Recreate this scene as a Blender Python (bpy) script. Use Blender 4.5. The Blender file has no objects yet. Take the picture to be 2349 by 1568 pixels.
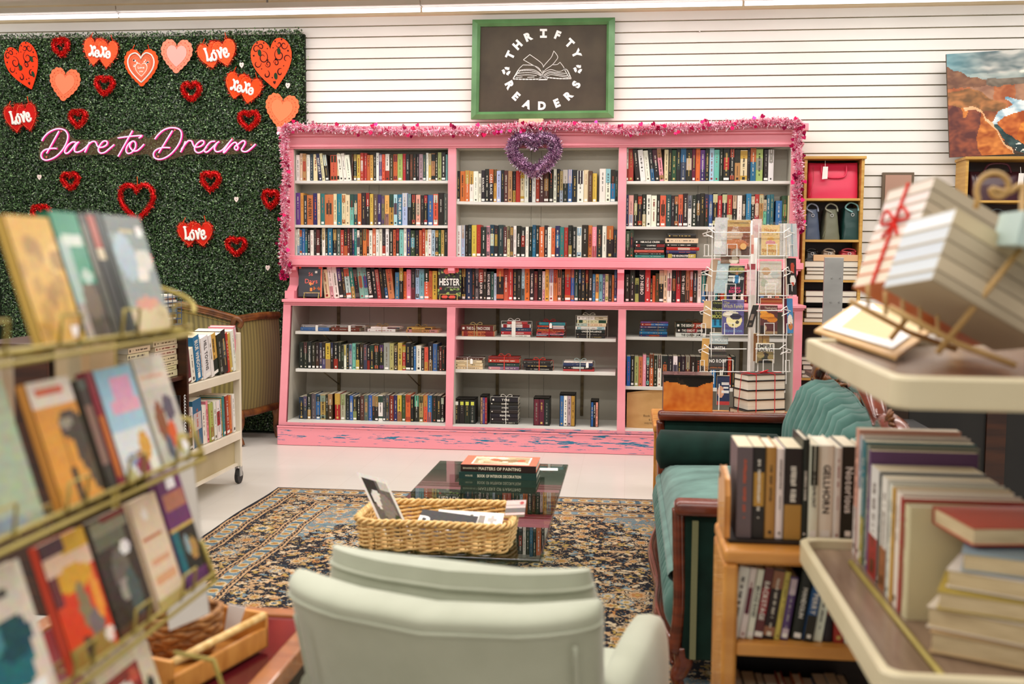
import bpy, math, random
import numpy as np
from mathutils import Vector, Matrix, noise
random.seed(7)
SC = bpy.context.scene
COL = SC.collection
PI = math.pi
# ------------------------------------------------------------------ camera
FPX, CX, CY, CAMH = 2360.0, 1174.5, 784.0, 1.45
_yaw, _pit, _rol = math.radians(6.4), math.radians(4.45), math.radians(-0.46)
_f = Vector((-math.sin(_yaw)*math.cos(_pit), math.cos(_yaw)*math.cos(_pit), -math.sin(_pit)))
_r0 = Vector((math.cos(_yaw), math.sin(_yaw), 0)); _u0 = _r0.cross(_f)
_r = _r0*math.cos(_rol) - _u0*math.sin(_rol); _u = _r0*math.sin(_rol) + _u0*math.cos(_rol)
cam = bpy.data.cameras.new('camera'); camo = bpy.data.objects.new('camera', cam); COL.objects.link(camo)
cam.sensor_width = 36.0; cam.sensor_fit = 'HORIZONTAL'; cam.lens = FPX*36.0/2349.0
cam.clip_start = 0.05; cam.clip_end = 100
cam.dof.use_dof = True; cam.dof.focus_distance = 7.4; cam.dof.aperture_fstop = 3.0
_m = Matrix((_r, _u, -_f)).transposed().to_4x4(); _m.translation = Vector((0, 0, CAMH)); camo.matrix_world = _m
SC.camera = camo
# ------------------------------------------------------------------ light and exposure
SC.view_settings.view_transform = 'Standard'; SC.view_settings.look = 'None'
SC.view_settings.gamma = 1.0; SC.view_settings.use_curve_mapping = False
SC.view_settings.exposure = 0.08
wd = bpy.data.worlds.new('world'); SC.world = wd; wd.use_nodes = True
wd.node_tree.nodes['Background'].inputs[0].default_value = (1.0, 0.955, 0.91, 1)
wd.node_tree.nodes['Background'].inputs[1].default_value = 0.40
def lamp(name, x, y, z, sx, sy, power, col=(1.0, 0.965, 0.925)):
    l = bpy.data.lights.new(name, 'AREA'); l.shape = 'RECTANGLE'; l.size = sx; l.size_y = sy
    l.energy = power; l.color = col
    o = bpy.data.objects.new(name, l); o.location = (x, y, z); COL.objects.link(o); return o
for i, (ly, pw) in enumerate([(7.1, 106), (5.2, 126), (3.2, 122), (1.2, 98), (-1.0, 48)]):
    lamp('ceiling_tube_light', -0.9, ly, 3.36, 9.0, 0.28, pw)
# ------------------------------------------------------------------ pixel -> place helpers
def ray(px, py):
    return _f + _r*((px-CX)/FPX) - _u*((py-CY)/FPX)
def aY(px, py, Y):
    d = ray(px, py); t = Y/d.y; return Vector((d.x*t, Y, CAMH+d.z*t))
def aZ(px, py, Z):
    d = ray(px, py); t = (Z-CAMH)/d.z; return Vector((d.x*t, d.y*t, Z))
def aX(px, py, X):
    d = ray(px, py); t = X/d.x; return Vector((X, d.y*t, CAMH+d.z*t))
# ------------------------------------------------------------------ colours
def lin(c):
    if isinstance(c, str):
        c = c.lstrip('#'); c = tuple(int(c[i:i+2], 16)/255 for i in (0, 2, 4))
    return tuple((x/12.92 if x <= 0.04045 else ((x+0.055)/1.055)**2.4) for x in c[:3])
PAL = dict(k='24221f', g='57534e', G='9a958c', w='e2ddd3', c='d9c69f', r='aa3029', R='702224', o='c46238', y='cba24a',
           Y='b08a3a', n='2c4437', l='9aa860', t='276c76', T='74aea4', b='2f6596', B='a4c0d0', v='2a3450', p='5f4476',
           P='de8f92', m='5e2430', s='ae8055', u='4d3526')
CNAME = dict(k='black', g='dark grey', G='grey', w='white', c='cream', r='red', R='dark red', o='orange', y='yellow', Y='ochre',
             n='dark green', l='lime green', t='teal', T='turquoise', b='blue', B='pale blue', v='navy blue', p='purple', P='pink',
             m='maroon', s='tan', u='dark brown')
# ------------------------------------------------------------------ materials
MATS = {}
def newmat(name):
    m = bpy.data.materials.new(name); m.use_nodes = True
    return m, m.node_tree, m.node_tree.nodes['Principled BSDF']
def attr_mat(name, rough=0.5, metal=0.0, spec=0.5, sheen=0.0, coat=0.0, bump=0.0, bscale=60):
    m, nt, b = newmat(name)
    a = nt.nodes.new('ShaderNodeAttribute'); a.attribute_name = 'Col'
    nt.links.new(a.outputs['Color'], b.inputs['Base Color'])
    b.inputs['Roughness'].default_value = rough; b.inputs['Metallic'].default_value = metal
    b.inputs['Specular IOR Level'].default_value = spec; b.inputs['Sheen Weight'].default_value = sheen
    b.inputs['Coat Weight'].default_value = coat
    if bump:
        n = nt.nodes.new('ShaderNodeTexNoise'); n.inputs['Scale'].default_value = bscale; n.inputs['Detail'].default_value = 4
        tc = nt.nodes.new('ShaderNodeTexCoord'); nt.links.new(tc.outputs['Object'], n.inputs['Vector'])
        bp = nt.nodes.new('ShaderNodeBump'); bp.inputs['Strength'].default_value = bump; bp.inputs['Distance'].default_value = 0.01
        nt.links.new(n.outputs['Fac'], bp.inputs['Height']); nt.links.new(bp.outputs['Normal'], b.inputs['Normal'])
    MATS[name] = m; return m
def noise_mat(name, c1, c2, scale=(8, 8, 8), rough=0.5, detail=5, bump=0.0, sheen=0.0, metal=0.0, lo=0.35, hi=0.65, coat=0.0, spec=0.5):
    m, nt, b = newmat(name)
    tc = nt.nodes.new('ShaderNodeTexCoord'); mp = nt.nodes.new('ShaderNodeMapping'); mp.inputs['Scale'].default_value = scale
    n = nt.nodes.new('ShaderNodeTexNoise'); n.inputs['Scale'].default_value = 1.0; n.inputs['Detail'].default_value = detail
    cr = nt.nodes.new('ShaderNodeValToRGB'); cr.color_ramp.elements[0].position = lo; cr.color_ramp.elements[1].position = hi
    cr.color_ramp.elements[0].color = (*lin(c1), 1); cr.color_ramp.elements[1].color = (*lin(c2), 1)
    nt.links.new(tc.outputs['Object'], mp.inputs['Vector']); nt.links.new(mp.outputs['Vector'], n.inputs['Vector'])
    nt.links.new(n.outputs['Fac'], cr.inputs['Fac']); nt.links.new(cr.outputs['Color'], b.inputs['Base Color'])
    b.inputs['Roughness'].default_value = rough; b.inputs['Sheen Weight'].default_value = sheen
    b.inputs['Metallic'].default_value = metal; b.inputs['Coat Weight'].default_value = coat; b.inputs['Specular IOR Level'].default_value = spec
    if bump:
        bp = nt.nodes.new('ShaderNodeBump'); bp.inputs['Strength'].default_value = bump; bp.inputs['Distance'].default_value = 0.01
        nt.links.new(n.outputs['Fac'], bp.inputs['Height']); nt.links.new(bp.outputs['Normal'], b.inputs['Normal'])
    MATS[name] = m; return m
attr_mat('printed', 0.42, coat=0.0, spec=0.35)
attr_mat('matte', 0.8, spec=0.2)
attr_mat('gloss', 0.22, spec=0.5)
attr_mat('leaf', 0.30, spec=0.6)
attr_mat('tinsel', 0.26, metal=0.75)
attr_mat('felt', 0.9, spec=0.1, bump=0.25, bscale=300)
attr_mat('rug', 0.95, spec=0.05, sheen=0.1, bump=0.35, bscale=250)
attr_mat('canvas', 0.6, spec=0.3)
noise_mat('pages', 'c9b48c', 'dcc8a0', (20, 20, 420), 0.8, 2)
noise_mat('pages_w', 'ddd4c2', 'e9e2d2', (3, 3, 420), 0.8, 2)
noise_mat('wall_paint', 'e6e1da', 'efebe5', (1.2, 1.2, 2), 0.55, 3)
noise_mat('soffit_paint', 'cdb994', 'd8c5a2', (2, 2, 2), 0.6, 3)
noise_mat('groove', '7d7458', '948a6c', (3, 3, 3), 0.8, 3)
noise_mat('ceiling_paint', 'd9d2c4', 'e4ddd0', (2, 2, 2), 0.7, 3)
noise_mat('pink_paint', 'ea8f9b', 'f09aa6', (2.5, 2.5, 5), 0.42, 4)
noise_mat('grey_paint', 'b5b0a2', 'c1bcb0', (2.5, 2.5, 3), 0.5, 4)
noise_mat('shelf_paint', 'cdcbc4', 'dcd9d2', (3, 3, 3), 0.45, 3)
noise_mat('green_frame', '4c7a48', '5f8f5a', (6, 6, 6), 0.38, 3)
noise_mat('chalkboard', '3e362b', '4a4133', (5, 5, 5), 0.8, 6)
noise_mat('oak', 'b98a3d', 'cda254', (3, 3, 40), 0.45, 4)
noise_mat('oak_h', 'b98a3d', 'cda254', (3, 40, 40), 0.45, 4)
noise_mat('light_oak', 'bd7a30', 'd9994a', (4, 30, 12), 0.38, 5, coat=0.2)
noise_mat('mahogany', '4a1a0c', '74301a', (5, 5, 25), 0.22, 5, coat=0.5)
noise_mat('walnut', '2a1309', '43210d', (4, 4, 30), 0.35, 5)
noise_mat('carved_wood', '4c2911', '7c4a20', (14, 14, 14), 0.35, 5, bump=0.5)
noise_mat('dark_wood', '150d08', '2a1a10', (4, 4, 20), 0.45, 4)
noise_mat('black_lacquer', '0c0a09', '161310', (4, 4, 4), 0.5, 3)
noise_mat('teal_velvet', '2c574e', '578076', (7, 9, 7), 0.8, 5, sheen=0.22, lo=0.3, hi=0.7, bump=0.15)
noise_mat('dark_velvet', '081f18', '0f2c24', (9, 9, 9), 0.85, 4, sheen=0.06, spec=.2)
noise_mat('sage', 'a4a893', 'b3b7a3', (5, 5, 5), 0.7, 5, sheen=0.35, bump=0.06)
noise_mat('wicker', 'd0a35c', 'ecc98a', (50, 50, 50), 0.5, 4)
noise_mat('rattan', '7a4c22', 'a8733a', (60, 60, 90), 0.6, 5, bump=0.6)
noise_mat('gold_wire', '9c8a3e', 'b7a557', (10, 10, 10), 0.4, 3, metal=0.25)
noise_mat('white_wire', 'e9e5df', 'f4f1ec', (10, 10, 10), 0.35, 2)
noise_mat('blue_wire', '35506e', '4a6788', (10, 10, 10), 0.4, 2, metal=0.3)
noise_mat('black_wire', '161514', '222120', (10, 10, 10), 0.4, 2)
noise_mat('beige_metal', 'ccbf9d', 'd8ccac', (3, 3, 3), 0.4, 3)
noise_mat('cart_cream', 'd8ccb6', 'e2d8c4', (3, 3, 3), 0.45, 3)
noise_mat('laminate', '77604f', '8d7562', (30, 4, 4), 0.22, 5)
noise_mat('steel', '9b9b98', 'acaca9', (3, 3, 8), 0.35, 3, metal=0.35)
noise_mat('brass', '5a4e34', '746546', (8, 8, 30), 0.45, 3, metal=0.4)
noise_mat('rubber', '171616', '232222', (8, 8, 8), 0.6, 2)
noise_mat('kraft', 'b98d55', 'c99f68', (5, 5, 5), 0.8, 5, bump=0.4)
noise_mat('leather_pink', 'd8274c', 'e63a5c', (9, 9, 9), 0.33, 4, bump=0.12)
noise_mat('leather_any', '30333a', '3c4048', (9, 9, 9), 0.4, 4)
def floor_mat():
    m, nt, b = newmat('vinyl_floor')
    tc = nt.nodes.new('ShaderNodeTexCoord')
    n = nt.nodes.new('ShaderNodeTexNoise'); n.inputs['Scale'].default_value = 1.6; n.inputs['Detail'].default_value = 8
    cr = nt.nodes.new('ShaderNodeValToRGB'); cr.color_ramp.elements[0].color = (*lin('cbc5bc'), 1); cr.color_ramp.elements[1].color = (*lin('d9d4cc'), 1)
    br = nt.nodes.new('ShaderNodeTexBrick'); br.inputs['Scale'].default_value = 1; br.offset = 0.0
    br.inputs['Brick Width'].default_value = 0.305; br.inputs['Row Height'].default_value = 0.305; br.inputs['Mortar Size'].default_value = 0.0012
    br.inputs['Color1'].default_value = (1, 1, 1, 1); br.inputs['Color2'].default_value = (.975, .975, .97, 1); br.inputs['Mortar'].default_value = (.86, .84, .80, 1)
    mx = nt.nodes.new('ShaderNodeMix'); mx.data_type = 'RGBA'; mx.blend_type = 'MULTIPLY'; mx.inputs[0].default_value = 1
    nt.links.new(tc.outputs['Object'], n.inputs['Vector']); nt.links.new(tc.outputs['Object'], br.inputs['Vector'])
    nt.links.new(n.outputs['Fac'], cr.inputs['Fac']); nt.links.new(cr.outputs['Color'], mx.inputs[6]); nt.links.new(br.outputs['Color'], mx.inputs[7])
    nt.links.new(mx.outputs[2], b.inputs['Base Color']); b.inputs['Roughness'].default_value = 0.3
    MATS['vinyl_floor'] = m
floor_mat()
def chipped_mat():
    m, nt, b = newmat('chipped_pink')
    tc = nt.nodes.new('ShaderNodeTexCoord'); mp = nt.nodes.new('ShaderNodeMapping'); mp.inputs['Scale'].default_value = (8, 8, 95)
    n = nt.nodes.new('ShaderNodeTexNoise'); n.inputs['Scale'].default_value = 1; n.inputs['Detail'].default_value = 7; n.inputs['Roughness'].default_value = 0.62
    sx = nt.nodes.new('ShaderNodeSeparateXYZ'); nt.links.new(tc.outputs['Object'], sx.inputs[0])
    # wear band along the upper part of the plinth
    zr = nt.nodes.new('ShaderNodeMapRange'); zr.inputs[1].default_value = 0.0; zr.inputs[2].default_value = 0.105; nt.links.new(sx.outputs['Z'], zr.inputs[0])
    zc = nt.nodes.new('ShaderNodeValToRGB')
    e = zc.color_ramp.elements; e[0].position = 0.25; e[0].color = (0, 0, 0, 1); e[1].position = 0.75; e[1].color = (1, 1, 1, 1)
    q = e.new(1.0); q.color = (0.35, .35, .35, 1)
    nt.links.new(zr.outputs[0], zc.inputs['Fac'])
    xr = nt.nodes.new('ShaderNodeMapRange'); xr.inputs[1].default_value = -2.7; xr.inputs[2].default_value = 0.2; xr.inputs[3].default_value = 0.0; xr.inputs[4].default_value = 0.06
    nt.links.new(sx.outputs['X'], xr.inputs[0])
    n2 = nt.nodes.new('ShaderNodeTexNoise'); n2.inputs['Scale'].default_value = 2.3; n2.inputs['Detail'].default_value = 2; nt.links.new(tc.outputs['Object'], n2.inputs['Vector'])
    ml = nt.nodes.new('ShaderNodeMath'); ml.operation = 'MULTIPLY_ADD'; ml.inputs[1].default_value = 0.13
    nt.links.new(zc.outputs['Color'], ml.inputs[0]); nt.links.new(n.outputs['Fac'], ml.inputs[2])
    ad = nt.nodes.new('ShaderNodeMath'); ad.operation = 'ADD'; nt.links.new(ml.outputs[0], ad.inputs[0]); nt.links.new(xr.outputs[0], ad.inputs[1])
    a2 = nt.nodes.new('ShaderNodeMath'); a2.operation = 'MULTIPLY_ADD'; a2.inputs[1].default_value = 0.12
    nt.links.new(n2.outputs['Fac'], a2.inputs[0]); nt.links.new(ad.outputs[0], a2.inputs[2])
    cr = nt.nodes.new('ShaderNodeValToRGB'); cr.color_ramp.interpolation = 'CONSTANT'
    e = cr.color_ramp.elements; e[0].position = 0; e[0].color = (*lin('ee94a0'), 1); e[1].position = 0.756; e[1].color = (*lin('1f7394'), 1)
    nt.links.new(mp.outputs['Vector'], n.inputs['Vector']); nt.links.new(tc.outputs['Object'], mp.inputs['Vector'])
    nt.links.new(a2.outputs[0], cr.inputs['Fac']); nt.links.new(cr.outputs['Color'], b.inputs['Base Color'])
    b.inputs['Roughness'].default_value = 0.45; MATS['chipped_pink'] = m
nt = None
mp = None
chipped_mat()
def stripe_mat():
    m, nt, b = newmat('olive_stripe')
    tc = nt.nodes.new('ShaderNodeTexCoord'); w = nt.nodes.new('ShaderNodeTexWave'); w.wave_type = 'BANDS'; w.bands_direction = 'DIAGONAL'
    w.inputs['Scale'].default_value = 9; w.inputs['Distortion'].default_value = 0.2
    mp = nt.nodes.new('ShaderNodeMapping'); mp.inputs['Scale'].default_value = (1.6, 1.6, 0.0)
    cr = nt.nodes.new('ShaderNodeValToRGB'); cr.color_ramp.elements[0].position = 0.35; cr.color_ramp.elements[1].position = 0.65
    cr.color_ramp.elements[0].color = (*lin('5f5322'), 1); cr.color_ramp.elements[1].color = (*lin('796b32'), 1)
    nt.links.new(tc.outputs['Object'], mp.inputs['Vector']); nt.links.new(mp.outputs['Vector'], w.inputs['Vector'])
    nt.links.new(w.outputs['Fac'], cr.inputs['Fac']); nt.links.new(cr.outputs['Color'], b.inputs['Base Color']); b.inputs['Roughness'].default_value = 0.5
    b.inputs['Sheen Weight'].default_value = 0.3
    MATS['olive_stripe'] = m
stripe_mat()
def clear_mat(name, col, rough=0.0, ior=1.45, alpha=None):
    m, nt, b = newmat(name)
    b.inputs['Base Color'].default_value = (*lin(col), 1); b.inputs['Roughness'].default_value = rough
    b.inputs['IOR'].default_value = ior
    if alpha is None: b.inputs['Transmission Weight'].default_value = 1.0
    else: b.inputs['Alpha'].default_value = alpha
    MATS[name] = m
def thin_mat(name, tint, ior, rough=0.0, bump=0.0, bscale=30):
    m, nt, b = newmat(name); nt.nodes.remove(b); out = [n for n in nt.nodes if n.type == 'OUTPUT_MATERIAL'][0]
    tr = nt.nodes.new('ShaderNodeBsdfTransparent'); tr.inputs[0].default_value = (*lin(tint), 1)
    gl = nt.nodes.new('ShaderNodeBsdfGlossy'); gl.inputs['Roughness'].default_value = rough
    fr = nt.nodes.new('ShaderNodeFresnel'); geo = nt.nodes.new('ShaderNodeNewGeometry'); mr = nt.nodes.new('ShaderNodeMapRange'); mr.inputs[3].default_value = ior; mr.inputs[4].default_value = 1/ior; nt.links.new(geo.outputs['Backfacing'], mr.inputs[0]); nt.links.new(mr.outputs[0], fr.inputs['IOR']); mx = nt.nodes.new('ShaderNodeMixShader')
    if bump:
        tc = nt.nodes.new('ShaderNodeTexCoord'); n = nt.nodes.new('ShaderNodeTexNoise'); n.inputs['Scale'].default_value = bscale; n.inputs['Detail'].default_value = 3; n.inputs['Distortion'].default_value = 1.5
        bp = nt.nodes.new('ShaderNodeBump'); bp.inputs['Strength'].default_value = bump; bp.inputs['Distance'].default_value = 0.01
        nt.links.new(tc.outputs['Object'], n.inputs['Vector']); nt.links.new(n.outputs['Fac'], bp.inputs['Height'])
        nt.links.new(bp.outputs['Normal'], gl.inputs['Normal']); nt.links.new(bp.outputs['Normal'], fr.inputs['Normal'])
    nt.links.new(fr.outputs[0], mx.inputs[0]); nt.links.new(tr.outputs[0], mx.inputs[1]); nt.links.new(gl.outputs[0], mx.inputs[2]); nt.links.new(mx.outputs[0], out.inputs['Surface'])
    MATS[name] = m
thin_mat('glass', 'b4c4bc', 1.75)
clear_mat('acrylic', '8a6a50', 0.1, 1.45, 0.15)
thin_mat('plastic_wrap', 'f6f4f2', 1.6, 0.12, 0.9, 26)
clear_mat('red_glass', '5a1420', 0.06, 1.5, 1.0)
def emit_mat(name, col, strength, base='ffffff'):
    m, nt, b = newmat(name); b.inputs['Base Color'].default_value = (*lin(base), 1)
    b.inputs['Emission Color'].default_value = (*lin(col), 1); b.inputs['Emission Strength'].default_value = strength; MATS[name] = m
emit_mat('neon_pink', 'ffd0ec', 1.15, '402030')
emit_mat('neon_jacket', 'e01c84', 0.55, 'c21c74')
emit_mat('tube_lamp', 'eef2ff', 1.6)
# ------------------------------------------------------------------ mesh builder
class MB:
    def __init__(s, M=None):
        s.v = []; s.f = []; s.c = []; s.M = M
    def add(s, pts):
        b = len(s.v)
        if s.M is not None: s.v += [tuple(s.M @ Vector(p)) for p in pts]
        else: s.v += [tuple(p) for p in pts]
        return b
    def poly(s, pts, col='ffffff'):
        b = s.add(pts); s.f.append(tuple(range(b, b+len(pts)))); s.c.append(col)
    def box(s, x0, x1, y0, y1, z0, z1, col='ffffff', cols=None):
        b = s.add([(x0, y0, z0), (x1, y0, z0), (x1, y1, z0), (x0, y1, z0), (x0, y0, z1), (x1, y0, z1), (x1, y1, z1), (x0, y1, z1)])
        F = [(0, 3, 2, 1), (4, 5, 6, 7), (0, 1, 5, 4), (1, 2, 6, 5), (2, 3, 7, 6), (3, 0, 4, 7)]
        for i, q in enumerate(F):
            s.f.append(tuple(b+k for k in q)); s.c.append(cols[i] if cols else col)
    def fbox(s, O, ex, ey, ez, col='ffffff', cols=None):
        """box from corner O along three edge vectors; faces: bottom top front right back left"""
        O = Vector(O); ex = Vector(ex); ey = Vector(ey); ez = Vector(ez)
        P = [O, O+ex, O+ex+ey, O+ey, O+ez, O+ex+ez, O+ex+ey+ez, O+ey+ez]
        b = s.add(P); F = [(0, 3, 2, 1), (4, 5, 6, 7), (0, 1, 5, 4), (1, 2, 6, 5), (2, 3, 7, 6), (3, 0, 4, 7)]
        for i, q in enumerate(F):
            s.f.append(tuple(b+k for k in q)); s.c.append(cols[i] if cols else col)
    def rbox(s, x0, x1, y0, y1, z0, z1, r, col='ffffff', n=3):
        """rounded box"""
        def ax(a, b):
            L = [a+r-r*math.cos(k*PI/2/n) for k in range(n+1)]; H = [b-r+r*math.sin(k*PI/2/n) for k in range(n+1)]
            return L+H
        N = 2*(n+1)
        def sph(p):
            q = []
            for (v, a, b) in ((p[0], x0, x1), (p[1], y0, y1), (p[2], z0, z1)): q.append(min(max(v, a+r), b-r))
            q = Vector(q); d = Vector(p)-q
            return q+d.normalized()*r if d.length > 1e-9 else q
        X = [x0+(x1-x0)*t for t in s._rt(N, r/(x1-x0))]; Y = [y0+(y1-y0)*t for t in s._rt(N, r/(y1-y0))]; Z = [z0+(z1-z0)*t for t in s._rt(N, r/(z1-z0))]
        for (A, B, mk) in ((X, Y, lambda a, b: (a, b, z0)), (X, Y, lambda a, b: (a, b, z1)), (X, Z, lambda a, b: (a, y0, b)),
                           (X, Z, lambda a, b: (a, y1, b)), (Y, Z, lambda a, b: (x0, a, b)), (Y, Z, lambda a, b: (x1, a, b))):
            b0 = s.add([sph(mk(a, b)) for a in A for b in B])
            for i in range(len(A)-1):
                for j in range(len(B)-1):
                    k = b0+i*len(B)+j; s.f.append((k, k+1, k+len(B)+1, k+len(B))); s.c.append(col)
    @staticmethod
    def _rt(N, q):
        h = N//2; q = min(q, .5)
        return [q*k/(h-1) for k in range(h)]+[1-q+q*k/(h-1) for k in range(h)]
    def tube(s, pts, r, col='ffffff', n=6, closed=False, cap=True):
        P = [Vector(p) for p in pts]; m = len(P)
        R = r if isinstance(r, (list, tuple)) else [r]*m
        rings = []; up = None
        for i in range(m):
            a = P[i-1] if (i > 0 or closed) else P[i]; b = P[(i+1) % m] if (i < m-1 or closed) else P[i]
            t = (b-a); t = t.normalized() if t.length > 1e-9 else Vector((0, 0, 1))
            if up is None:
                up = t.cross(Vector((0, 0, 1)))
                if up.length < 1e-3: up = t.cross(Vector((1, 0, 0)))
                up.normalize()
            else:
                up = up-t*up.dot(t)
                up = up.normalized() if up.length > 1e-6 else t.orthogonal().normalized()
            w = t.cross(up)
            rings.append(s.add([P[i]+(up*math.cos(2*PI*k/n)+w*math.sin(2*PI*k/n))*R[i] for k in range(n)]))
        for i in range(m if closed else m-1):
            a, b = rings[i], rings[(i+1) % m]
            for k in range(n):
                s.f.append((a+k, a+(k+1) % n, b+(k+1) % n, b+k)); s.c.append(col)
        if cap and not closed:
            s.f.append(tuple(rings[0]+k for k in reversed(range(n)))); s.c.append(col)
            s.f.append(tuple(rings[-1]+k for k in range(n))); s.c.append(col)
    def lathe(s, prof, cx, cy, col='ffffff', n=24, sx=1, sy=1):
        rings = [s.add([(cx+r*sx*math.cos(2*PI*k/n), cy+r*sy*math.sin(2*PI*k/n), z) for k in range(n)]) for r, z in prof]
        for a, b in zip(rings, rings[1:]):
            for k in range(n): s.f.append((a+k, a+(k+1) % n, b+(k+1) % n, b+k)); s.c.append(col)
        for q in (rings[0], rings[-1]): s.f.append(tuple(q+k for k in range(n))); s.c.append(col)
    def prism(s, outline, ex, ey, O, d, col='ffffff', side=None):
        """outline [(a,b)] in plane O+a*ex+b*ey extruded along vector d"""
        O = Vector(O); ex = Vector(ex); ey = Vector(ey); d = Vector(d); n = len(outline)
        P = [O+ex*a+ey*b for a, b in outline]
        b0 = s.add(P); b1 = s.add([p+d for p in P])
        s.f.append(tuple(range(b0, b0+n))); s.c.append(col)
        s.f.append(tuple(reversed(range(b1, b1+n)))); s.c.append(col)
        for k in range(n): s.f.append((b0+k, b0+(k+1) % n, b1+(k+1) % n, b1+k)); s.c.append(side or col)
    def grid(s, fn, nu, nv, col='ffffff', colfn=None, cu=False):
        b = s.add([fn(i/nu, j/nv) for i in range(nu+(0 if cu else 1)) for j in range(nv+1)])
        W = nv+1; NU = nu if cu else nu+1
        for i in range(nu):
            for j in range(nv):
                a = b+i*W+j; c = b+((i+1) % NU if cu else i+1)*W+j
                s.f.append((a, c, c+1, a+1)); s.c.append(colfn((i+.5)/nu, (j+.5)/nv) if colfn else col)
    def text(s, txt, O, right, up, h, col='ffffff', bold=False, width=None, align='c', rise=0.0006, ex=1.0):
        """letters of cap height h in the plane (right, up) centred at O"""
        right = Vector(right).normalized(); up = Vector(up).normalized(); n = right.cross(up)
        O = Vector(O)+n*rise
        items = []; x = 0
        for ch in txt:
            if ch == ' ': x += 0.30; continue
            g = glyph(ch, bold)
            if g is None: continue
            items.append((x, g)); x += g[2]+0.09
        W = max(x-0.09, 0.01); sc = h/0.70; sx = sc*ex
        if width and W*sx > width: sx = width/W
        x0 = -W*sx/2 if align == 'c' else 0
        for gx, (vs, fs, adv) in items:
            b = s.add([O+right*(x0+(gx+vx)*sx)+up*((vy-0.35)*sc) for vx, vy in vs])
            for f in fs: s.f.append(tuple(b+k for k in f)); s.c.append(col)
    def build(s, name, mat='printed', parent=None, smooth=False, base=False, sub=0, bevel=0, kind=None, weld=False):
        me = bpy.data.meshes.new(name)
        V = np.array(s.v, dtype=float).reshape(-1, 3)
        off = Vector((0, 0, 0))
        if parent is not None:
            q = parent
            while q is not None: off += q.location; q = q.parent
        elif base:
            mn, mx = V.min(0), V.max(0); off = Vector(((mn[0]+mx[0])/2, (mn[1]+mx[1])/2, mn[2]))
        V = V-np.array(off)
        me.from_pydata(V.tolist(), [], s.f)
        ca = me.color_attributes.new('Col', 'FLOAT_COLOR', 'CORNER')
        cache = {}
        arr = np.empty((len(me.loops), 4), dtype=np.float32); k = 0
        for f, c in zip(s.f, s.c):
            if c not in cache: cache[c] = (*lin(c), 1.0)
            arr[k:k+len(f)] = cache[c]; k += len(f)
        ca.data.foreach_set('color', arr.ravel())
        me.materials.append(MATS[mat])
        if smooth: me.polygons.foreach_set('use_smooth', [True]*len(me.polygons))
        o = bpy.data.objects.new(name, me); COL.objects.link(o)
        if parent is not None: o.parent = parent
        elif base: o.location = off
        if weld:
            w = o.modifiers.new('weld', 'WELD'); w.merge_threshold = 0.0004
        if bevel:
            w = o.modifiers.new('bevel', 'BEVEL'); w.width = bevel; w.segments = 2; w.limit_method = 'ANGLE'
        if sub:
            w = o.modifiers.new('sub', 'SUBSURF'); w.levels = sub; w.render_levels = sub
        if kind: o['kind'] = kind
        return o
GL = {}
def glyph(ch, bold):
    key = (ch, bold)
    if key in GL: return GL[key]
    cu = bpy.data.curves.new('tmp', 'FONT'); cu.body = ch; cu.size = 1.0; cu.resolution_u = 3
    if bold: cu.offset = bold if isinstance(bold, float) else 0.022
    ob = bpy.data.objects.new('tmp', cu); COL.objects.link(ob)
    dg = bpy.context.evaluated_depsgraph_get(); me = bpy.data.meshes.new_from_object(ob.evaluated_get(dg))
    vs = [(v.co.x, v.co.y) for v in me.vertices]; fs = [tuple(p.vertices) for p in me.polygons]
    bpy.data.objects.remove(ob); bpy.data.curves.remove(cu); bpy.data.meshes.remove(me)
    if not vs: GL[key] = None; return None
    mn = min(v[0] for v in vs); mx = max(v[0] for v in vs)
    GL[key] = ([(x-mn, y) for x, y in vs], fs, mx-mn); return GL[key]
def tag(o, label, cat, group=None, kind=None):
    o['label'] = label; o['category'] = cat
    if group: o['group'] = group
    if kind: o['kind'] = kind
    return o
def thing(name, loc, label, cat, group=None):
    o = bpy.data.objects.new(name, None); o.empty_display_size = 0.05; o.location = loc; COL.objects.link(o)
    return tag(o, label, cat, group)
def fast_mesh(name, V, F4, C, mat, parent=None, smooth=False):
    """numpy quads: V (n,3), F4 (m,4), C (m,3) linear"""
    me = bpy.data.meshes.new(name); m = len(F4)
    me.vertices.add(len(V)); me.vertices.foreach_set('co', V.astype(np.float32).ravel())
    me.loops.add(m*4); me.loops.foreach_set('vertex_index', F4.astype(np.int32).ravel())
    me.polygons.add(m); me.polygons.foreach_set('loop_start', np.arange(0, m*4, 4, dtype=np.int32))
    me.update(calc_edges=True)
    ca = me.color_attributes.new('Col', 'FLOAT_COLOR', 'CORNER')
    A = np.ones((m, 4, 4), dtype=np.float32); A[:, :, :3] = C[:, None, :]; ca.data.foreach_set('color', A.ravel())
    me.materials.append(MATS[mat])
    if smooth: me.polygons.foreach_set('use_smooth', [True]*m)
    o = bpy.data.objects.new(name, me); COL.objects.link(o)
    if parent is not None:
        o.parent = parent; off = Vector((0, 0, 0)); q = parent
        while q is not None: off += q.location; q = q.parent
        o.location = -off
    return o
def smoothpath(P, n=6, closed=False):
    P = [Vector(p) for p in P]; out = []; m = len(P)
    rng = range(m if closed else m-1)
    for i in rng:
        p0 = P[i-1] if (i > 0 or closed) else P[i]; p1 = P[i]; p2 = P[(i+1) % m]; p3 = P[(i+2) % m] if (i+2 < m or closed) else p2
        for k in range(n):
            t = k/n
            out.append(0.5*((2*p1)+(p2-p0)*t+(2*p0-5*p1+4*p2-p3)*t*t+(3*p1-p0-3*p2+p3)*t**3))
    if not closed: out.append(P[-1])
    return out
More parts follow.
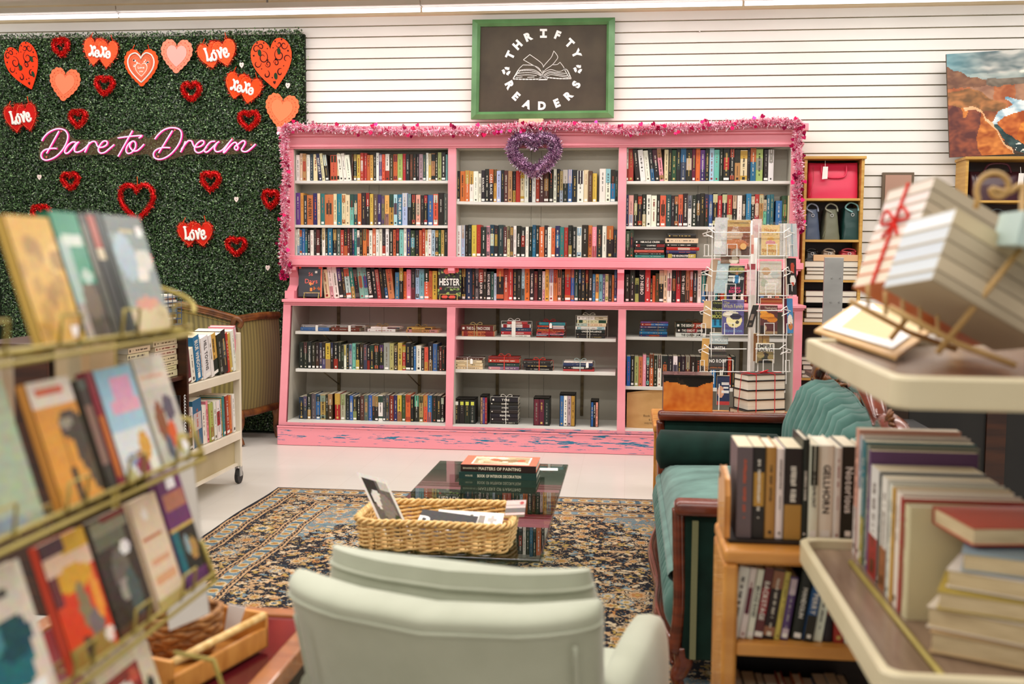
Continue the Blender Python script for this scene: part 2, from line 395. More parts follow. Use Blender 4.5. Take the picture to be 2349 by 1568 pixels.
ONES = 'zero first second third fourth fifth sixth seventh eighth ninth tenth eleventh twelfth thirteenth fourteenth fifteenth sixteenth seventeenth eighteenth nineteenth'.split()
TENS = {20: 'twent', 30: 'thirt', 40: 'fort', 50: 'fift'}
def ordn(n):
    if n < 20: return ONES[n]
    t, r = n//10*10, n % 10
    return TENS[t]+('ieth' if r == 0 else 'y-'+ONES[r])
# ================================================================== THE SETTING
WY = 8.36
def struct(o): o['kind'] = 'structure'; return o
m = MB(); m.poly([(-9, -3, 0), (6, -3, 0), (6, 9, 0), (-9, 9, 0)]); struct(m.build('floor', 'vinyl_floor'))
m = MB(); m.box(-9, 6, -3, 9, 3.56, 3.62); struct(m.build('ceiling', 'ceiling_paint'))
m = MB(); m.box(-9, 6, WY+0.012, WY+0.05, 0, 3.56); struct(m.build('trim_1', 'groove'))
m = MB()
ztop = aY(2100, 37.6, WY).z; dz = 0.0864
k = -1
while ztop-dz*(k+1) > 0:
    za, zb = ztop-dz*(k+1)+0.004, ztop-dz*k-0.004
    zb = min(zb, 3.56)
    # every board is slightly tilted like lap siding
    b = m.add([(-9, WY-0.006, za), (6, WY-0.006, za), (6, WY+0.004, zb), (-9, WY+0.004, zb), (-9, WY+0.014, za), (6, WY+0.014, za), (6, WY+0.014, zb), (-9, WY+0.014, zb)])
    for q in ((0, 1, 2, 3), (0, 4, 5, 1), (3, 2, 6, 7)): m.f.append(tuple(b+i for i in q)); m.c.append('ffffff')
    k += 1
struct(m.build('wall_back', 'wall_paint'))
m = MB(); m.box(-9, 6, WY-0.05, WY+0.01, 3.425, 3.56); struct(m.build('trim_2', 'soffit_paint'))
m = MB()
for yy in (7.72, 7.52, 7.32): m.box(-9, 6, yy, yy+0.05, 3.46, 3.56)
struct(m.build('trim_3', 'ceiling_paint'))
# fluorescent batten along the back wall
def strip(x0, x1, lab):
    y, z = 7.93, 3.352
    t = thing('ceiling_light', (x0, y, z), lab, 'light', 'fluorescent strips along the back wall')
    b = MB(); b.box(x0, x1, y-0.045, y+0.045, z+0.045, z+0.085); b.build('housing', 'ceiling_paint', t)
    b = MB(); b.tube([(x0+0.004, y, z+0.018), (x1-0.004, y, z+0.018)], 0.017, n=10); b.build('tube', 'tube_lamp', t, smooth=True)
    b = MB(); b.tube([((x0+x1)/2, y, z+0.085), ((x0+x1)/2, y, z+0.225)], 0.008); b.build('hanger', 'steel', t)
strip(-6.4, -4.055, 'white fluorescent strip light at the left end of the ceiling row')
strip(-4.045, -1.615, 'white fluorescent strip light over the middle of the leafy wall')
strip(-1.605, 0.81, 'white fluorescent strip light reaching toward the chalkboard sign')
strip(0.82, 3.6, 'white fluorescent strip light continuing right of the chalkboard sign')
for sx_ in (-4.6, -1.0, 2.6):
    l_ = lamp('strip_light', sx_, 7.93, 3.325, 3.5, 0.03, 6); l_.rotation_euler = (math.radians(38), 0, 0)

# ================================================================== LEAFY WALL
HY = 8.27
hx0, hx1 = -5.6, aY(697, 400, HY).x
hz1 = aY(350, 76, HY).z
t = thing('greenery_panel', ((hx0+hx1)/2, HY, 0), 'tall artificial boxwood hedge panel hung with hearts and a neon sign', 'hedge wall')
b = MB(); b.box(hx0, hx1, HY+0.035, WY-0.012, 0.0, hz1-0.02, '13200f'); b.build('backing', 'matte', t)
rng = np.random.default_rng(3)
def leaves(n, x0, x1, z0, z1, y, name, parent):
    cx = rng.uniform(x0, x1, n); cz = rng.uniform(z0, z1, n)
    wob = np.sin(cx*9.1+np.sin(cz*7.3)*2)*np.sin(cz*8.3+np.cos(cx*6.1)*2)
    cx = cx+(cx > x1-0.02)*rng.normal(0, 0.018, n); cz = cz+(cz > z1-0.03)*np.abs(rng.normal(0, 0.009, n))
    cz = np.maximum(cz, 0.03)
    cy = y+rng.uniform(-0.03, 0.035, n)+wob*0.008
    P = np.stack([cx, cy, cz], 1)
    A = rng.normal(0, 1, (n, 3)); A /= np.linalg.norm(A, axis=1)[:, None]
    N = np.stack([rng.normal(0, .55, n), -np.ones(n), rng.normal(0.25, .55, n)], 1); N /= np.linalg.norm(N, axis=1)[:, None]
    U = np.cross(N, A); U /= np.linalg.norm(U, axis=1)[:, None]; W = np.cross(N, U)
    L = rng.uniform(0.006, 0.0115, n)[:, None]
    V = np.stack([P-U*L, P+W*L*0.55-N*L*0.1, P+U*L, P-W*L*0.55-N*L*0.1], 1).reshape(-1, 3)
    F = np.arange(n*4).reshape(-1, 4)
    base = np.array([lin('22381b'), lin('34542a'), lin('4f7340'), lin('172714'), lin('8fae78')])
    ci = rng.choice(5, n, p=[.33, .28, .17, .15, .07])
    C = base[ci]*rng.uniform(0.75, 1.2, n)[:, None]
    return fast_mesh(name, V, F, C, 'leaf', parent)
o = leaves(185000, hx0+0.28, hx1, 0.0, hz1, HY, 'leaf_cover', t)

# ================================================================== HEARTS ON THE HEDGE
DY = HY-0.055
PXM = DY/FPX
HALF = [(0, .26), (.03, .34), (.10, .42), (.20, .465), (.31, .45), (.41, .385), (.475, .28), (.50, .15), (.475, .01), (.41, -.12), (.31, -.25), (.19, -.37), (.08, -.47), (0, -.535)]
HFULL = [Vector((x, y, 0)) for x, y in HALF]+[Vector((-x, y, 0)) for x, y in HALF[-2:0:-1]]
def heart_pts(n=40, w=1.0, h=1.0, notch=0):
    L = [0]
    for i in range(len(HFULL)): L.append(L[-1]+(HFULL[(i+1) % len(HFULL)]-HFULL[i]).length)
    out = []; k = 0
    for i in range(n):
        q = L[-1]*i/n
        while L[k+1] < q: k += 1
        p = HFULL[k].lerp(HFULL[(k+1) % len(HFULL)], (q-L[k])/(L[k+1]-L[k])); out.append((p.x*w, p.y*h))
    return out
def heart_long(n=48, w=1.0, h=1.0):
    return [(x, y*(1.0 if y > 0 else 1.0)) for x, y in heart_pts(n, w, h)]
def frame2(px, py, ang, Y=DY):
    c = aY(px, py, Y); a = math.radians(ang)
    ex = Vector((math.cos(a), 0, math.sin(a))); ez = Vector((-math.sin(a), 0, math.cos(a)))
    return c, ex, ez
def tinsel_strips(mb, path, r, n, cols, L=(0.6, 1.0), w=0.0022, seed=1, flat=False):
    """random shiny strips standing out round a closed or open path"""
    R = random.Random(seed); m = len(path)
    for _ in range(n):
        i = R.randrange(m-1); t = R.random(); p = path[i].lerp(path[i+1], t)
        d = Vector((R.gauss(0, 1), -abs(R.gauss(0, 1)) if flat else R.gauss(0, 1), R.gauss(0, 1))).normalized()
        l = r*R.uniform(*L); s = d.cross(Vector((R.gauss(0, 1), R.gauss(0, 1), R.gauss(0, 1)))).normalized()*w*R.uniform(.7, 1.4)
        b = p+d*l*0.15; e = p+d*l+Vector((R.gauss(0, 1), R.gauss(0, 1), R.gauss(0, 1)))*l*0.15
        mb.poly([b-s, b+s, e+s, e-s], R.choice(cols))
REDS = ['d01418', 'f0302a', 'a80c14', 'ff5a3c', 'c01020', '7c0810', 'ff8a68', 'e8201c']
def tinsel_heart(px, py, wpx, hpx, ang, label, r=0.029, cols=REDS, Y=DY, n=3600, name='tinsel_heart', sw=0.0016, group='small red tinsel hearts', cord=False):
    c, ex, ez = frame2(px, py, ang, Y); W = wpx*PXM-2*r*0.75; H = hpx*PXM-2*r*0.75
    path = [c+ex*x+ez*y for x, y in heart_pts(44, W, H)]; path.append(path[0])
    t = thing(name, c-Vector((0, 0, H/2)), label, 'heart decoration', group)
    b = MB(); b.tube(path[:-1], r*0.50, cols[0], n=7, closed=True); tinsel_strips(b, path, r, n, cols, seed=int(px*7+py), w=sw)
    b.build('tinsel_ring', 'tinsel', t)
    if cord:
        b = MB(); q = c+ez*(H*0.32); b.tube([q, q+Vector((0.004, 0.01, 0.07)), q+Vector((0.0, 0.012, 0.11))], 0.003, 'd84a20'); b.build('ribbon_loop', 'felt', t)
TH = [(140, 108, 48, 49, 8, 'small red tinsel heart between the lacy cut heart and the leftmost XOXO heart'),
      (240, 196, 54, 51, -3, 'small red tinsel heart directly below the leftmost XOXO double heart'),
      (439, 209, 54, 50, 2, 'small red tinsel heart below the pink doily heart and left of the right XOXO'),
      (571, 275, 57, 50, 0, 'small red tinsel heart between the right XOXO and the orange doily heart'),
      (179, 271, 50, 48, 0, 'small red tinsel heart right of the dark red LOVE heart near the left edge'),
      (161, 414, 51, 48, 0, 'small red tinsel heart under the neon D of the word Dare'),
      (483, 415, 54, 52, 0, 'small red tinsel heart under the right end of the neon sign'),
      (621, 456, 46, 50, -4, 'small red tinsel heart half behind the pink garland of the bookcase'),
      (94, 490, 54, 50, 0, 'small red tinsel heart peeking above the gold paperback rack'),
      (542, 564, 56, 49, 0, 'small red tinsel heart right of the lowest LOVE double heart'),
      (326, 600, 52, 49, -3, 'lowest red tinsel heart, half hidden by the top book of the wire rack')]
for (x, y, w, h, a, lab) in TH: tinsel_heart(x, y, w, h, a, lab)
tinsel_heart(314, 461, 97, 96, 0, 'large open red tinsel heart hanging in the middle of the hedge', r=0.03, n=5500, group=None, cord=True)

def scallop(n, w, h, k, amp):
    out = []; P = heart_pts(n, w, h)
    for i, (x, y) in enumerate(P):
        q = 1+amp*abs(math.sin(PI*k*i/n)); out.append((x*q, y*q))
    return out
def ribbon_loops(t, c, ex, ez, W, H, col='e0421c'):
    for s in (-1, 1):
        b = MB(); p = c+ex*(s*W*0.27)+ez*(H*0.42)
        b.tube([p, p+Vector((-s*0.012, 0.0, 0.03)), p+Vector((-s*0.020, 0.01, 0.055))], 0.003, col, n=5)
        b.build('ribbon_loop', 'felt', t)
def doily(px, py, wpx, hpx, ang, label, colc, colb):
    c, ex, ez = frame2(px, py, ang); W, H = wpx*PXM*1.0, hpx*PXM*0.95
    t = thing('doily_heart', c-Vector((0, 0, H/2)), label, 'heart decoration', 'lace edged paper hearts')
    b = MB(); b.prism(scallop(120, W, H, 20, 0.06), ex, ez, c, (0, 0.004, 0), colb)
    for k in range(0, 40):
        x, y = heart_pts(40, W*0.86, H*0.84)[k]; q = c+ex*x+ez*y-Vector((0, 0.0012, 0)); r = 0.006 if k % 2 else 0.003
        pts = [q+ex*r*math.cos(a*PI/4)+ez*r*math.sin(a*PI/4) for a in range(8)]
        for i in range(8):
            a1, a2 = pts[i], pts[(i+1) % 8]; m1, m2 = q.lerp(a1, 0.62), q.lerp(a2, 0.62); b.poly([a1, a2, m2, m1], 'b03a24')
    hp = heart_pts(40, W*0.70, H*0.69)
    for i in range(40):
        (xa, ya), (xb, yb) = hp[i], hp[(i+1) % 40]
        if i % 2 == 0:
            q0 = c+ex*xa+ez*ya-Vector((0, .001, 0)); q1 = c+ex*xb+ez*yb-Vector((0, .001, 0)); b.poly([q0, q1, q1+(c-q1)*0.02, q0+(c-q0)*0.02], 'b84a30')
    b.build('lace_border', 'matte', t)
    b = MB(); b.prism(heart_pts(40, W*0.66, H*0.65), ex, ez, c-Vector((0, 0.002, 0)), (0, 0.0035, 0), colc); b.build('paper_centre', 'matte', t)
doily(148, 192, 75, 80, -8, 'orange doily paper heart below the first small tinsel heart, at upper left', 'f9825e', 'f57650')
doily(405, 127, 75, 81, -3, 'pale pink doily paper heart with salmon lace edge, at top middle', 'fba59c', 'f98a70')
doily(646, 253, 78, 82, -9, 'orange doily paper heart touching the corner of the pink bookcase', 'f98458', 'f87a4e')

def cut_heart(px, py, wpx, hpx, ang, label, col, flip):
    c, ex, ez = frame2(px, py, ang); W, H = wpx*PXM, hpx*PXM; Y0 = Vector((0, -0.0012, 0))
    t = thing('cutout_heart', c-Vector((0, 0, H/2)), label, 'heart decoration', 'felt hearts with cut out scrolls')
    b = MB(); b.prism(heart_long(60, W, H), ex, ez, c, (0, 0.006, 0), col); b.build('felt_heart', 'felt', t)
    b = MB(); dk = '3b1410'
    def scroll(cx, cz, r, a0, turns, s=1, wd=0.0045):
        P = []
        for k in range(26):
            q = k/25; a = a0+s*turns*2*PI*q; rr = r*(1-0.72*q)
            P.append(c+ex*((cx+rr*math.cos(a))*W)+ez*((cz+rr*math.sin(a))*H)+Y0)
        for i in range(25):
            d = (P[i+1]-P[i]).normalized().cross(Vector((0, 1, 0)))*wd*(0.35+0.65*math.sin(PI*(i+.5)/25)); b.poly([P[i]-d, P[i]+d, P[i+1]+d, P[i+1]-d], dk)
    for s in (-1, 1):
        scroll(s*0.2, 0.12, 0.13, PI/2, 1.2, s); scroll(s*0.34, 0.30, 0.09, 0, 1.0, -s); scroll(s*0.10, -0.02, 0.07, PI, 1.3, -s)
        scroll(s*0.36, 0.02, 0.10, 0, .7, s); scroll(s*0.17, -0.22, 0.085, PI/3, .8, s, .006); scroll(s*0.22, 0.33, 0.07, PI, 1, s)
        for (hx, hz, q) in ((0.1, 0.05, .05), (0.42, 0.18, .045), (0.30, 0.42, .045), (0.07, 0.28, .03), (0.14, 0.4, .04), (.27, -.1, .03), (0.04, -0.3, .035)):
            b.poly([c+ex*((s*hx+x)*W)+ez*((hz+y)*H)+Y0 for x, y in heart_pts(16, q, q)], dk)
    for_gems = []
    for (gx, gz) in ((-.27, .22), (.2, .2), (.05, -.28)) if flip else ((-.1, -.02), (.3, .06), (.2, -.25)):
        g_ = MB(); g_.poly([c+ex*((gx+.045*math.cos(a*PI/6))*W)+ez*((gz+.07*math.sin(a*PI/6))*H)+Y0*1.3 for a in range(12)], '1e3a22'); g_.build('cut_opening', 'matte', t)
    b.build('scroll_cutout', 'matte', t)
    b = MB(); b.poly([c+ex*(x*W)+ez*((y-0.40)*H)+Y0 for x, y in heart_pts(16, .07, .07)], dk); b.build('heart_cutout', 'matte', t)
cut_heart(53, 150, 84, 112, 19, 'big red felt heart with cut out scrolls, at the upper left corner', 'f2401f', 0)
cut_heart(624, 143, 99, 116, 7, 'big orange red felt heart with cut out scrolls, right of the upper LOVE', 'f5562f', 1)

def double_heart(px, py, wpx, hpx, ang, txt, label, col, lights=0):
    c, ex, ez = frame2(px, py, ang); W, H = wpx*PXM*0.60, hpx*PXM*0.93; s = wpx*PXM*0.19
    t = thing('double_heart', c-Vector((0, 0, H/2)), label, 'heart decoration', 'double hearts with white words')
    for i, sg in enumerate((-1, 1)):
        cc = c+ex*(s*sg)+ez*(-0.006*sg)+Vector((0, -0.004*i, 0)); b = MB(); b.prism(heart_pts(36, W, H), ex, ez, cc, (0, 0.005, 0), col)
        for q in range(36):
            (xa, ya), (xb, yb) = heart_pts(36, W*0.93, H*0.93)[q], heart_pts(36, W*0.93, H*0.93)[(q+1) % 36]
            a0, a1 = cc+ex*xa+ez*ya-Vector((0, .001, 0)), cc+ex*xb+ez*yb-Vector((0, .001, 0)); b.poly([a0, a1, a1+(cc-a1)*.025, a0+(cc-a0)*.025], 'ff8a5c')
        fh = b.build('felt_heart', 'felt', t)
        b = MB(); path = [cc+Vector((0, .004, 0))+ex*x+ez*y for x, y in heart_pts(36, W, H)]; path.append(path[0])
        tinsel_strips(b, path, 0.024, 620, REDS+['ff7a50'], seed=int(px+py)+i, w=0.0009); b.build('tinsel_fringe', 'tinsel', fh)
    b = MB(); cc = c+Vector((0, -0.0065, 0))
    groovy(b, txt, cc, ex, ez, wpx*PXM*0.62, 0.112 if txt == 'LOVE' else 0.098)
    b.build('white_word', 'matte', t, smooth=True)
    ribbon_loops(t, c, ex, ez, W*2, H)
def groovy(b, txt, c, ex, ez, width, h):
    """fat curly letters drawn with round tipped strokes"""
    G = {'L': [((.22, 1), (.30, .5), (.2, .08)), ((.05, .98), (.22, 1), (.42, .95)), ((.2, .1), (.5, .18), (.72, .02)), ((.72, .0), (.8, .2), (.66, .28))],
         'O': [((.4, .62), (.15, .5), (.12, .2), (.38, .06), (.66, .2), (.62, .5), (.4, .62)), ((.36, .6), (.5, .75), (.62, .68))],
         'V': [((.05, .68), (.25, .6), (.4, .05)), ((.4, .05), (.5, .4), (.8, .72)), ((.8, .72), (.68, .82), (.6, .68))],
         'E': [((.18, .36), (.55, .42), (.5, .66), (.2, .62), (.1, .3), (.3, .06), (.65, .14), (.75, .3))],
         'X': [((.08, .92), (.3, .85), (.5, .45), (.75, .05)), ((.82, .9), (.6, .8), (.35, .3), (.1, .05)), ((.1, .05), (.02, .2), (.16, .26)), ((.82, .9), (.9, .75), (.78, .7))],
         'o': [((.4, .62), (.15, .5), (.12, .2), (.38, .06), (.66, .2), (.62, .5), (.4, .62)), ((.4, .42), (.5, .3))]}
    seq = {'LOVE': 'LOVE', 'XOXO': 'XoXo'}[txt]; n = len(seq); cw = width/n; sc = h
    for i, ch in enumerate(seq):
        x0 = -width/2+cw*i; up = 0 if ch in 'LX' else -0.02*h
        for st in G[ch]:
            P = [c+ex*(x0+p[0]*cw*1.18)+ez*((p[1]-.5)*sc+up) for p in st]
            P = smoothpath(P, 4) if len(P) > 2 else P
            b.tube(P, h*0.088, 'f4efe8', n=8)
double_heart(231, 119, 88, 70, -6, 'XOXO', 'orange double heart lettered XOXO, leftmost of the two XOXO hearts', 'f45a34')
double_heart(498, 122, 96, 66, 13, 'LOVE', 'orange double heart lettered LOVE at the top, tilted up to the right', 'f25a30')
double_heart(558, 200, 92, 66, -13, 'XOXO', 'orange red double heart lettered XOXO, tilted down under the upper LOVE', 'f54e22')
double_heart(48, 268, 86, 72, 11, 'LOVE', 'dark red double heart lettered LOVE near the left edge of the hedge', 'c81f1c')
double_heart(448, 535, 90, 62, 4, 'LOVE', 'red double heart lettered LOVE low on the hedge beside the bookcase', 'd42a1c')

# framed lace heart
c, ex, ez = frame2(324, 153, 0); W, H = 82*PXM, 88*PXM*.97
t = thing('framed_heart', c-Vector((0, 0, H/2)), 'orange scalloped heart with silver rim and white flowers, left of the pink doily', 'heart decoration')
b = MB(); b.prism(scallop(120, W, H, 22, 0.05), ex, ez, c, (0, 0.005, 0), 'e8572a'); b.build('scalloped_backing', 'felt', t)
b = MB(); b.tube([c+Vector((0, -0.004, 0))+ex*x+ez*y for x, y in heart_pts(44, W*.80, H*.80)], 0.0065, 'd9d6d0', closed=True); b.build('silver_rim', 'gloss', t, smooth=True)
b = MB(); b.prism(heart_pts(40, W*.72, H*.72), ex, ez, c-Vector((0, .001, 0)), (0, .002, 0), 'e66a48')
for k in range(70):
    x, y = heart_pts(70, W*.64, H*.64)[k]; q = c+ex*x+ez*y-Vector((0, .0018, 0)); b.poly([q+ex*.0025, q+ez*.003, q-ex*.0025, q-ez*.003], '6d2016')
hh = heart_pts(30, W*.34, H*.34); cc = c-ez*0.02
b.poly([cc+ex*x+ez*y-Vector((0, .0022, 0)) for x, y in heart_pts(30, W*.38, H*.38)], 'f4e0d6'); b.poly([cc+ex*x+ez*y-Vector((0, .003, 0)) for x, y in hh], 'ee7a5a')
R = random.Random(4)
for s in (-1, 1):
    for k in range(9):
        q = c+ex*(s*(0.045+R.uniform(-.018, .02)))+ez*(0.045+R.uniform(-.045, .02))-Vector((0, .0026, 0)); r = R.uniform(.005, .009)
        b.poly([q+ex*r*math.cos(a*PI/4)+ez*r*math.sin(a*PI/4) for a in range(8)], 'f3e6df')
b.text('Love', cc+ez*.014-Vector((0, .0032, 0)), ex, ez, .018, 'f6efe6', True); b.text('you', cc-ez*.016-Vector((0, .0032, 0)), ex, ez, .014, 'f6efe6', True)
b.build('lace_heart', 'matte', t); ribbon_loops(t, c, ex, ez, W, H)
for (x, y, a, lab) in ((554, 149, 0, 'tiny white heart between the upper LOVE and the right cut out heart'), (660, 196, 0, 'tiny white heart above the rightmost orange doily heart'),
                    (90, 406, 0, 'tiny white heart at the left, under the neon D of Dare'), (542, 457, 0, 'tiny white heart above the tinsel heart beside the lowest LOVE'),
                    (614, 614, 0, 'tiny white heart low on the hedge next to the pink garland end')):
    c, ex, ez = frame2(x, y, a, HY-.05); b = MB(); b.prism(heart_pts(24, 11*PXM, 13*PXM), ex, ez, c, (0, .005, 0), 'ecd9d2')
    b.poly([c+ex*(q[0])+ez*(q[1])-Vector((0, .001, 0)) for q in heart_pts(12, 3*PXM, 3*PXM)], '9a8a88')
    tag(b.build('mini_heart', 'matte', base=True), lab, 'heart decoration', 'tiny white hearts scattered on the hedge')

# ================================================================== NEON SIGN
NY = HY-0.085
A = lambda P: [aY(80+x/9.035, 280+y/9.035, NY) for x, y in P]
B = lambda P: [aY(320+x/8.389, 270+y/8.389, NY) for x, y in P]
words = [('Dare', [A([(495, 185), (240, 645)]),
  A([(140, 385), (200, 290), (300, 200), (420, 145), (520, 135), (610, 165), (665, 230), (680, 310), (660, 400), (610, 510), (530, 620), (430, 710), (320, 765), (220, 785), (150, 755), (125, 690), (150, 620), (210, 570), (290, 550), (380, 540), (450, 545)]),
  A([(840, 415), (780, 410), (700, 460), (640, 540), (615, 610), (640, 645), (690, 630), (760, 560), (850, 440), (910, 410)]),
  A([(890, 420), (850, 470), (818, 550), (825, 605), (880, 620), (950, 595), (1040, 530), (1110, 460), (1180, 405), (1240, 400), (1270, 440), (1290, 490), (1330, 520), (1420, 510), (1490, 460), (1490, 400), (1430, 390), (1370, 440), (1315, 540), (1320, 610), (1370, 640), (1450, 620), (1540, 550), (1640, 465)]),
  A([(1130, 410), (1090, 500), (1030, 625)])]),
 ('to', [A([(2020, 175), (1720, 710)]), A([(1715, 325), (1900, 300), (2100, 280), (2215, 278), (2150, 330)]),
  A([(1975, 440), (1965, 510), (2030, 590), (2110, 590), (2180, 540), (2260, 455)]),
  A([(1975, 440), (2030, 390), (2080, 430), (2080, 520), (2030, 600), (1970, 640), (1910, 640), (1885, 580), (1910, 500), (1960, 430), (2030, 390)])]),
 ('Dream', [B([(630, 245), (365, 675)]),
  B([(290, 410), (350, 330), (450, 240), (560, 195), (660, 190), (750, 215), (800, 280), (800, 380), (760, 490), (680, 610), (580, 710), (470, 775), (370, 795), (290, 770), (265, 700), (300, 630), (380, 585), (480, 570), (585, 575)]),
  B([(880, 450), (840, 560), (785, 660)]),
  B([(800, 610), (880, 500), (940, 440), (1000, 450), (1020, 500), (1060, 560), (1160, 550), (1230, 500), (1230, 450), (1180, 440), (1110, 490), (1060, 570), (1070, 640), (1130, 670), (1210, 640), (1290, 560)]),
  B([(1450, 450), (1370, 460), (1300, 530), (1250, 610), (1260, 655), (1310, 650), (1400, 570), (1480, 490), (1530, 455)]),
  B([(1490, 480), (1440, 580), (1460, 640), (1520, 650), (1600, 610), (1700, 500), (1780, 410)]),
  B([(1740, 450), (1620, 640), (1630, 665), (1700, 590), (1780, 500), (1840, 470), (1870, 510), (1830, 560), (1830, 600), (1870, 615), (1895, 570), (1880, 530), (1940, 470), (2000, 440), (2030, 480), (1990, 560), (1960, 610), (1990, 645), (2060, 645), (2140, 590), (2230, 505)])])]
t = thing('neon_sign', aY(335, 370, NY), 'pink neon sign reading Dare to Dream on clear backing on the hedge', 'neon sign')
b = MB(); out = [(305, 1060), (330, 1010), (360, 970), (440, 938), (500, 955), (530, 1020), (560, 1042), (640, 1045), (800, 1045), (865, 1020), (930, 975), (980, 960), (1060, 1000), (1110, 1040), (1160, 1000), (1230, 950), (1300, 932), (1370, 975), (1400, 1040), (1650, 1045), (1840, 1040), (1925, 1075),
     (1880, 1140), (1700, 1158), (1500, 1155), (1400, 1155), (1290, 1190), (1180, 1210), (1130, 1180), (1100, 1150), (960, 1170), (900, 1190), (860, 1158), (700, 1158), (540, 1165), (450, 1190), (360, 1218), (290, 1190), (290, 1130)]
P = [aY(x/3.2625, y/3.2625, NY+0.016) for x, y in out]
b.poly(P, 'ffffff'); b.poly([p+Vector((0, .005, 0)) for p in reversed(P)], 'ffffff')
for i in range(len(P)): b.poly([P[i], P[(i+1) % len(P)], P[(i+1) % len(P)]+Vector((0, .005, 0)), P[i]+Vector((0, .005, 0))])
b.build('acrylic_backing', 'acrylic', t)
for wname, strokes in words:
    b = MB(); j = MB()
    for s in strokes:
        q = smoothpath(s, 5) if len(s) > 2 else s
        b.tube(q, 0.0056, n=7); j.tube([p+Vector((0.0028, 0.0075, -0.0015)) for p in q], 0.0086, n=7)
    o = b.build('neon_word', 'neon_pink', t, smooth=True); o['label'] = 'glowing pink script word '+wname
    j.build('tube_jacket', 'neon_jacket', o, smooth=True)
b = MB()
for (x, y) in ((548, 190), (238, 722)): b.tube([aY(80+x/9.035, 280+y/9.035, NY+.02), aY(80+x/9.035, 280+y/9.035, NY+.008)], .008, 'c9645c', n=8)
for (x, y) in ((680, 237), (358, 740), (1780, 400), (2150, 520)): b.tube([aY(320+x/8.389, 270+y/8.389, NY+.02), aY(320+x/8.389, 270+y/8.389, NY+.008)], .008, 'c9645c', n=8)
b.build('standoff_screw', 'gloss', t)

# ================================================================== CHALKBOARD SIGN
BY = 8.29
t = thing('chalkboard_sign', aY(1245, 272, BY), 'green framed chalkboard sign lettered THRIFTY READERS above the pink bookcase', 'sign')
o4 = [(1085, 47), (1411, 42), (1408, 271), (1081.5, 274.5)]; i4 = [(1103, 62.5), (1392, 57.5), (1390, 254), (1099, 257.5)]; m4 = [(1097, 57), (1397, 52), (1395, 260), (1093, 264)]
def ringf(mb, a, b_, Ya, Yb, ):
    for k in range(4):
        p, q = a[k], a[(k+1) % 4]; r_, s_ = b_[k], b_[(k+1) % 4]
        mb.poly([aY(*p, BY)-Vector((0, Ya, 0)), aY(*q, BY)-Vector((0, Ya, 0)), aY(*s_, BY)-Vector((0, Yb, 0)), aY(*r_, BY)-Vector((0, Yb, 0))])
b = MB(); ringf(b, o4, o4, 0.0, 0.03); ringf(b, o4, m4, 0.03, 0.045); ringf(b, m4, i4, 0.045, 0.022); ringf(b, i4, i4, 0.022, 0.004)
b.poly([aY(*p, BY)+Vector((0, .01, 0)) for p in reversed(o4)]); b.build('frame', 'green_frame', t)
b = MB(); b.poly([aY(*p, BY)-Vector((0, 0.006, 0)) for p in i4]); b.build('slate', 'chalkboard', t)
S = lambda x, y: aY(1050+x/5.8075, 20+y/5.8075, BY-0.0075)
b = MB()
def rotv(a):
    a = math.radians(a); return Vector((math.cos(a), 0, -math.sin(a))), Vector((math.sin(a), 0, math.cos(a)))
for ch, x, y, a in (('T', 697, 618, -64), ('H', 795, 480, -46), ('R', 940, 370, -24), ('I', 1142, 328, 0), ('F', 1332, 350, 22), ('T', 1492, 458, 44), ('Y', 1583, 598, 64),
                    ('R', 695, 1018, 62), ('E', 780, 1165, 42), ('A', 925, 1270, 22), ('D', 1122, 1290, 0), ('E', 1320, 1255, -22), ('R', 1475, 1153, -44), ('S', 1578, 1008, -62)):
    r_, u_ = rotv(a); b.text(ch, S(x, y), r_, u_, 0.059, 'eceae6', bold=0.060)
for (x_, y_, w_) in ((1142, 283, 48), (1142, 373, 46)): b.poly([S(x_-w_, y_-15), S(x_+w_, y_-15), S(x_+w_, y_+15), S(x_-w_, y_+15)], 'eceae6')
b.build('sign_lettering', 'matte', t)
b = MB()
def pl(P, w=0.0022, close=False):
    P = [S(*p) for p in P]; P = smoothpath(P, 4, close) if len(P) > 2 else P
    for i in range(len(P)-1):
        d = (P[i+1]-P[i]); d = d.normalized() if d.length > 1e-8 else Vector((1, 0, 0)); q = d.cross(Vector((0, 1, 0)))*w; e = d*w*.5
        b.poly([P[i]-q-e, P[i]+q-e, P[i+1]+q+e, P[i+1]-q+e], 'eceae4')
for L in ([(1132, 850), (1140, 770), (1100, 710), (960, 610)], [(960, 610), (875, 680)], [(875, 680), (1000, 750), (1080, 790), (1130, 870)],
          [(1140, 850), (1145, 770), (1200, 700), (1250, 640), (1280, 562)], [(1280, 562), (1333, 640), (1300, 700), (1250, 755), (1170, 810), (1130, 870)],
          [(1260, 745), (1325, 742), (1362, 712)], [(1362, 712), (1418, 792), (1380, 830), (1320, 832), (1240, 810), (1160, 840), (1130, 880)],
          [(1100, 830), (1060, 790), (1000, 755), (870, 748)], [(870, 748), (808, 815), (900, 808), (1000, 810), (1070, 840), (1125, 885)],
          [(822, 830), (950, 822), (1060, 850), (1110, 890)], [(805, 860), (930, 850), (1040, 862), (1100, 892)], [(785, 890), (930, 880), (1050, 890)], [(775, 915), (860, 909)], [(930, 914), (1020, 909)],
          [(1150, 880), (1220, 838), (1310, 850), (1440, 862)], [(1160, 890), (1230, 855), (1330, 872), (1460, 892)], [(1180, 900), (1240, 878), (1340, 892), (1470, 915)], [(1100, 925), (1130, 905), (1170, 925)],
          [(1425, 815), (1490, 925)], [(825, 835), (770, 890)]): pl(L)
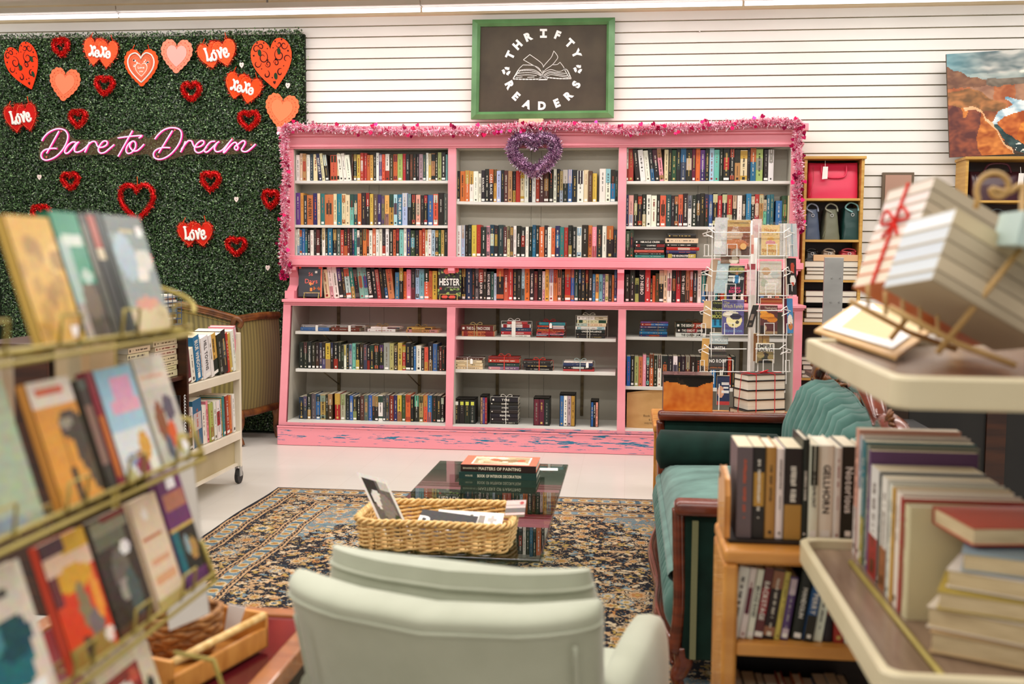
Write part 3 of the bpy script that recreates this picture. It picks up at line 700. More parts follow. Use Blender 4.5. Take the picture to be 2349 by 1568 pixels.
for L in ([(808, 815), (740, 930)], [(740, 935), (900, 940), (1070, 938)], [(1075, 940), (1100, 910), (1130, 895), (1170, 905), (1195, 935)], [(1080, 944), (1190, 942)], [(1195, 915), (1350, 930), (1510, 930)], [(1510, 930), (1460, 820), (1415, 805)]): pl(L, .0042)
b.build('open_book_drawing', 'matte', t)
for (cx_, cy_) in ((648, 830), (1602, 803)):
    b = MB()
    for k in range(3):
        for (a0, a1, w) in ((0, 62, 17), (62, 100, 30)):
            n = 4
            for i in range(n):
                q0 = math.radians(k*120+a0+(a1-a0)*i/n); q1 = math.radians(k*120+a0+(a1-a0)*(i+1)/n)
                w0 = w if w < 20 else w*(1-i/n); w1 = w if w < 20 else w*(1-(i+1)/n)
                b.poly([S(cx_+(38+w0)*math.cos(q0), cy_+(38+w0)*math.sin(q0)), S(cx_+(38-w0)*math.cos(q0), cy_+(38-w0)*math.sin(q0)), S(cx_+(38-w1)*math.cos(q1), cy_+(38-w1)*math.sin(q1)), S(cx_+(38+w1)*math.cos(q1), cy_+(38+w1)*math.sin(q1))], 'eceae6')
    b.build('recycling_mark', 'matte', t)
b = MB(); q = aY(1190, 283, BY-0.02); b.rbox(q.x, q.x+0.20, BY-0.045, BY-0.005, q.z-0.02, q.z+0.035, 0.01, 'e2bfa0')
tag(b.build('wooden_plaque', 'matte', base=True), 'small pale wooden block behind the garland under the chalkboard', 'plaque')
# ================================================================== PINK BOOKCASE
YU, YL, YB = 8.0, 7.78, 8.20
case = thing('bookcase', aZ(1240, 1034, 0)*1.0, 'large pink painted bookcase with grey shelves, chipped blue plinth and many books', 'bookcase')
case.location = Vector((-0.72, 8.05, 0))
zu = lambda x, y, Y=YU: aY(x, y, Y).z
X = dict(a0=aY(651, 400, YU).x, a1=aY(674, 450, YU).x, b0=aY(1027.5, 450, YU).x, b1=aY(1046, 450, YU).x, c0=aY(1418, 450, YU).x, c1=aY(1436, 450, YU).x,
         d0=aY(1813, 450, YU).x, d1=aY(1837, 450, YU).x)
ZT, ZO = zu(1240, 288), zu(1240, 339); ZF = zu(1240, 590, YU); ZM = zu(1240, 606)
ledge_z = aY(1040, 690.5, YL-.03).z
GREYF = 'grey_paint'
for (x0, x1) in ((X['a0'], X['a1']), (X['b0'], X['b1']), (X['c0'], X['c1']), (X['d0'], X['d1'])): b = MB(); b.box(x0, x1, YU, 8.33, ZM, ZT-0.02); b.build('side_panel', 'pink_paint', case, bevel=.003)
b = MB(); b.box(X['a0'], X['d1'], YU-0.004, 8.33, ZO, ZT-0.01)
for (y, z0, z1) in ((0.05, ZT-0.055, ZT), (0.03, ZT-0.075, ZT-0.055), (0.018, ZO+0.012, ZO+0.03), (0.01, ZO, ZO+0.012)): b.box(X['a0']-y*.7, X['d1']+y*.7, YU-y, 8.33, z0, z1)
b.build('cornice', 'pink_paint', case, bevel=.004)
b = MB(); b.box(X['a0']-.01, X['d1']+.01, YU-.012, 8.33, ZF-.028, ZF); b.box(X['a0']-.03, X['d1']+.03, YU-.035, 8.33, ZM-.022, ZF-.028); b.box(X['a0']-.015, X['d1']+.015, YU-.02, 8.33, ZM-.035, ZM-.022)
b.build('waist_moulding', 'pink_paint', case, bevel=.003)
b = MB()
for (x0, x1, s) in ((X['a1'], X['b0'], 0), (X['b1'], X['c0'], 1), (X['c1'], X['d0'], 2)):
    xm = (x0+x1)/2
    b.box(x0, xm-.06, YB, YB+.01, ZF, ZO); b.box(xm-.058, xm+.02, YB, YB+.01, ZF, ZO); b.box(xm+.022, x1, YB, YB+.01, ZF, ZO)
    b.box(x0, x0+.003, YU+.012, YB, ZF, ZO); b.box(x1-.003, x1, YU+.012, YB, ZF, ZO); b.box(x0, x1, YU+.012, YB, ZO-.004, ZO); b.box(x0, x1, YU+.012, YB, ZF-.001, ZF+.003)
b.build('back_panel', GREYF, case)
b = MB(); b.box(X['a0'], X['d1'], 8.31, 8.32, ledge_z, ZM); b.build('back_panel', GREYF, case)
def shelf(x0, x1, z, Yf, Yb_, th=.022, sag=0):
    b = MB()
    if sag:
        n = 12
        b.grid(lambda u, v: (x0+(x1-x0)*u, [Yf, Yf, Yb_, Yb_, Yf][round(v*4)], z-[0, th, th, 0, 0][round(v*4)]-sag*math.sin(PI*u)), n, 4)
    else: b.box(x0, x1, Yf, Yb_, z-th, z)
    return b.build('shelf', 'shelf_paint', case, bevel=0 if sag else .002)
SH = {}
YS = YU+.02
SH['TL'] = zu(850, 414, YS); SH['ML'] = zu(850, 516, YS); SH['BL'] = zu(850, 587.5, YS); SH['TM'] = zu(1230, 461.5, YS); SH['BM'] = zu(1230, 590, YS)
SH['TR'] = zu(1620, 415, YS); SH['MR'] = zu(1620, 519.5, YS); SH['BR'] = zu(1530, 591, YS)
shelf(X['a1'], X['b0'], SH['TL'], YS, YB); shelf(X['a1'], X['b0'], SH['ML'], YS, YB)
shelf(X['b1'], X['c0'], SH['TM'], YS, YB, sag=.008); shelf(X['c1'], X['d0'], SH['TR'], YS, YB); shelf(X['c1'], X['d0'], SH['MR'], YS, YB)
# brackets between hutch and base
def bracket(x0, x1, short=False):
    b = MB(); prof = [(8.32, ZM-.035), (YU-.045, ZM-.035), (YU-.045, ZM-.055), (YU-.03, ZM-.075), (8.32, ZM-.085)] if short else [(8.32, ZM-.035), (YU-.03, ZM-.035), (YU-.03, ZM-.06), (YU+.02, ZM-.075), (YU+.05, ZM-.12), (YU+.04, ZM-.18), (YU-.02, ZM-.225), (YU-.07, ledge_z+.06), (YU-.075, ledge_z), (8.32, ledge_z)]
    b.prism([(p[0], p[1]) for p in prof], (0, 1, 0), (0, 0, 1), (x0, 0, 0), (x1-x0, 0, 0)); b.build('bracket', 'pink_paint', case)
for x0, x1 in ((aY(660, 650, YU).x, aY(681, 650, YU).x), (X['b0']+.01, X['b1']-.004), (X['c0']+.004, X['c1']-.004), (X['d0'], X['d1']-.01)): bracket(x0, x1, abs(x0-X['b0']-.01) < 1e-6)
# base unit
LX = lambda x, y=830: aY(x, y, YL).x
zl = lambda x, y, Y=YL: aY(x, y, Y).z
ZLT = zl(1240, 708); ZLB = zl(1040, 974); ZP = zl(1040, 985)
b = MB(); b.box(LX(653)-.01, LX(1838)+.02, YL-.03, 8.33, ledge_z-.022, ledge_z); b.box(LX(653), LX(1838)+.01, YL-.015, 8.33, ledge_z-.036, ledge_z-.022); b.build('ledge', 'pink_paint', case, bevel=.003)
b = MB(); b.box(LX(652), LX(1838), YL, 8.33, ZLT, ledge_z-.036); b.build('top_rail', 'pink_paint', case)
def post(xt0, xt1, xb0, xb1, nm='stile', y1=8.33):
    b = MB(); zt, zb = ledge_z-.036, ZP-.01
    P = [(xb0, YL, zb), (xb1, YL, zb), (xb1, y1, zb), (xb0, y1, zb), (xt0, YL, zt), (xt1, YL, zt), (xt1, y1, zt), (xt0, y1, zt)]
    q = b.add(P)
    for f in ((0, 3, 2, 1), (4, 5, 6, 7), (0, 1, 5, 4), (1, 2, 6, 5), (2, 3, 7, 6), (3, 0, 4, 7)): b.f.append(tuple(q+i for i in f)); b.c.append('ffffff')
    b.build(nm, 'pink_paint', case, bevel=.002)
YLo = YL; YL = YL-.0015
post(LX(650, 700), LX(667, 700), LX(638.5, 975), LX(655.5, 975))
post(LX(1025.5, 705), LX(1045, 705), LX(1021.5, 975), LX(1038, 975)); post(LX(1418.5, 705), LX(1436, 705), LX(1415, 980), LX(1434, 980)); post(LX(1819), LX(1838), LX(1822), LX(1841))
YL = YLo
b = MB(); b.box(LX(640), LX(1841), YL, 8.33, ZP-.02, ZLB-.012); b.build('bottom_rail', 'chipped_pink', case)
b = MB(); b.box(aY(636, 1000, YL-.025).x, LX(1845), YL-.025, 8.33, 0.002, ZP, 'ffffff'); b.box(aY(636, 1000, YL-.03).x-.003, LX(1845), YL-.032, 8.33, ZP-.012, ZP); b.build('plinth', 'chipped_pink', case, bevel=.003)
cells = [(LX(661), LX(1024)), (LX(1042), LX(1417)), (LX(1435), LX(1819))]
b = MB()
for x0, x1 in cells:
    xm = (x0+x1)/2
    b.box(x0, xm-.09, 8.23, 8.24, ZLB, ZLT); b.box(xm-.088, xm+.03, 8.23, 8.24, ZLB, ZLT); b.box(xm+.032, x1, 8.23, 8.24, ZLB, ZLT)
    if x0 == cells[0][0]:
        xa_, xb_ = LX(667, 700)+.012, LX(655.5, 975)+.014; b.poly([(xb_, YL+.004, ZLB), (xb_, 8.23, ZLB), (xa_, 8.23, ZLT), (xa_, YL+.004, ZLT)])
    else: b.box(x0-.006, x0, YL+.01, 8.24, ZLB, ZLT); b.box(x1, x1+.006, YL+.01, 8.24, ZLB, ZLT); b.box(x0, x1, YL+.01, 8.24, ZLT-.001, ZLT+.003)
b.build('back_panel', GREYF, case)
b = MB()
for x0, x1 in cells: b.box(x0-.01, x1+.006, YL+.001, 8.24, ZLB-.014, ZLB)
b.build('base_board', 'shelf_paint', case)
YLS = YL+.05
SL = {'a1': zl(850, 761.5, YLS), 'a2': zl(850, 848.5, YLS), 'b1': zl(1230, 774, YLS), 'b2': zl(1230, 850.5, YLS), 'c1': zl(1530, 773, YLS), 'c2': zl(1500, 887, YLS)}
for k, (c0, c1) in {'a': (LX(673), cells[0][1]), 'b': (cells[1][0], LX(1412)), 'c': (cells[2][0], LX(1806))}.items():
    shelf(c0, c1, SL[k+'1'], YLS, 8.225, .024); shelf(c0, c1, SL[k+'2'], YLS, 8.225, .024)
for x in (777, 962, 1141, 1336, 1521, 1700):
    b = MB(); q = aY(x, 830, 8.22).x; b.box(q-.012, q+.012, 8.215, 8.23, ZLB+.03, ZLT-.01); b.build('shelf_standard', 'brass', case)
    if x < 1000:
        b = MB(); 
        for kk in ('a1', 'a2'): b.tube([(q-.02, YLS+.03, SL[kk]-.026), (q, 8.21, SL[kk]-.16)], .005)
        b.build('shelf_bracket', 'brass', case)

# ================================================================== BOOKS
def dark(code):
    c = PAL[code]; return sum(int(c[i:i+2], 16) for i in (0, 2, 4)) < 330
def jig(c, R, a=14):
    v = [max(0, min(255, int(c[i:i+2], 16)+R.randint(-a, a))) for i in (0, 2, 4)]; return '%02x%02x%02x' % tuple(v)
def spine_face(mb, O, ex, ez, n, w, h, code, R, title=None, sticker=None, marks=True, tcol=None, flip=False):
    """decorate the spine: O bottom-left corner, ex across, ez up, n outward"""
    ex, ez, n = Vector(ex), Vector(ez), Vector(n); off = n*0.0006
    two = code[2] if len(code) > 2 else None
    main = code[0]
    def q(a0, a1, b0, b1, col, k=1): mb.poly([O+ex*(w*a0)+ez*(h*b0)+off*k, O+ex*(w*a1)+ez*(h*b0)+off*k, O+ex*(w*a1)+ez*(h*b1)+off*k, O+ex*(w*a0)+ez*(h*b1)+off*k], col)
    if two:
        m = R.randint(0, 3); c2 = jig(PAL[two], R); c2 = '%02x%02x%02x' % tuple(int(int(c2[i_:i_+2], 16)*.86) for i_ in (0, 2, 4))
        if m == 0: q(0, 1, .58, 1, c2)
        elif m == 1: q(0, 1, 0, .38, c2)
        elif m == 2: q(.08, .92, .35, .72, c2)
        else: q(0, 1, .72, .97, c2); q(0, 1, .05, .18, c2)
    ink = tcol or ('e6e0d4' if title and dark(main) else None) or (R.choice(['d8cfbc', 'e6e0d4', 'c8ae6c', 'b8b2a8', 'd8cfbc', 'c05a40', '8a857c', 'c9a85c']) if dark(main) else R.choice(['2a2622', '3a2a20', '503018', '2a2622', '8a1c1c', 'f4f0e8' if main in 'robtpP' else '2a2622']))
    if title:
        mb.text(title, O+ex*(w*.5)+ez*(h*.54)+off*1.5, ez if flip else -ez, -ex if flip else ex, w*(.62 if title == 'GELLHORN' else .5), ink, True, width=h*(.62 if title == 'GELLHORN' else .72))
    elif marks:
        # two runs of unreadable lettering
        z = .9; run = R.choice([(.86, .30), (.80, .42), (.88, .55)])
        st = R.uniform(.18, .34) if w > .02 else R.uniform(.24, .4)
        b0 = run[0]
        while b0 > run[1]:
            l = R.uniform(.006, .018); g = R.uniform(.004, .009)
            k_ = R.uniform(-.05, .05); q(.5-st/2+max(0, k_), .5+st/2+min(0, k_), b0-l, b0, ink, 1.6); b0 -= l+g
            if R.random() < .16: b0 -= .035
        b0 = run[1]-.07
        while b0 > .17 and R.random() < .93:
            l = R.uniform(.006, .014); q(.5-st/3.4, .5+st/3.4, b0-l, b0, ink, 1.6); b0 -= l+.006
    if sticker is None: sticker = R.random() < .3
    if sticker: q(.08, .92, .035, .105, 'eae6df', 2)
    elif R.random() < .6: q(.3, .7, .05, .05+.4*w/h, ink, 2)
def book(mb, O, ex, ey, ez, w, d, h, code, R, title=None, sticker=None, pb=None, pm=None, marks=True, tcol=None, lean=0, flip=False):
    """O: bottom-left corner of the spine; ex across the spine, ey away from the spine, ez along its height (unit vectors)"""
    O, ex, ey, ez = Vector(O), Vector(ex), Vector(ey), Vector(ez)
    if lean:
        a = math.radians(lean); e2 = ex*math.cos(a)+ez*math.sin(a); z2 = ez*math.cos(a)-ex*math.sin(a)
        if lean < 0: O = O+ez*(w*math.sin(-a))
        ex, ez = e2, z2
    c = jig(PAL[code[0]], R, 6 if code[0] in 'wck' else 14); t = 0.0022; ins = 0.0035; pg = R.choice(['e6dcc6', 'ece4d2', 'dccfb2'])
    pm = pm if pm is not None else mb
    pb = (R.random() < .45) if pb is None else pb
    if pb: ins = 0.0006; t = 0.0008
    rd = 0.0 if pb else min(.004, w*.16)
    mb.fbox(O+ey*rd, ex*t, ey*(d-rd), ez*h, c); mb.fbox(O+ex*(w-t)+ey*rd, ex*t, ey*(d-rd), ez*h, c)
    if rd:   # rounded spine
        n = 4; P = [(w*(.5-.5*math.cos(PI*k/n)), rd*(1-math.sin(PI*k/n)*1.0)) for k in range(n+1)]
        for k in range(n):
            a, b_ = P[k], P[k+1]; A0 = O+ex*a[0]+ey*a[1]; B0 = O+ex*b_[0]+ey*b_[1]
            mb.poly([A0, B0, B0+ez*h, A0+ez*h], c)
        mb.poly([O+ex*p[0]+ey*p[1]+ez*h for p in P], c); mb.poly([O+ex*p[0]+ey*p[1] for p in reversed(P)], c)
    else: mb.fbox(O, ex*w, ey*t, ez*h, c)
    pm.fbox(O+ex*t+ey*(t+rd)+ez*ins, ex*(w-2*t), ey*(d-ins-t-rd), ez*(h-2*ins), pg)
    if rd:
        spine_face(mb, O+ex*(w*.14)+ey*(-.0002)+ey*rd*.25, ex, ez, -ey, w*.72, h, code if len(code) > 1 else code[0], R, title, sticker, marks, tcol, flip)
    else: spine_face(mb, O, ex, ez, -ey, w, h, code, R, title, sticker, marks, tcol, flip)
PEND = []      # every bookcase book waits here until the largest are known
def row(name, ox, oy, sc, y0, tokens, z, Y, h0, d=.15, group=None, seed=1, stop=None):
    """tokens: code + right edge in crop pixels; '_' gap; '<' / '>' lean; =TITLE"""
    R = random.Random(seed); x = None; items = []
    for tk in tokens.split():
        title = None; hh = None
        if '=' in tk: tk, title = tk.split('='); title = title.replace('_', ' ')
        if ':' in tk: tk, hh = tk.split(':'); hh = float(hh)
        ln = 0
        if tk[0] in '<>': ln = 6.5 if tk[0] == '<' else -5; tk = tk[1:]
        k = 1
        code = tk[0]
        if tk[1:2] == '/': code = tk[:3]; k = 3
        e = float(tk[k:])
        if x is None: x = e; continue
        if code != '_': items.append((code, x, e, hh or h0*R.uniform(.95, 1.03), title, ln))
        x = e
    ybase = oy+y0/sc; m = Y/FPX; n = len(items)
    for i, (code, xa, xb, hh, title, ln) in enumerate(items):
        Xa = aY(ox+xa/sc, ybase-30, Y).x; Xb = aY(ox+xb/sc, ybase-30, Y).x; h = hh/sc*m; w = Xb-Xa-.0006
        side = None
        if i > 0: side = CNAME[items[i-1][0][0]]
        lab = '%s book, %s from left %s' % (CNAME[code[0]] if len(code) < 2 else CNAME[code[0]]+' and '+CNAME[code[2]], ordn(i+1), name)
        PEND.append(dict(area=w*h, lab=lab, group='books '+name, fn=(Vector((Xa, Y+R.uniform(0, .012), z)), (1, 0, 0), (0, 1, 0), (0, 0, 1), w, d*R.uniform(.92, 1.02), h, code, random.Random(seed*1000+i)), kw=dict(title=title, lean=ln)))
YSP = YU+.035; YSL = YL+.075
row('on the top left pink bookcase shelf', 640, 240, 4.126, 715, "_160 w195 c222 s/o255 w290 n322 c362 _375 <v408=MOST_LIKELY <c435 <k/w475 _482 O548 _549 c/k571 <w610 <w642 <w688 u700 k/y735 y768 r/w800 r830 o860 y890 k918 w945 p/w975 o1003 w/r1043 u1080 o/R1120 l1168 r1200 k1235 u1265 k1300 k1325 G1362 n1390 w1413 y/c1440 s/k1475 k1503 l1538 k1577 T1594".replace('O548', 'o/k548'), SH['TL'], YSP, 258, seed=1)
row('on the middle left pink bookcase shelf', 640, 240, 4.126, 1132, "_157 p200 y230 n262 o320=ANNE_PERRY v362 c390 t430 o/u512 c545 t590 c/o628 c668 T/n705 v/w742 o778 k820 k/r858 y890 g932 v965=DREAMFALL g/p1000 y/p1042 Y/n1085 B/g1120 t1165=THE_CRUEL_DESIGN B/w1215 _1217 k/T1253 k/r1293 P/c1337 k1373 k/r1403 b1457 o/w1505 k1557 g1596", SH['ML'], YSP, 300, seed=2)
row('on the third left pink bookcase shelf', 640, 240, 4.126, 1430, "_150 w171 w/B193 b/o214 b243 t/v266 k292 w325 k352 m386=FADE k406 w/y436 k460 t505 k/y545 g580 r612 k/o645 m668 k692 v/w713 t735 w/g762 k790 o/g828 r/k850 w882 o915 w945 w976 k/r1008 w1040 k1078 o1105 k/r1139 T1178 w1207 v1243 n/T1285 k1326 o1352 r1383 w/y1408 w1442 B1478=HOME_SHALL_SLEEP k/y1508 n1530 y1562 k1596", SH['BL'], YSP, 262, seed=3)
row('on the top middle pink bookcase shelf', 1020, 240, 4.127, 910, "_112 k145 o190 o/y235 w/y272 w318 w348:270 k382=BADLANDS k420 k/o460=CARA_BLACK y/k492 B532 k562 u600 s640 k/y675 r715 c/y755 w795 k828 w862 r898 m940 u/s985 k1030 w1060 k1090 s/B1120 k/w1165 b/w1208 k1255 w/k1315 c1360 u1398 y1440:270 _1465 w1525 w/B1570 b/k1615 n/k1638", SH['TM']-.006, YSP, 304, seed=4)
row('on the lower middle pink bookcase shelf', 1020, 240, 4.127, 1440, "_112 w155 B/c190 k222 k255 y302 r342 k395 P/g428 v/w468 k/y505 n555 u590 c/k620 u/y650 w680 k718=PALE_EREBUS k/r765 w795 k/n830 b/v862 k895 o942 k975 w1010 o1046:275 v/b1090 t1130 r1168 k/y1208 k1248 w/B1298 k1357 o/r1396 P/r1438 k/m1492 w1534 k/o1596 k/v1634:265", SH['BM'], YSP, 298, seed=5)
row('on the top right pink bookcase shelf', 1410, 240, 4.127, 718, "_112 w/r130 r180 _200 <k248 <w298 <w345 <k/b387 <k/m430 <P/s470 c510 k540 n585 k/n625 v/b675 k/c733 m/k767 o810 p/v857 k/g897 B942 T992 k1028 k/r1088 k/o1138 s/k1190 c/y1257 k1285 t/o1338 l/G1405 _1412 k1455 w/G1507", SH['TR'], YSP, 298, seed=6)
row('on the middle right pink bookcase shelf', 1410, 240, 4.127, 1145, "_110 v130 P/B178 k/c220 k/r258 k/c300 w345 w398 k430 o/k485 n535 k567 k/o602 o/v648 k692 w/v731 k775 k/s810 k852 k/v890 b/B930 k/c973 r1018 k/c1063 r/c1112 k/c1160 w1205 k/c1243 b1292 k/c1327 r/c1368 s/c1407 T/c1440:250 t1470 t1507 _1525 b1585:240 n/l1637 c1672", SH['MR'], YSP, 300, seed=7)
row('on the pink ledge, left part', 640, 590, 5.593, 545, "_555 <k585:380 <c655:375 <w/P715:410 <w775:410 <k/p828:395 <u/n868:395 <B/o932:400 <t/y985:410 <k/g1035:390 <T/o1100:410 <T/b1153:405 <k1213=KATE_ATKINSON <k1265 <r/s1312 <k1358 <k/b1405 <s/o1482 _1488 b1543:350 k/y1592 o1632:360 P1695 k/m1747 B/g1800 T1862 o/k1922 o1968:370 y2030:370", ledge_z, YSP+.01, 400, seed=8)
row('on the pink ledge, middle part', 1020, 590, 5.593, 570, "_212 k/y272 v350 k387 g/k435 k/o495=LARS_KEPLER k/u537 k592:370=ROYAL_BASTARDS n632:370 B665:350 k/o755 o/r817 r875 k/v927 k982 B/k1027 o1090=HILARY_MANTEL k1147=THE_KAISERS_WEB m1191:380 k1251 w/P1290:380 y1337 w/B1395 o/r1445 s/k1497 k1541:380 r/o1616 b/o1666 n/k1712 k/b1752 k/v1801 k/r1847 k1896=MOON_RUSH b1935:350 y/s1978:350 T2027:350=MATCHED p2057:350 c/l2102:350 k2147:350 o2176:340 v/b2207", ledge_z, YSP+.01, 418, seed=9)
row('on the pink ledge, right part', 1410, 480, 4.127, 885, "_98 k142:260 k/n192 l/k230:225 k287=JO_NESBO r338=MACBETH k358:220 o386:250 u421:270 k/c462 c496 w/P540 k/o583 r/k626 k671=THE_THIRST s/u711 r/w742 k/v781 w823 t/b860 k885 b/w915 g940 t/y975 k1000 r/y1040 l1062 v1090 k1120 o/w1150 _1165 k1195 w1225 R1262 k1300 c/s1345 k1380 b1415 k/r1450 w1490 k1520 o/k1560", ledge_z, YSP+.01, 308, seed=10)
row('in the lower left bay, upper row', 640, 590, 5.593, 1430, "_250 k312 k/m366 k416=THE_STRANGERS k466 k/u511:345 g/v551 k/p593 y/s656 k/v697 k/r751 _755 k795 k/n831:320 w/y862:320 k896:320 G/t934 T985 k/y1030 k/u1082:340 g/v1126:330 k/r1166:320 k/n1217:330 k/o1277:330 k/p1342:340 G1418 l1472 k/s1522 y1580 r/y1622:330 k1686 k1728 b1756:320 w1822:330 k1862:300 o/y1912:310 k/s1970:375 b2027:355 k2057:320 m2087:320 k2132:320", SL['a2'], YSL, 352, d=.2, seed=11)
row('in the lower left bay, floor row', 630, 840, 5.463, 680, "_302 k/v362:290 v/p405:300 k/y455:330 g513 b/k572:325 s/G638:325 k670:320 u/s725 _755 r/y820:345 G/l885:335 k/v940:325 b/w980:320 n/l1025:310 k1072:310 u/m1120:325 g/s1172:330 b1220:330 k/s1257:325 k/s1297:320 w/n1355:335 n1385:330 g/k1435:340 R1488:330 v1536:335 y/s1590:340 n1640:340 o/r1702:350 k1742:330 k/T1810:340 s/k1863:345 o/y1915:345 b/o1970:345 k2032:345 k2082:345 k/w2122:330", ZLB, YSL+.02, 335, d=.2, seed=12)
row('on the lower right bay shelf', 1410, 780, 4.9, 520, "_135 b177:335 k222:340 l268:335 o315:330 P353:355 k/T392:335 o/k438:360 k480:350 w/k527:355 k/o600:345 k655:345 w/g705:345 k747:345 k792:345 m/G852:345 k912:345 k/r968:345 k1010 s1050 k1090 b1140 k1180 w1220 k1270 r1310 k1360", SL['c2'], YSL, 350, d=.2, seed=13)
row('standing on the third right shelf', 1410, 240, 4.127, 1445, "_108 g/k142 n/k180", SH['BR'], YSP, 262, seed=14)
def cover(mb, O, ex, ez, n, w, h, base, items=(), nu=16, nv=22, grad=None, seed=0, noise_amt=0.0):
    """printed cover: O bottom-left; items: ('e',cx,cy,rx,ry,col) ('r',x0,y0,x1,y1,col); optional vertical blend to grad"""
    O, ex, ez, n = Vector(O), Vector(ex), Vector(ez), Vector(n); R = random.Random(seed); off = n*.0005
    def hexmix(a, b, t): return '%02x%02x%02x' % tuple(int(int(a[i:i+2], 16)*(1-t)+int(b[i:i+2], 16)*t) for i in (0, 2, 4))
    for i in range(nu):
        for j in range(nv):
            u, v = (i+.5)/nu, (j+.5)/nv; c = base if not grad else hexmix(base, grad, v)
            for it in items:
                if it[0] == 'e' and ((u-it[1])/it[3])**2+((v-it[2])/it[4])**2 < 1: c = it[5]
                elif it[0] == 'r' and it[1] <= u <= it[3] and it[2] <= v <= it[4]: c = it[5]
            if noise_amt: c = jig(c, R, int(noise_amt))
            mb.poly([O+off+ex*(w*i/nu)+ez*(h*j/nv), O+off+ex*(w*(i+1)/nu)+ez*(h*j/nv), O+off+ex*(w*(i+1)/nu)+ez*(h*(j+1)/nv), O+off+ex*(w*i/nu)+ez*(h*(j+1)/nv)], c)
NBOOK = 0
def book_thing(label, group, O, ex, ey, ez, w, d, h, code, seed, front=None, back=None, name='book', cat='book', **kw):
    """a near book: Empty > cover, page_block"""
    global NBOOK; NBOOK += 1
    R = random.Random(seed); O = Vector(O); ex, ey, ez = Vector(ex), Vector(ey), Vector(ez)
    t = thing(name, O+ey*(d/2)+ex*(w/2), label, cat, group)
    cm, pm = MB(), MB(); book(cm, O, ex, ey, ez, w, d, h, code, R, pm=pm, **kw)
    if front: front(cm, O, ex, ey, ez, w, d, h)
    cm.build('cover', 'printed', t); pm.build('page_block', 'matte', t)
    return t
# two books shown face out on the ledge
def faceout(px0, px1, pyt, pyb, Y, label, base, draw, lean=7):
    p0 = aY(px0, pyb, Y); p1 = aY(px1, pyb, Y); h = (pyb-pyt)*Y/FPX; w = p1.x-p0.x; a = math.radians(lean)
    ez = Vector((0, math.sin(a), math.cos(a))); ey = Vector((0, math.cos(a), -math.sin(a))); ex = Vector((1, 0, 0))
    global NBOOK; NBOOK += 1
    O = Vector((p0.x, Y, ledge_z+.012)); t = thing('book', Vector(((p0.x+p1.x)/2, Y, ledge_z)), label, 'book', 'books shown face out on the ledge')
    cm, pm = MB(), MB(); cm.fbox(O, ex*w, ey*.003, ez*h, base); cm.fbox(O+ey*.028, ex*w, ey*.003, ez*h, base); cm.fbox(O, ex*.003, ey*.03, ez*h, base)
    draw(cm, O, ex, ez, -ey, w, h); cm.build('cover', 'printed', t); pm.fbox(O+ey*.003+ex*.003+ez*.003, ex*(w-.007), ey*.025, ez*(h-.006), 'e8dfcc'); pm.build('page_block', 'matte', t)
    s = thing('book_easel', Vector((O.x+w/2, Y-.03, ledge_z)), 'brass wire easel holding '+('the dark handwritten book' if px0 < 900 else 'the flowery book'), 'book easel', 'easels on the ledge')
    b = MB()
    for q in (.3, .92) if px0 < 900 else (.12, .88):
        x = O.x+w*q; b.tube([(x, Y-.012, ledge_z+.045), (x, Y-.035, ledge_z+.004), (x, Y+.04, ledge_z+.004), (x, Y+.075, ledge_z+.12)], .0028)
    qa, qb = (.3, .92) if px0 < 900 else (.12, .88)
    b.tube([(O.x+w*qa, Y-.012, ledge_z+.045), (O.x+w*qb, Y-.012, ledge_z+.045)], .0028); b.build('easel_wire', 'gold_wire', s)
def d56(mb, O, ex, ez, n, w, h):
    cover(mb, O, ex, ez, n, w, h, '3b3f45', [('r', 0, .91, .1, 1, 'e0573a'), ('r', .86, .91, 1, 1, 'e0573a'), ('r', .95, 0, 1, 1, 'd8603e'), ('e', .52, .42, .06, .05, 'ee9a4c'), ('e', .62, .42, .04, .04, 'c46a34'), ('e', .55, .24, .06, .06, 'ee8a3c'), ('e', .68, .26, .05, .05, 'b8602c'), ('e', .88, .26, .06, .06, 'a0522a'), ('r', .70, .76, .80, .82, 'd8d4cc')], 20, 28)
    off = n*.001; s = lambda x, y: O+ex*(w*x)+ez*(h*y)+off
    mb.text('56', s(.52, .72), ex, ez, h*.11, 'e8665a'); mb.text('Days', s(.55, .50), ex, ez, h*.14, 'e8665a', width=w*.7); mb.text('CATHERINE RYAN HOWARD', s(.58, .12), ex, ez, h*.035, 'd8d0c4', True, width=w*.7)
faceout(684, 737, 609.5, 684, 7.985, 'dark face out book with red handwriting at the left end of the ledge', '33373c', d56)
def dhest(mb, O, ex, ez, n, w, h):
    R = random.Random(5); it = []
    for _ in range(70):
        x, y = R.random(), R.random(); it.append(('e', x, y, R.uniform(.03, .06), R.uniform(.015, .035), R.choice(['6d8a3e', '8aa452', '4d6a30', '93a860'])))
    it += [('e', .55, .93, .16, .09, 'c8453c'), ('e', .38, .82, .15, .09, 'd65a48'), ('e', .78, .86, .13, .08, 'cc4a40'), ('e', .7, .82, .05, .04, 'efe8e0'), ('e', .3, .04, .13, .06, 'd0503c'), ('e', .62, .04, .14, .06, 'd0503c'), ('e', .12, .3, .05, .04, 'a03c38')]
    it += [('r', .02, .34, .98, .62, '201f1c')]
    cover(mb, O, ex, ez, n, w, h, '201f1c', it, 30, 42)
    mb.text('HESTER', O+ex*(w*.5)+ez*(h*.50)+n*.001, ex, ez, h*.20, 'efebe2', True, width=w*.88); mb.text('Laurie Lico Albanese', O+ex*(w*.66)+ez*(h*.345)+n*.001, ex, ez, h*.03, 'e0d8c8', width=w*.5)
faceout(1004, 1056.5, 612, 689, 7.985, 'flowery black face out book lettered in white, in the middle of the ledge', '201f1c', dhest)
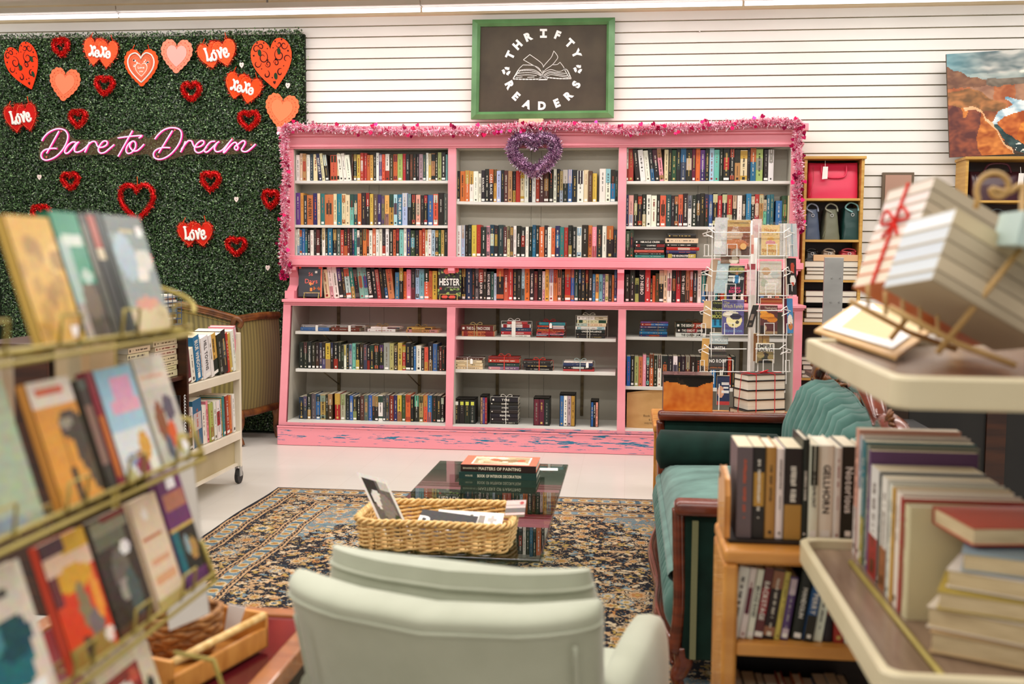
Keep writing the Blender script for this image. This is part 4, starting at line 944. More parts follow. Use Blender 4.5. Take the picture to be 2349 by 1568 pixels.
# lying stacks on the third right shelf
def lying(px0, px1, pyt, pyb, Y, zz, code, label, group, title=None, seed=1, d=.15, scx=1410, scy=240, sc=4.127, tcol=None):
    a = aY(scx+px0/sc, scy+pyb/sc, Y); c = aY(scx+px1/sc, scy+pyb/sc, Y); th = (pyb-pyt)/sc*Y/FPX
    R = random.Random(seed)
    PEND.append(dict(area=(c.x-a.x)*th, lab=label, group=group, fn=(Vector((a.x, Y, zz+th)), (0, 0, -1), (0, 1, 0), (1, 0, 0), th-.0006, d, c.x-a.x, code, R), kw=dict(title=title, tcol=tcol, sticker=False, flip=True)))
    return zz+th
z = SH['BR']; g = 'books lying in two stacks on the third right shelf'
for i, (x0, x1, yt, yb, code, ti, lab) in enumerate([(190, 470, 1420, 1445, 't', None, 'turquoise lying book at the bottom of the left stack'), (188, 468, 1399, 1420, 'k', None, 'black lying book above the turquoise one in the left stack'),
      (186, 466, 1374, 1399, 'o', None, 'orange lying book in the left stack on the third right shelf'), (190, 466, 1350, 1374, 'k', 'DEAR DAUGHTER', 'black lying book with yellow lettering under the large white lettered one'),
      (188, 480, 1316, 1350, 'k/r', 'CAMPFIRE', 'black lying book with large white lettering in the left stack'), (188, 466, 1283, 1316, 'k', 'MIRACLE CREEK', 'black lying book on top of the left stack')]):
    z = lying(x0, x1, yt, yb, YSP, z, code, lab, g, ti, seed=50+i)
z = SH['BR']
for i, (x0, x1, yt, yb, code, ti, lab) in enumerate([(490, 776, 1411, 1448, 'k/y', "THE HEADMASTER'S LIST", 'black lying book with white lettering at the bottom of the right stack'), (486, 770, 1379, 1411, 'v', None, 'navy lying book second from the bottom of the right stack'),
      (490, 800, 1348, 1379, 'r/w', None, 'red lying book sticking out of the right stack'), (488, 776, 1312, 1348, 'k', None, 'black lying book under the cream one in the right stack'),
      (480, 790, 1266, 1312, 'c', None, 'cream lying book near the top of the right stack'), (500, 770, 1223, 1266, 'k', 'I-1-2-1-I', 'black lying book on top of the right stack')]):
    z = lying(x0, x1, yt, yb, YSP, z, code, lab, g, ti if i != 5 else None, seed=60+i)

# ================================================================== TIED BUNDLES
def bundle(label, ox, oy, sc, Y, z0, layers, ribbon='f0ece4', rw=.012, bow=None, tagx=None, two=False, d=.17, rx=.45, name='book_bundle', group='tied book bundles in the lower bays'):
    """layers from the bottom: (x0, x1, thick px, code, title)"""
    L = [(aY(ox+a/sc, 770, Y).x, aY(ox+c/sc, 770, Y).x, th/sc*Y/FPX, code, ti) for a, c, th, code, ti in layers]
    x0 = min(l[0] for l in L); x1 = max(l[1] for l in L); H = sum(l[2] for l in L)
    t = thing(name, Vector(((x0+x1)/2, Y+d/2, z0)), label, 'tied books', group)
    z = z0; R = random.Random(int(ox+layers[0][0]))
    for i, (a, c, th, code, ti) in enumerate(L):
        b = MB(); yy = Y+R.uniform(0, .008); book(b, (a, yy, z+th), (0, 0, -1), (0, 1, 0), (1, 0, 0), th-.0005, d, c-a, code, R, title=ti, sticker=False, flip=True); b.build('book', 'printed', t); z += th
    b = MB(); xs = x0+(x1-x0)*rx; w = rw/2; e = .0025
    for xx in ([xs] if not two else [xs-.012, xs+.008]):
        b.box(xx-w, xx+w, Y-e*1.6, Y-e, z0+.001, z+.002, ribbon); b.box(xx-w, xx+w, Y-e, Y+d+e, z+.001, z+.0025, ribbon); b.box(xx-w, xx+w, Y+d+e*.5, Y+d+e, z0+.001, z+.002, ribbon)
    ym = Y+.05; b.box(x0-.002, x1+.002, ym-w*.5, ym+w*.5, z+.001, z+.003, ribbon); b.box(x0-.003, x0-.0015, ym-w*.5, ym+w*.5, z0, z+.002, ribbon); b.box(x1+.0015, x1+.003, ym-w*.5, ym+w*.5, z0, z+.002, ribbon)
    rbn = b.build('ribbon', 'felt', t)
    if bow:
        b = MB(); c = Vector((xs, Y+.03, z+.006))
        for s in (-1, 1):
            b.tube(smoothpath([c, c+Vector((s*.025, 0, .018)), c+Vector((s*.045, 0, .010)), c+Vector((s*.028, 0, -.001)), c], 4), .0022, bow, n=5); b.tube([c, c+Vector((s*.05, -.02, .004))], .0018, bow, n=5)
        b.build('bow', 'felt', rbn)
    if tagx is not None:
        b = MB(); q = Vector((x0+(x1-x0)*tagx, Y-.006, z-.004)); b.prism([(-.01, -.04), (.01, -.04), (.01, -.008), (.004, 0), (-.004, 0), (-.01, -.008)], (1, 0, 0), (0, 0, 1), q, (0, .001, 0), 'f0ede8'); b.build('paper_tag', 'matte', t)
Bd = YSL
bundle('blue book with a grey one on top tied in white ribbon, leftmost bundle', 640, 590, 5.593, Bd, SL['a1'], [(275, 640, 48, 'b', None), (305, 660, 24, 'G', None)], rx=.55, rw=.02)
bundle('red book and a thin one tied in white ribbon, second bundle from left', 640, 590, 5.593, Bd, SL['a1'], [(668, 1030, 52, 'R', None), (712, 1080, 24, 'G/u', None)], rx=.58, rw=.02)
bundle('two white books tied with twine on the upper left bay shelf', 640, 590, 5.593, Bd, SL['a1'], [(1135, 1490, 40, 'w', None), (1175, 1545, 28, 'w/k', None)], ribbon='a98f5e', rw=.003, bow='8a6c3c')
bundle('pinkish books tied with twine, rightmost on the upper left bay shelf', 640, 590, 5.593, Bd, SL['a1'], [(1630, 2045, 42, 's/P', None), (1645, 1960, 24, 'y/k', None)], ribbon='a98f5e', rw=.003, bow='8a6c3c')
bundle('orange and dark red thrillers tied with brown string, left of the middle bay', 1020, 590, 5.593, Bd, SL['b1'], [(222, 640, 68, 'o/r', 'ANGELS & DEMONS'), (205, 620, 72, 'R', 'THE DA VINCI CODE')], ribbon='b59a68', rw=.005, two=True, bow='b59a68')
bundle('red, navy and white books tied with a white ribbon and bow', 1020, 590, 5.593, Bd, SL['b1'], [(722, 1100, 30, 'w', None), (722, 1110, 42, 'r', 'LOVE WARRIOR'), (725, 1108, 48, 'v', None), (730, 1100, 44, 'w/r', None), (800, 1060, 34, 'r/w', None)], rw=.03, bow='f2eee8', rx=.42)
bundle('thin red and teal picture books tied with a red bow and white tag', 1020, 590, 5.593, Bd, SL['b1'], [(1175, 1520, 16, 'r', None), (1175, 1522, 18, 'v/B', None), (1178, 1525, 18, 'P', None), (1178, 1525, 18, 'r/v', None), (1185, 1535, 18, 'r', None), (1187, 1530, 22, 'o/r', None), (1185, 1535, 22, 'v/w', None), (1190, 1530, 24, 'r/w', None), (1210, 1545, 40, 't', None)], ribbon='b0242c', rw=.006, bow='b0242c', tagx=.5)
bundle('tall bundle of cream, white and black books tied with string', 1020, 590, 5.593, Bd, SL['b1'], [(1690, 2055, 28, 'k', None), (1680, 2058, 38, 'k', None), (1682, 2058, 40, 'k', 'UNDER INFLUENCE'), (1678, 2060, 44, 'w/B', None), (1690, 2070, 44, 'c/B', None), (1700, 2080, 38, 'c/n', None), (1695, 2085, 52, 'w/c', None)], ribbon='e2dccc', rw=.004, two=True, rx=.42, bow='e2dccc')
bundle('cream paperbacks tied with white string and a tag, at the pink divider', 1020, 590, 5.593, Bd, SL['b2'], [(130, 490, 34, 'c', None), (132, 488, 46, 'c', None), (130, 480, 42, 'c', None), (135, 492, 26, 'u', None)], rw=.004, tagx=.6)
bundle('red, green and lilac leather look books tied with a red ribbon', 1020, 590, 5.593, Bd, SL['b2'], [(565, 955, 42, 'p/P', None), (560, 960, 52, 'n', None), (562, 960, 50, 'r', None), (575, 955, 22, 'R', None)], ribbon='d8463c', rw=.006, bow='d8463c', rx=.52)
bundle('three black paperbacks tied with a red ribbon in the middle bay', 1020, 590, 5.593, Bd, SL['b2'], [(1045, 1390, 36, 'k', None), (1012, 1365, 44, 'k', None), (1005, 1362, 46, 'k', None)], ribbon='d8463c', rw=.006, bow='d8463c', rx=.55)
bundle('navy, black and red books tied with grey ribbon and a tag', 1020, 590, 5.593, Bd, SL['b2'], [(1525, 1925, 26, 'r', None), (1520, 1895, 40, 'k/w', None), (1525, 1905, 44, 'v', None), (1535, 1900, 16, 'w', None)], ribbon='a8bcb8', rw=.005, bow='a8bcb8', tagx=.78, rx=.55)
bundle('six black fantasy books tied with white string in the middle bay', 1020, 840, 4.698, Bd+.02, ZLB, [(500, 795, 30, 'k', None), (500, 795, 44, 'k', 'FLYTE'), (497, 795, 42, 'k', 'MAGYK'), (495, 795, 42, 'k', 'QUESTE'), (492, 795, 44, 'k', 'SYREN'), (490, 795, 42, 'k', 'DARKE'), (505, 795, 46, 'k', 'TYRE')], rw=.004, bow='e8e2d6', rx=.58)
bundle('stack of thin blue and red paperbacks tied with string, right bay', 1410, 480, 4.127, Bd, SL['c1'], [(235, 495, 20, 'v/r', None), (235, 498, 28, 'b', None), (235, 495, 28, 'v/t', None), (238, 500, 26, 'v/p', None), (245, 505, 24, 'b/r', None), (245, 505, 16, 'p/u', None)], ribbon='8a6c4c', rw=.003, rx=.65)
bundle('two black and one white chess themed books tied with string', 1410, 480, 4.127, Bd, SL['c1'], [(578, 862, 42, 'w', 'THE QUEEN  JAMES'), (585, 862, 42, 'k/r', 'THE KNIGHT  JAMES'), (575, 862, 52, 'k/r', 'THE BISHOP  JAMES')], ribbon='8a6c4c', rw=.003, rx=.55, bow='6a4c30')
def boxset(label, x0, x1, yt, yb, cells_, box='22201e', ox=1020, oy=840, sc=4.698, d=.15):
    Y = YSL-.005; a = aY(ox+x0/sc, oy+yb/sc, Y); c = aY(ox+x1/sc, oy+yb/sc, Y); h = (yb-yt)/sc*Y/FPX; z = ZLB; w = c.x-a.x
    t = thing('box_set', Vector(((a.x+c.x)/2, Y+d/2, z)), label, 'boxed books', 'boxed sets on the floor of the middle bay')
    b = MB(); s = .003; b.box(a.x, c.x, Y, Y+d, z+h-s, z+h, box); b.box(a.x, a.x+s, Y, Y+d, z, z+h, box); b.box(c.x-s, c.x, Y, Y+d, z, z+h, box); b.box(a.x, c.x, Y, Y+d, z, z+s, box); b.box(a.x, c.x, Y+d-s, Y+d, z, z+h, box); b.build('slipcase', 'printed', t)
    n = len(cells_); R = random.Random(x0)
    for i, (code, ti, top) in enumerate(cells_):
        b = MB(); cw = (w-2*s)/n; xo = a.x+s+cw*i
        book(b, (xo+.0005, Y+.004, z+s), (1, 0, 0), (0, 1, 0), (0, 0, 1), cw-.001, d-.01, h-2*s-.01, code, R, title=ti, pb=True, sticker=False)
        if top: b.poly([(xo+cw*.2, Y+.003, z+h*.74), (xo+cw*.8, Y+.003, z+h*.74), (xo+cw*.8, Y+.003, z+h*.88), (xo+cw*.2, Y+.003, z+h*.88)], top)
        b.build('book', 'printed', t)
boxset('black slipcase of four black volumes with small white and yellow squares', 95, 330, 355, 632, [('k', None, 'efeae0'), ('k', None, 'c9cc50'), ('k', None, 'c9cc50'), ('k', None, 'c9cc50')])
boxset('narrow slipcase with tan, purple and red spines', 380, 460, 322, 635, [('s', None, None), ('p', None, None), ('r', None, None)])
boxset('slipcase of three dark maroon volumes in the middle bay', 955, 1130, 342, 648, [('m', None, None), ('m', None, None), ('k', None, None)])
boxset('tall slipcase with blue, lilac, grey and gold spines', 1235, 1405, 300, 652, [('b', None, None), ('w', None, None), ('G', None, None), ('Y', None, None)])
boxset('small slipcase with light blue, black and pink spines, rightmost of the boxes', 1570, 1655, 368, 656, [('b', None, None), ('k', None, None), ('P', None, None)])
# brown paper bag
q0 = aY(1437, 978, YL+.1); q1 = aY(1600, 978, YL+.1); t = thing('paper_bag', Vector(((q0.x+q1.x)/2, YL+.18, ZLB)), 'crumpled brown paper bag with handwriting in the lower right bay', 'paper bag')
b = MB(); W = q1.x-q0.x; Hh = .27; nrm = lambda x, y: noise.noise(Vector((x*9, y*9, 3)))
b.grid(lambda u, v: (q0.x+W*u, YL+.09-.02*math.sin(PI*u)+.008*nrm(u, v), ZLB+(Hh+.03*math.sin(u*3))*v), 16, 12)
b.grid(lambda u, v: (q0.x+W*u, YL+.26, ZLB+(Hh-.02)*v), 6, 4); b.grid(lambda u, v: (q0.x, YL+.09+.17*u, ZLB+Hh*v), 4, 4); b.grid(lambda u, v: (q1.x, YL+.09+.17*u, ZLB+Hh*v), 4, 4)
b.build('bag_body', 'kraft', t, smooth=True)
b = MB(); q = aY(1489, 953, YL+.065); b.text('Book Grab B', q+Vector((.02, 0, 0)), (1, 0, 0), (0, 0, 1), .016, '3a2c20'); b.text('$ 1.00', q-Vector((-.02, 0, .03)), (1, 0, 0), (0, 0, 1), .014, '3a2c20'); b.text('WESTERNS', q-Vector((-.01, 0, .058)), (1, 0, 0), (0, 0, 1), .013, '3a2c20'); b.build('handwriting', 'matte', t)

# ================================================================== GARLANDS
PINKS = ['f4c4d2', 'f9dbe2', 'ee9cb8', 'f6cfd9', 'd8205a', 'e883a6', 'fbeaee', 'c8165a']
def garland(label, pts, r, n, seed, cols=PINKS, hearts=30):
    P = smoothpath(pts, 8); t = thing('tinsel_garland', (P[len(P)//2]).copy(), label, 'garland', 'pink garlands round the bookcase')
    b = MB(); b.tube(P, r*.38, 'e29ab4', n=7); tinsel_strips(b, P, r, n, cols, L=(.55, 1.05), seed=seed, w=.0027); b.build('tinsel_strand', 'foil', t)
    R = random.Random(seed+1)
    for _ in range(hearts):
        i = R.randrange(len(P)-1); a = R.uniform(0, 2*PI); q = P[i]+Vector((math.cos(a)*r*1.1, -r*R.uniform(.3, 1), math.sin(a)*r*1.1)); s = R.uniform(.026, .036); a = R.uniform(-.9, .9)
        ex = Vector((math.cos(a), R.uniform(-.5, .5), math.sin(a))).normalized(); ez = Vector((-math.sin(a), R.uniform(-.4, .4), math.cos(a))).normalized()
        b = MB(); b.poly([q+ex*x+ez*y for x, y in heart_pts(14, s, s)], R.choice(['c8104e', 'd81c62', 'a80c44', '8c0a3c', 'e890ac'])); b.build('foil_heart', 'tinsel', t)
attr_mat('foil', 0.38, metal=0.2, spec=0.7)
gy = YU-.085
garland('pink tinsel garland with foil hearts draped along the top of the pink bookcase', [aY(x, y, gy) for x, y in ((655, 291), (740, 294), (850, 299), (960, 301), (1080, 300), (1160, 293), (1240, 288), (1330, 291), (1430, 300), (1500, 295), (1600, 291), (1700, 284), (1780, 280), (1835, 284))], .040, 15000, 21, hearts=74)
garland('pink tinsel garland hanging down the left side of the pink bookcase', [aY(x, y, gy) for x, y in ((654, 293), (652, 340), (658, 400), (652, 450), (655, 510), (650, 560), (654, 600), (660, 618))], .042, 5800, 22, hearts=26)
garland('pink tinsel garland hanging down the right side of the pink bookcase', [aY(x, y, gy) for x, y in ((1832, 295), (1828, 340), (1834, 400), (1827, 440), (1832, 490), (1836, 522))], .040, 4200, 23, hearts=30)
b = MB(); q = aY(651, 634, gy); tinsel_strips(b, [q, q+Vector((.002, 0, .01)), q+Vector((0, 0, .02))], .045, 260, ['d8146c', 'e8509a', 'f4b8d4', 'b80c58'], seed=9, w=.003); b.tube([q-Vector((0, 0, .01)), q+Vector((0, 0, .02))], .01, 'c8146c'); tag(b.build('tinsel_tassel', 'tinsel', base=True), 'bright magenta tinsel tassel at the end of the left garland', 'tassel')
PUR = ['c49ab8', 'a878a0', 'e8d0e4', '8a5486', 'f8ecf6', 'b88cb0', '5a3058']
tinsel_heart(1225, 353, 122, 102, 0, 'large purple tinsel heart hanging from the top of the pink bookcase', r=.058, cols=PUR, Y=YU-.09, n=13000, sw=.0018, group=None, cord=False)
# ================================================================== OAK SHELVES, BAGS, PAINTING
def oak_case(name, label, x0, x1, yf, yb, ztop, zs, group):
    t = thing(name, Vector(((x0+x1)/2, (yf+yb)/2, 0)), label, 'bookcase', group); s = .022
    b = MB(); b.box(x0-.01, x1+.01, yf-.015, yb, ztop-s, ztop); b.build('top_board', 'oak_h', t, bevel=.003)
    for xa in (x0, x1-s): b = MB(); b.box(xa, xa+s, yf, yb, 0.002, ztop-s); b.build('side_panel', 'oak', t, bevel=.002)
    b = MB(); b.box(x0+s, x1-s, yb-.01, yb, 0.05, ztop-s); b.build('back_panel', 'walnut', t)
    for z in zs: b = MB(); b.box(x0+s, x1-s, yf+.004, yb-.01, z-.018, z); b.build('shelf', 'oak_h', t, bevel=.002)
    return t
OY = 8.08
ox0, ox1 = aY(1842, 500, OY).x, aY(1983, 400, OY).x; oz = aY(1910, 358, OY).z
zz = [aY(1910, y, OY).z for y in (454.5, 549.5, 642, 740, 868)]
oak_case('oak_bookcase', 'narrow golden oak bookcase of handbags and book stacks, right of the pink bookcase', ox0, ox1, OY, 8.33, oz, zz, 'oak bookcases at the wall')
def bag(name, label, px0, px1, pyt, z0, col, Y=OY+.03, d=.12, taper=.82, handles=True, group='handbags on the oak bookcase', strapc=None, tagp=None, side=False, rough=True):
    xa, xb = aY(px0, 500, Y).x, aY(px1, 500, Y).x; w = xb-xa; h = aY(px0, pyt, Y).z-z0; cx_ = (xa+xb)/2
    t = thing(name, Vector((cx_, Y+d/2, z0)), label, 'handbag', group)
    R = random.Random(px0)
    def f(u, v):
        s = 1-(1-taper)*v; a = u*2*PI; c_, s_ = math.cos(a), math.sin(a)
        e = 0.35; sx = math.copysign(abs(c_)**e, c_); sy = math.copysign(abs(s_)**e, s_)
        wr = .004*noise.noise(Vector((u*9, v*5, px0)))
        dd = d*(1-.75*v**2) if side is False else d*(1-.2*v)
        return (cx_+sx*(w/2)*s+wr, Y+d/2+sy*dd/2+wr, z0+.002+h*v-(.01*math.sin(PI*(sx+1)/2) if v > .9 else 0))
    b = MB(); b.grid(f, 28, 12, col, cu=True); b.poly([f(i/28, 0) for i in range(28)], col); b.poly([f(i/28, 1) for i in range(28)], col); b.build('bag_body', 'bagskin', t, smooth=True)
    if handles:
        b = MB(); 
        if side:
            b.tube(smoothpath([(cx_-.0, Y+.01, z0+h*.86), (cx_-w*.35, Y+.02, z0+h*1.0), (cx_-w*.1, Y+.03, z0+h*1.16), (cx_+w*.25, Y+.03, z0+h*1.08), (cx_+w*.3, Y+.01, z0+h*.9)], 5), .007, strapc or col, n=6)
            b.tube([(cx_+.011*math.cos(a_*PI/5), Y-.001+.02*(1-taper)*1.2, z0+h*.78+.011*math.sin(a_*PI/5)) for a_ in range(10)], .0022, 'cfd0ce', n=5, closed=True)
        else:
            for yy in (Y+.02,): b.tube(smoothpath([(cx_-w*.25, yy, z0+h*.93), (cx_-w*.2, yy-.01, z0+h*.62), (cx_+w*.2, yy-.012, z0+h*.6), (cx_+w*.25, yy, z0+h*.93)], 6), .006, strapc or col, n=6)
        b.build('handle', 'bagskin', t, smooth=True)
    b = MB(); b.tube([(cx_-w*.47, Y+d*.02, z0+.02), (cx_-w*.4*taper, Y+d*.1, z0+h*.5), (cx_-w*.4*taper, Y+d*.25, z0+h*.9)], .002, jig(col, R, 30)); b.build('seam', 'bagskin', t)
    if tagp:
        b = MB(); q = Vector((xa+w*tagp[0], Y-.03, z0+h*tagp[1])); b.prism([(-.02, -.09), (.02, -.09), (.022, 0), (-.015, .004)], (1, 0, .1), (0, 0, 1), q, (0, .002, 0), 'eee9e2'); b.tube([q, q+Vector((.005, .03, .05))], .0015, 'e8e4dc'); b.build('price_tag', 'matte', t)
    return t
attr_mat('bagskin', .36, spec=.5, bump=.12, bscale=14)
bag('handbag', 'big pink leather handbag with a white price tag on the top oak shelf', 1853, 1968, 372, zz[0], 'd92c50', taper=1.0, d=.16, tagp=(.3, .86))
bag('handbag', 'slate blue bucket bag, leftmost of three on the second oak shelf', 1845, 1885, 478, zz[1], '47536a', taper=.62, d=.2, side=True, strapc='8a93a4')
bag('handbag', 'olive grey bucket bag between the blue and the green bag', 1888, 1930, 478, zz[1], '6d6e58', taper=.62, d=.2, side=True, strapc='8d8e7c')
bag('handbag', 'dark green bag, rightmost of three on the second oak shelf', 1933, 1979, 476, zz[1], '123c38', taper=.8, d=.2, side=True, strapc='7fb0b0')
for (pa, pb, lab, col) in ((1848, 1885, 'black crumpled bag at the left of the third oak shelf', '1b1918'), (1888, 1925, 'tan and grey strap bag in the middle of the third oak shelf', '8d7d6c'), (1928, 1976, 'red strapped bag at the right of the third oak shelf', 'a5303a')):
    bag('handbag', lab, pa, pb, 575, aY(1900, 604, OY).z, col, taper=.7, d=.18, side=True)
def pagestack(label, specs, Y, d, z, group, rot=0, cat='book', cx_=None):
    """books lying with their page edges toward the viewer; specs: (px0,px1,thick m,cover)"""
    global NBOOK
    for i, (pa, pb, th, colr, lab) in enumerate(specs):
        xa, xb = aY(pa, 700, Y).x, aY(pb, 700, Y).x; w = xb-xa; NBOOK += 1
        t = thing('book', Vector(((xa+xb)/2, Y+d/2, z)), lab, 'book', group); cmb, pm = MB(), MB(); s = .003
        cmb.box(xa, xb, Y, Y+d, z, z+s, colr); cmb.box(xa, xb, Y, Y+d, z+th-s, z+th-.0004, colr); cmb.box(xa, xb, Y+d-s, Y+d, z, z+th-.0004, colr)
        pm.box(xa+.004, xb-.004, Y+.004, Y+d-s, z+s, z+th-s, 'e9e2d4'); cmb.build('cover', 'printed', t); pm.build('page_block', 'pages_w', t); z += th
    return z
G3 = 'books lying on the oak bookcase'
zB = aY(1900, 641, OY).z
z = pagestack('', [(1844, 1970, .042, '2a2422', 'white paged book lying on the fourth oak shelf, undermost of its stack'), (1848, 1966, .026, '8a7a5c', 'thin cream paged book second from below on the fourth oak shelf'),
    (1847, 1968, .028, '3a3430', 'grey edged book third from below on the fourth oak shelf'), (1843, 1978, .048, '1e1b1a', 'wide white paged book below the tan box on the fourth oak shelf')], OY+.02, .2, zz[2], G3)
t = MB(); t.box(aY(1866, 600, OY+.02).x, aY(1978, 600, OY+.02).x, OY+.02, OY+.2, z, z+.048, 'dcb58a'); tag(t.build('flat_box', 'matte', base=True), 'flat tan cardboard box on top of the stack on the fourth oak shelf', 'box')
z = pagestack('', [(1848, 1966, .05, '26211f', 'thick page edged book, lower of the pair behind the grey steel post'), (1847, 1965, .045, '4a2530', 'white paged book, upper of the pair behind the grey steel post')], OY+.02, .2, aY(1900, 695, OY).z, G3)
z = pagestack('', [(1845, 1960, .035, '2a2422', 'bottom book of the stack at the fifth oak shelf'), (1850, 1962, .04, '7a6a58', 'middle book of the stack at the fifth oak shelf'), (1850, 1960, .04, '232120', 'top book of the stack at the fifth oak shelf')], OY+.02, .2, zz[3]+.0, G3)
zz3 = pagestack('', [(1844, 1950, .03, '302a28', 'lowest white paged book of the stack beside the pink bookcase foot'), (1843, 1948, .032, '201d1c', 'second white paged book from below in the low oak stack'), (1846, 1950, .038, '3c3632', 'third page edged book from below in the low oak stack'), (1843, 1947, .035, '1f1c1b', 'fourth book from below in the low oak stack'), (1842, 1946, .03, '4e463e', 'top book of the low oak stack')], OY+.02, .2, zz[4], G3)
# grey steel post
pq = aY(1892, 590, 7.4); pr = aY(1936, 590, 7.4); t = thing('steel_post', Vector(((pq.x+pr.x)/2, 7.42, 0)), 'flat grey steel post with screws in front of the oak book stacks', 'post')
b = MB(); b.box(pq.x, pr.x, 7.4, 7.43, 0.002, pq.z); b.build('post_plate', 'steel', t, bevel=.003)
for yy in (637, 692, 880):
    for xx in (1908, 1927): b = MB(); q = aY(xx-(yy-637)*.05, yy, 7.4); b.tube([(q.x, 7.4, q.z), (q.x, 7.392, q.z)], .006, '8f8f8c', n=10); b.build('screw', 'gloss', t)
b = MB(); b.box(pq.x-.1, pr.x+.1, 7.3, 7.55, 0.001, .03); b.build('foot_plate', 'steel', t)
# second oak bookcase and painting
x2 = aY(2218, 400, 8.09).x; z2 = aY(2260, 359, 8.09).z; z2s = [aY(2260, y, 8.09).z for y in (459, 560, 700, 850)]
oak_case('oak_bookcase', 'golden oak bookcase under the canyon painting, holding a maroon bag', x2-.01, x2+.62, 8.09, 8.33, z2, z2s, 'oak bookcases at the wall')
bag('handbag', 'dark maroon quilted bag with a white tag in the right oak bookcase', 2226, 2342, 392, z2s[0], '3c1522', Y=8.12, taper=1.0, d=.18, handles=False, tagp=(.93, .9), strapc='4a1a2a')
b = MB(); q = aY(2290, 392, 8.14); b.tube(smoothpath([(q.x-.1, 8.16, q.z-.01), (q.x-.06, 8.15, q.z+.05), (q.x+.06, 8.15, q.z+.05), (q.x+.1, 8.16, q.z-.01)], 6), .008, '4a1828'); tag(b.build('bag_strap', 'bagskin', base=True), 'curved maroon strap above the dark maroon quilted bag', 'strap')
for (pa, pb, c_, lab) in ((2226, 2262, '15171c', 'black handbag on the second shelf of the right oak bookcase'), (2264, 2320, '3c4248', 'dark bag with pale fittings on the second shelf of the right oak bookcase')): bag('handbag', lab, pa, pb, 490, z2s[1], c_, Y=8.12, taper=.8, d=.18, side=True)
PW, PH = .98, aY(2174, 123, 8.2).z-z2-.0
p0 = aY(2176, 359, 8.2); p1 = aY(2169, 123, 8.24)
t = thing('painting', Vector((p0.x+PW/2, 8.2, z2)), 'canyon landscape painting with a river and stormy sky on the right oak bookcase', 'painting')
lean = Vector((p1.x-p0.x, .05, PH)).normalized(); exq = Vector((1, 0, -(p1.x-p0.x)/PH)).normalized(); PO = Vector((p0.x, 8.19, z2+.003)); PHt = PH+.0
def paint(u0, v0):
    N = lambda a, b_, s=0: noise.noise(Vector((a, b_, s)))
    u = u0+.018*N(u0*13, v0*13, 3); v = v0+.018*N(u0*12, v0*12, 8)
    f = max(0, min(1, .5+.8*N(u*10, v*13, 1)+.5*N(u*30, v*34, 5)))
    def mix(a, b_, t_): t_ = max(0, min(1, t_)); return '%02x%02x%02x' % tuple(int(int(a[i:i+2], 16)*(1-t_)+int(b_[i:i+2], 16)*t_) for i in (0, 2, 4))
    def lerp(P, x):
        if x <= P[0][0]: return P[0][1]
        for (xa, ya), (xb, yb) in zip(P, P[1:]):
            if x <= xb: return ya+(yb-ya)*(x-xa)/(xb-xa)
        return P[-1][1]
    def seg(P, x, y, wd):
        for (xa, ya, wa), (xb, yb, wb) in zip(P, P[1:]):
            dx, dy = xb-xa, yb-ya; t_ = max(0, min(1, ((x-xa)*dx+(y-ya)*dy)/(dx*dx+dy*dy))); 
            if math.hypot(x-xa-dx*t_, (y-ya-dy*t_)*.75) < wa+(wb-wa)*t_: return True
        return False
    if u < lerp([(0, .02), (.30, .30), (.42, .09), (.47, 0)], 0): pass
    cliff = lerp([(0, .51), (.06, .48), (.20, .475), (.25, .44), (.27, .37), (.33, .30), (.37, .2), (.42, .09), (.46, .06), (.47, .0)], u)
    if u < .47 and v < cliff:
        edge = cliff-v
        if edge < .03 and u > .12: return mix('d8a070', 'e8c49a', f)
        if u > .26 or (u > .1 and N(u*9, v*3, 6) > .15): return mix('9a4c24', 'd98a44', f)
        return mix('5a3230', '96523a', f)
    if ((u-.66)/.045)**2+((v-.47)/.10)**2 < 1 or (abs(u-.645) < .022 and .1 < v < .5): return mix('c0561c', 'f0a860', f)
    if ((u-.60)/.10)**2+((v-.19)/.13)**2 < 1: return mix('a84c18', 'ea9440', f)
    if ((u-.52)/.05)**2+((v-.07)/.05)**2 < 1: return 'dfe2da' if f > .6 else '2a3e40'
    if seg([(.43, .54, .012), (.56, .46, .035), (.40, .40, .025), (.33, .31, .014), (.40, .20, .02), (.48, .10, .035), (.62, .03, .06)], u, v, 0): return mix('6f9cb2', 'dfe8ea', f*1.3) if v > .30 else mix('1f3234', '48605e', f)
    if v < .14: return mix('243436', '6a4030', f)
    if v < .42: return mix('a04a22', 'd47a3c', f*1.1) if u > .36 else mix('7a4630', 'b0683c', f)
    hill = lerp([(0, .64), (.16, .67), (.25, .64), (.30, .58), (.42, .50)], u)
    if v < hill-.02 and u < .42: return mix('6e5034', 'b87a4a', f)
    mes = .665+.012*N(u*20, 0, 2)
    if v < mes: return mix('8a6250', 'b08468', f) if N(u*6, 1, 1) > 0 else mix('9a5434', 'c07a50', f)
    if v < lerp([(0, .87), (.08, .83), (.15, .77), (.24, .745), (.27, .735), (1, .735)], u): return mix('6b4a3c', '93694e', f) if u < .28 else mix('5f5448', '85786a', f)
    cl = max(0, min(1, .5+.9*N(u*5+2*v, v*16, 4)+.4*N(u*16, v*34, 6)))
    c = mix('56676a', 'c2c0b8', cl)
    if u < .3: c = mix(c, '5f98a4', (.3-u)*2.2)
    if v < .79: c = mix(c, 'aebdb6', .4)
    return mix(c, 'f2ecdc', max(0, 1-((u-.56)/.035)**2-((v-.785)/.018)**2))
b = MB(); nU, nV = 150, 112
b.grid(lambda u, v: PO+exq*(PW*u)+lean*(PHt*v)+Vector((0, -.021, 0)), nU, nV, colfn=paint); b.build('painted_canvas', 'canvas', t)
b = MB(); b.fbox(PO+Vector((0, -.020, 0)), exq*PW, Vector((0, .02, 0)), lean*PHt, '5a4d40'); b.build('stretcher', 'matte', t)
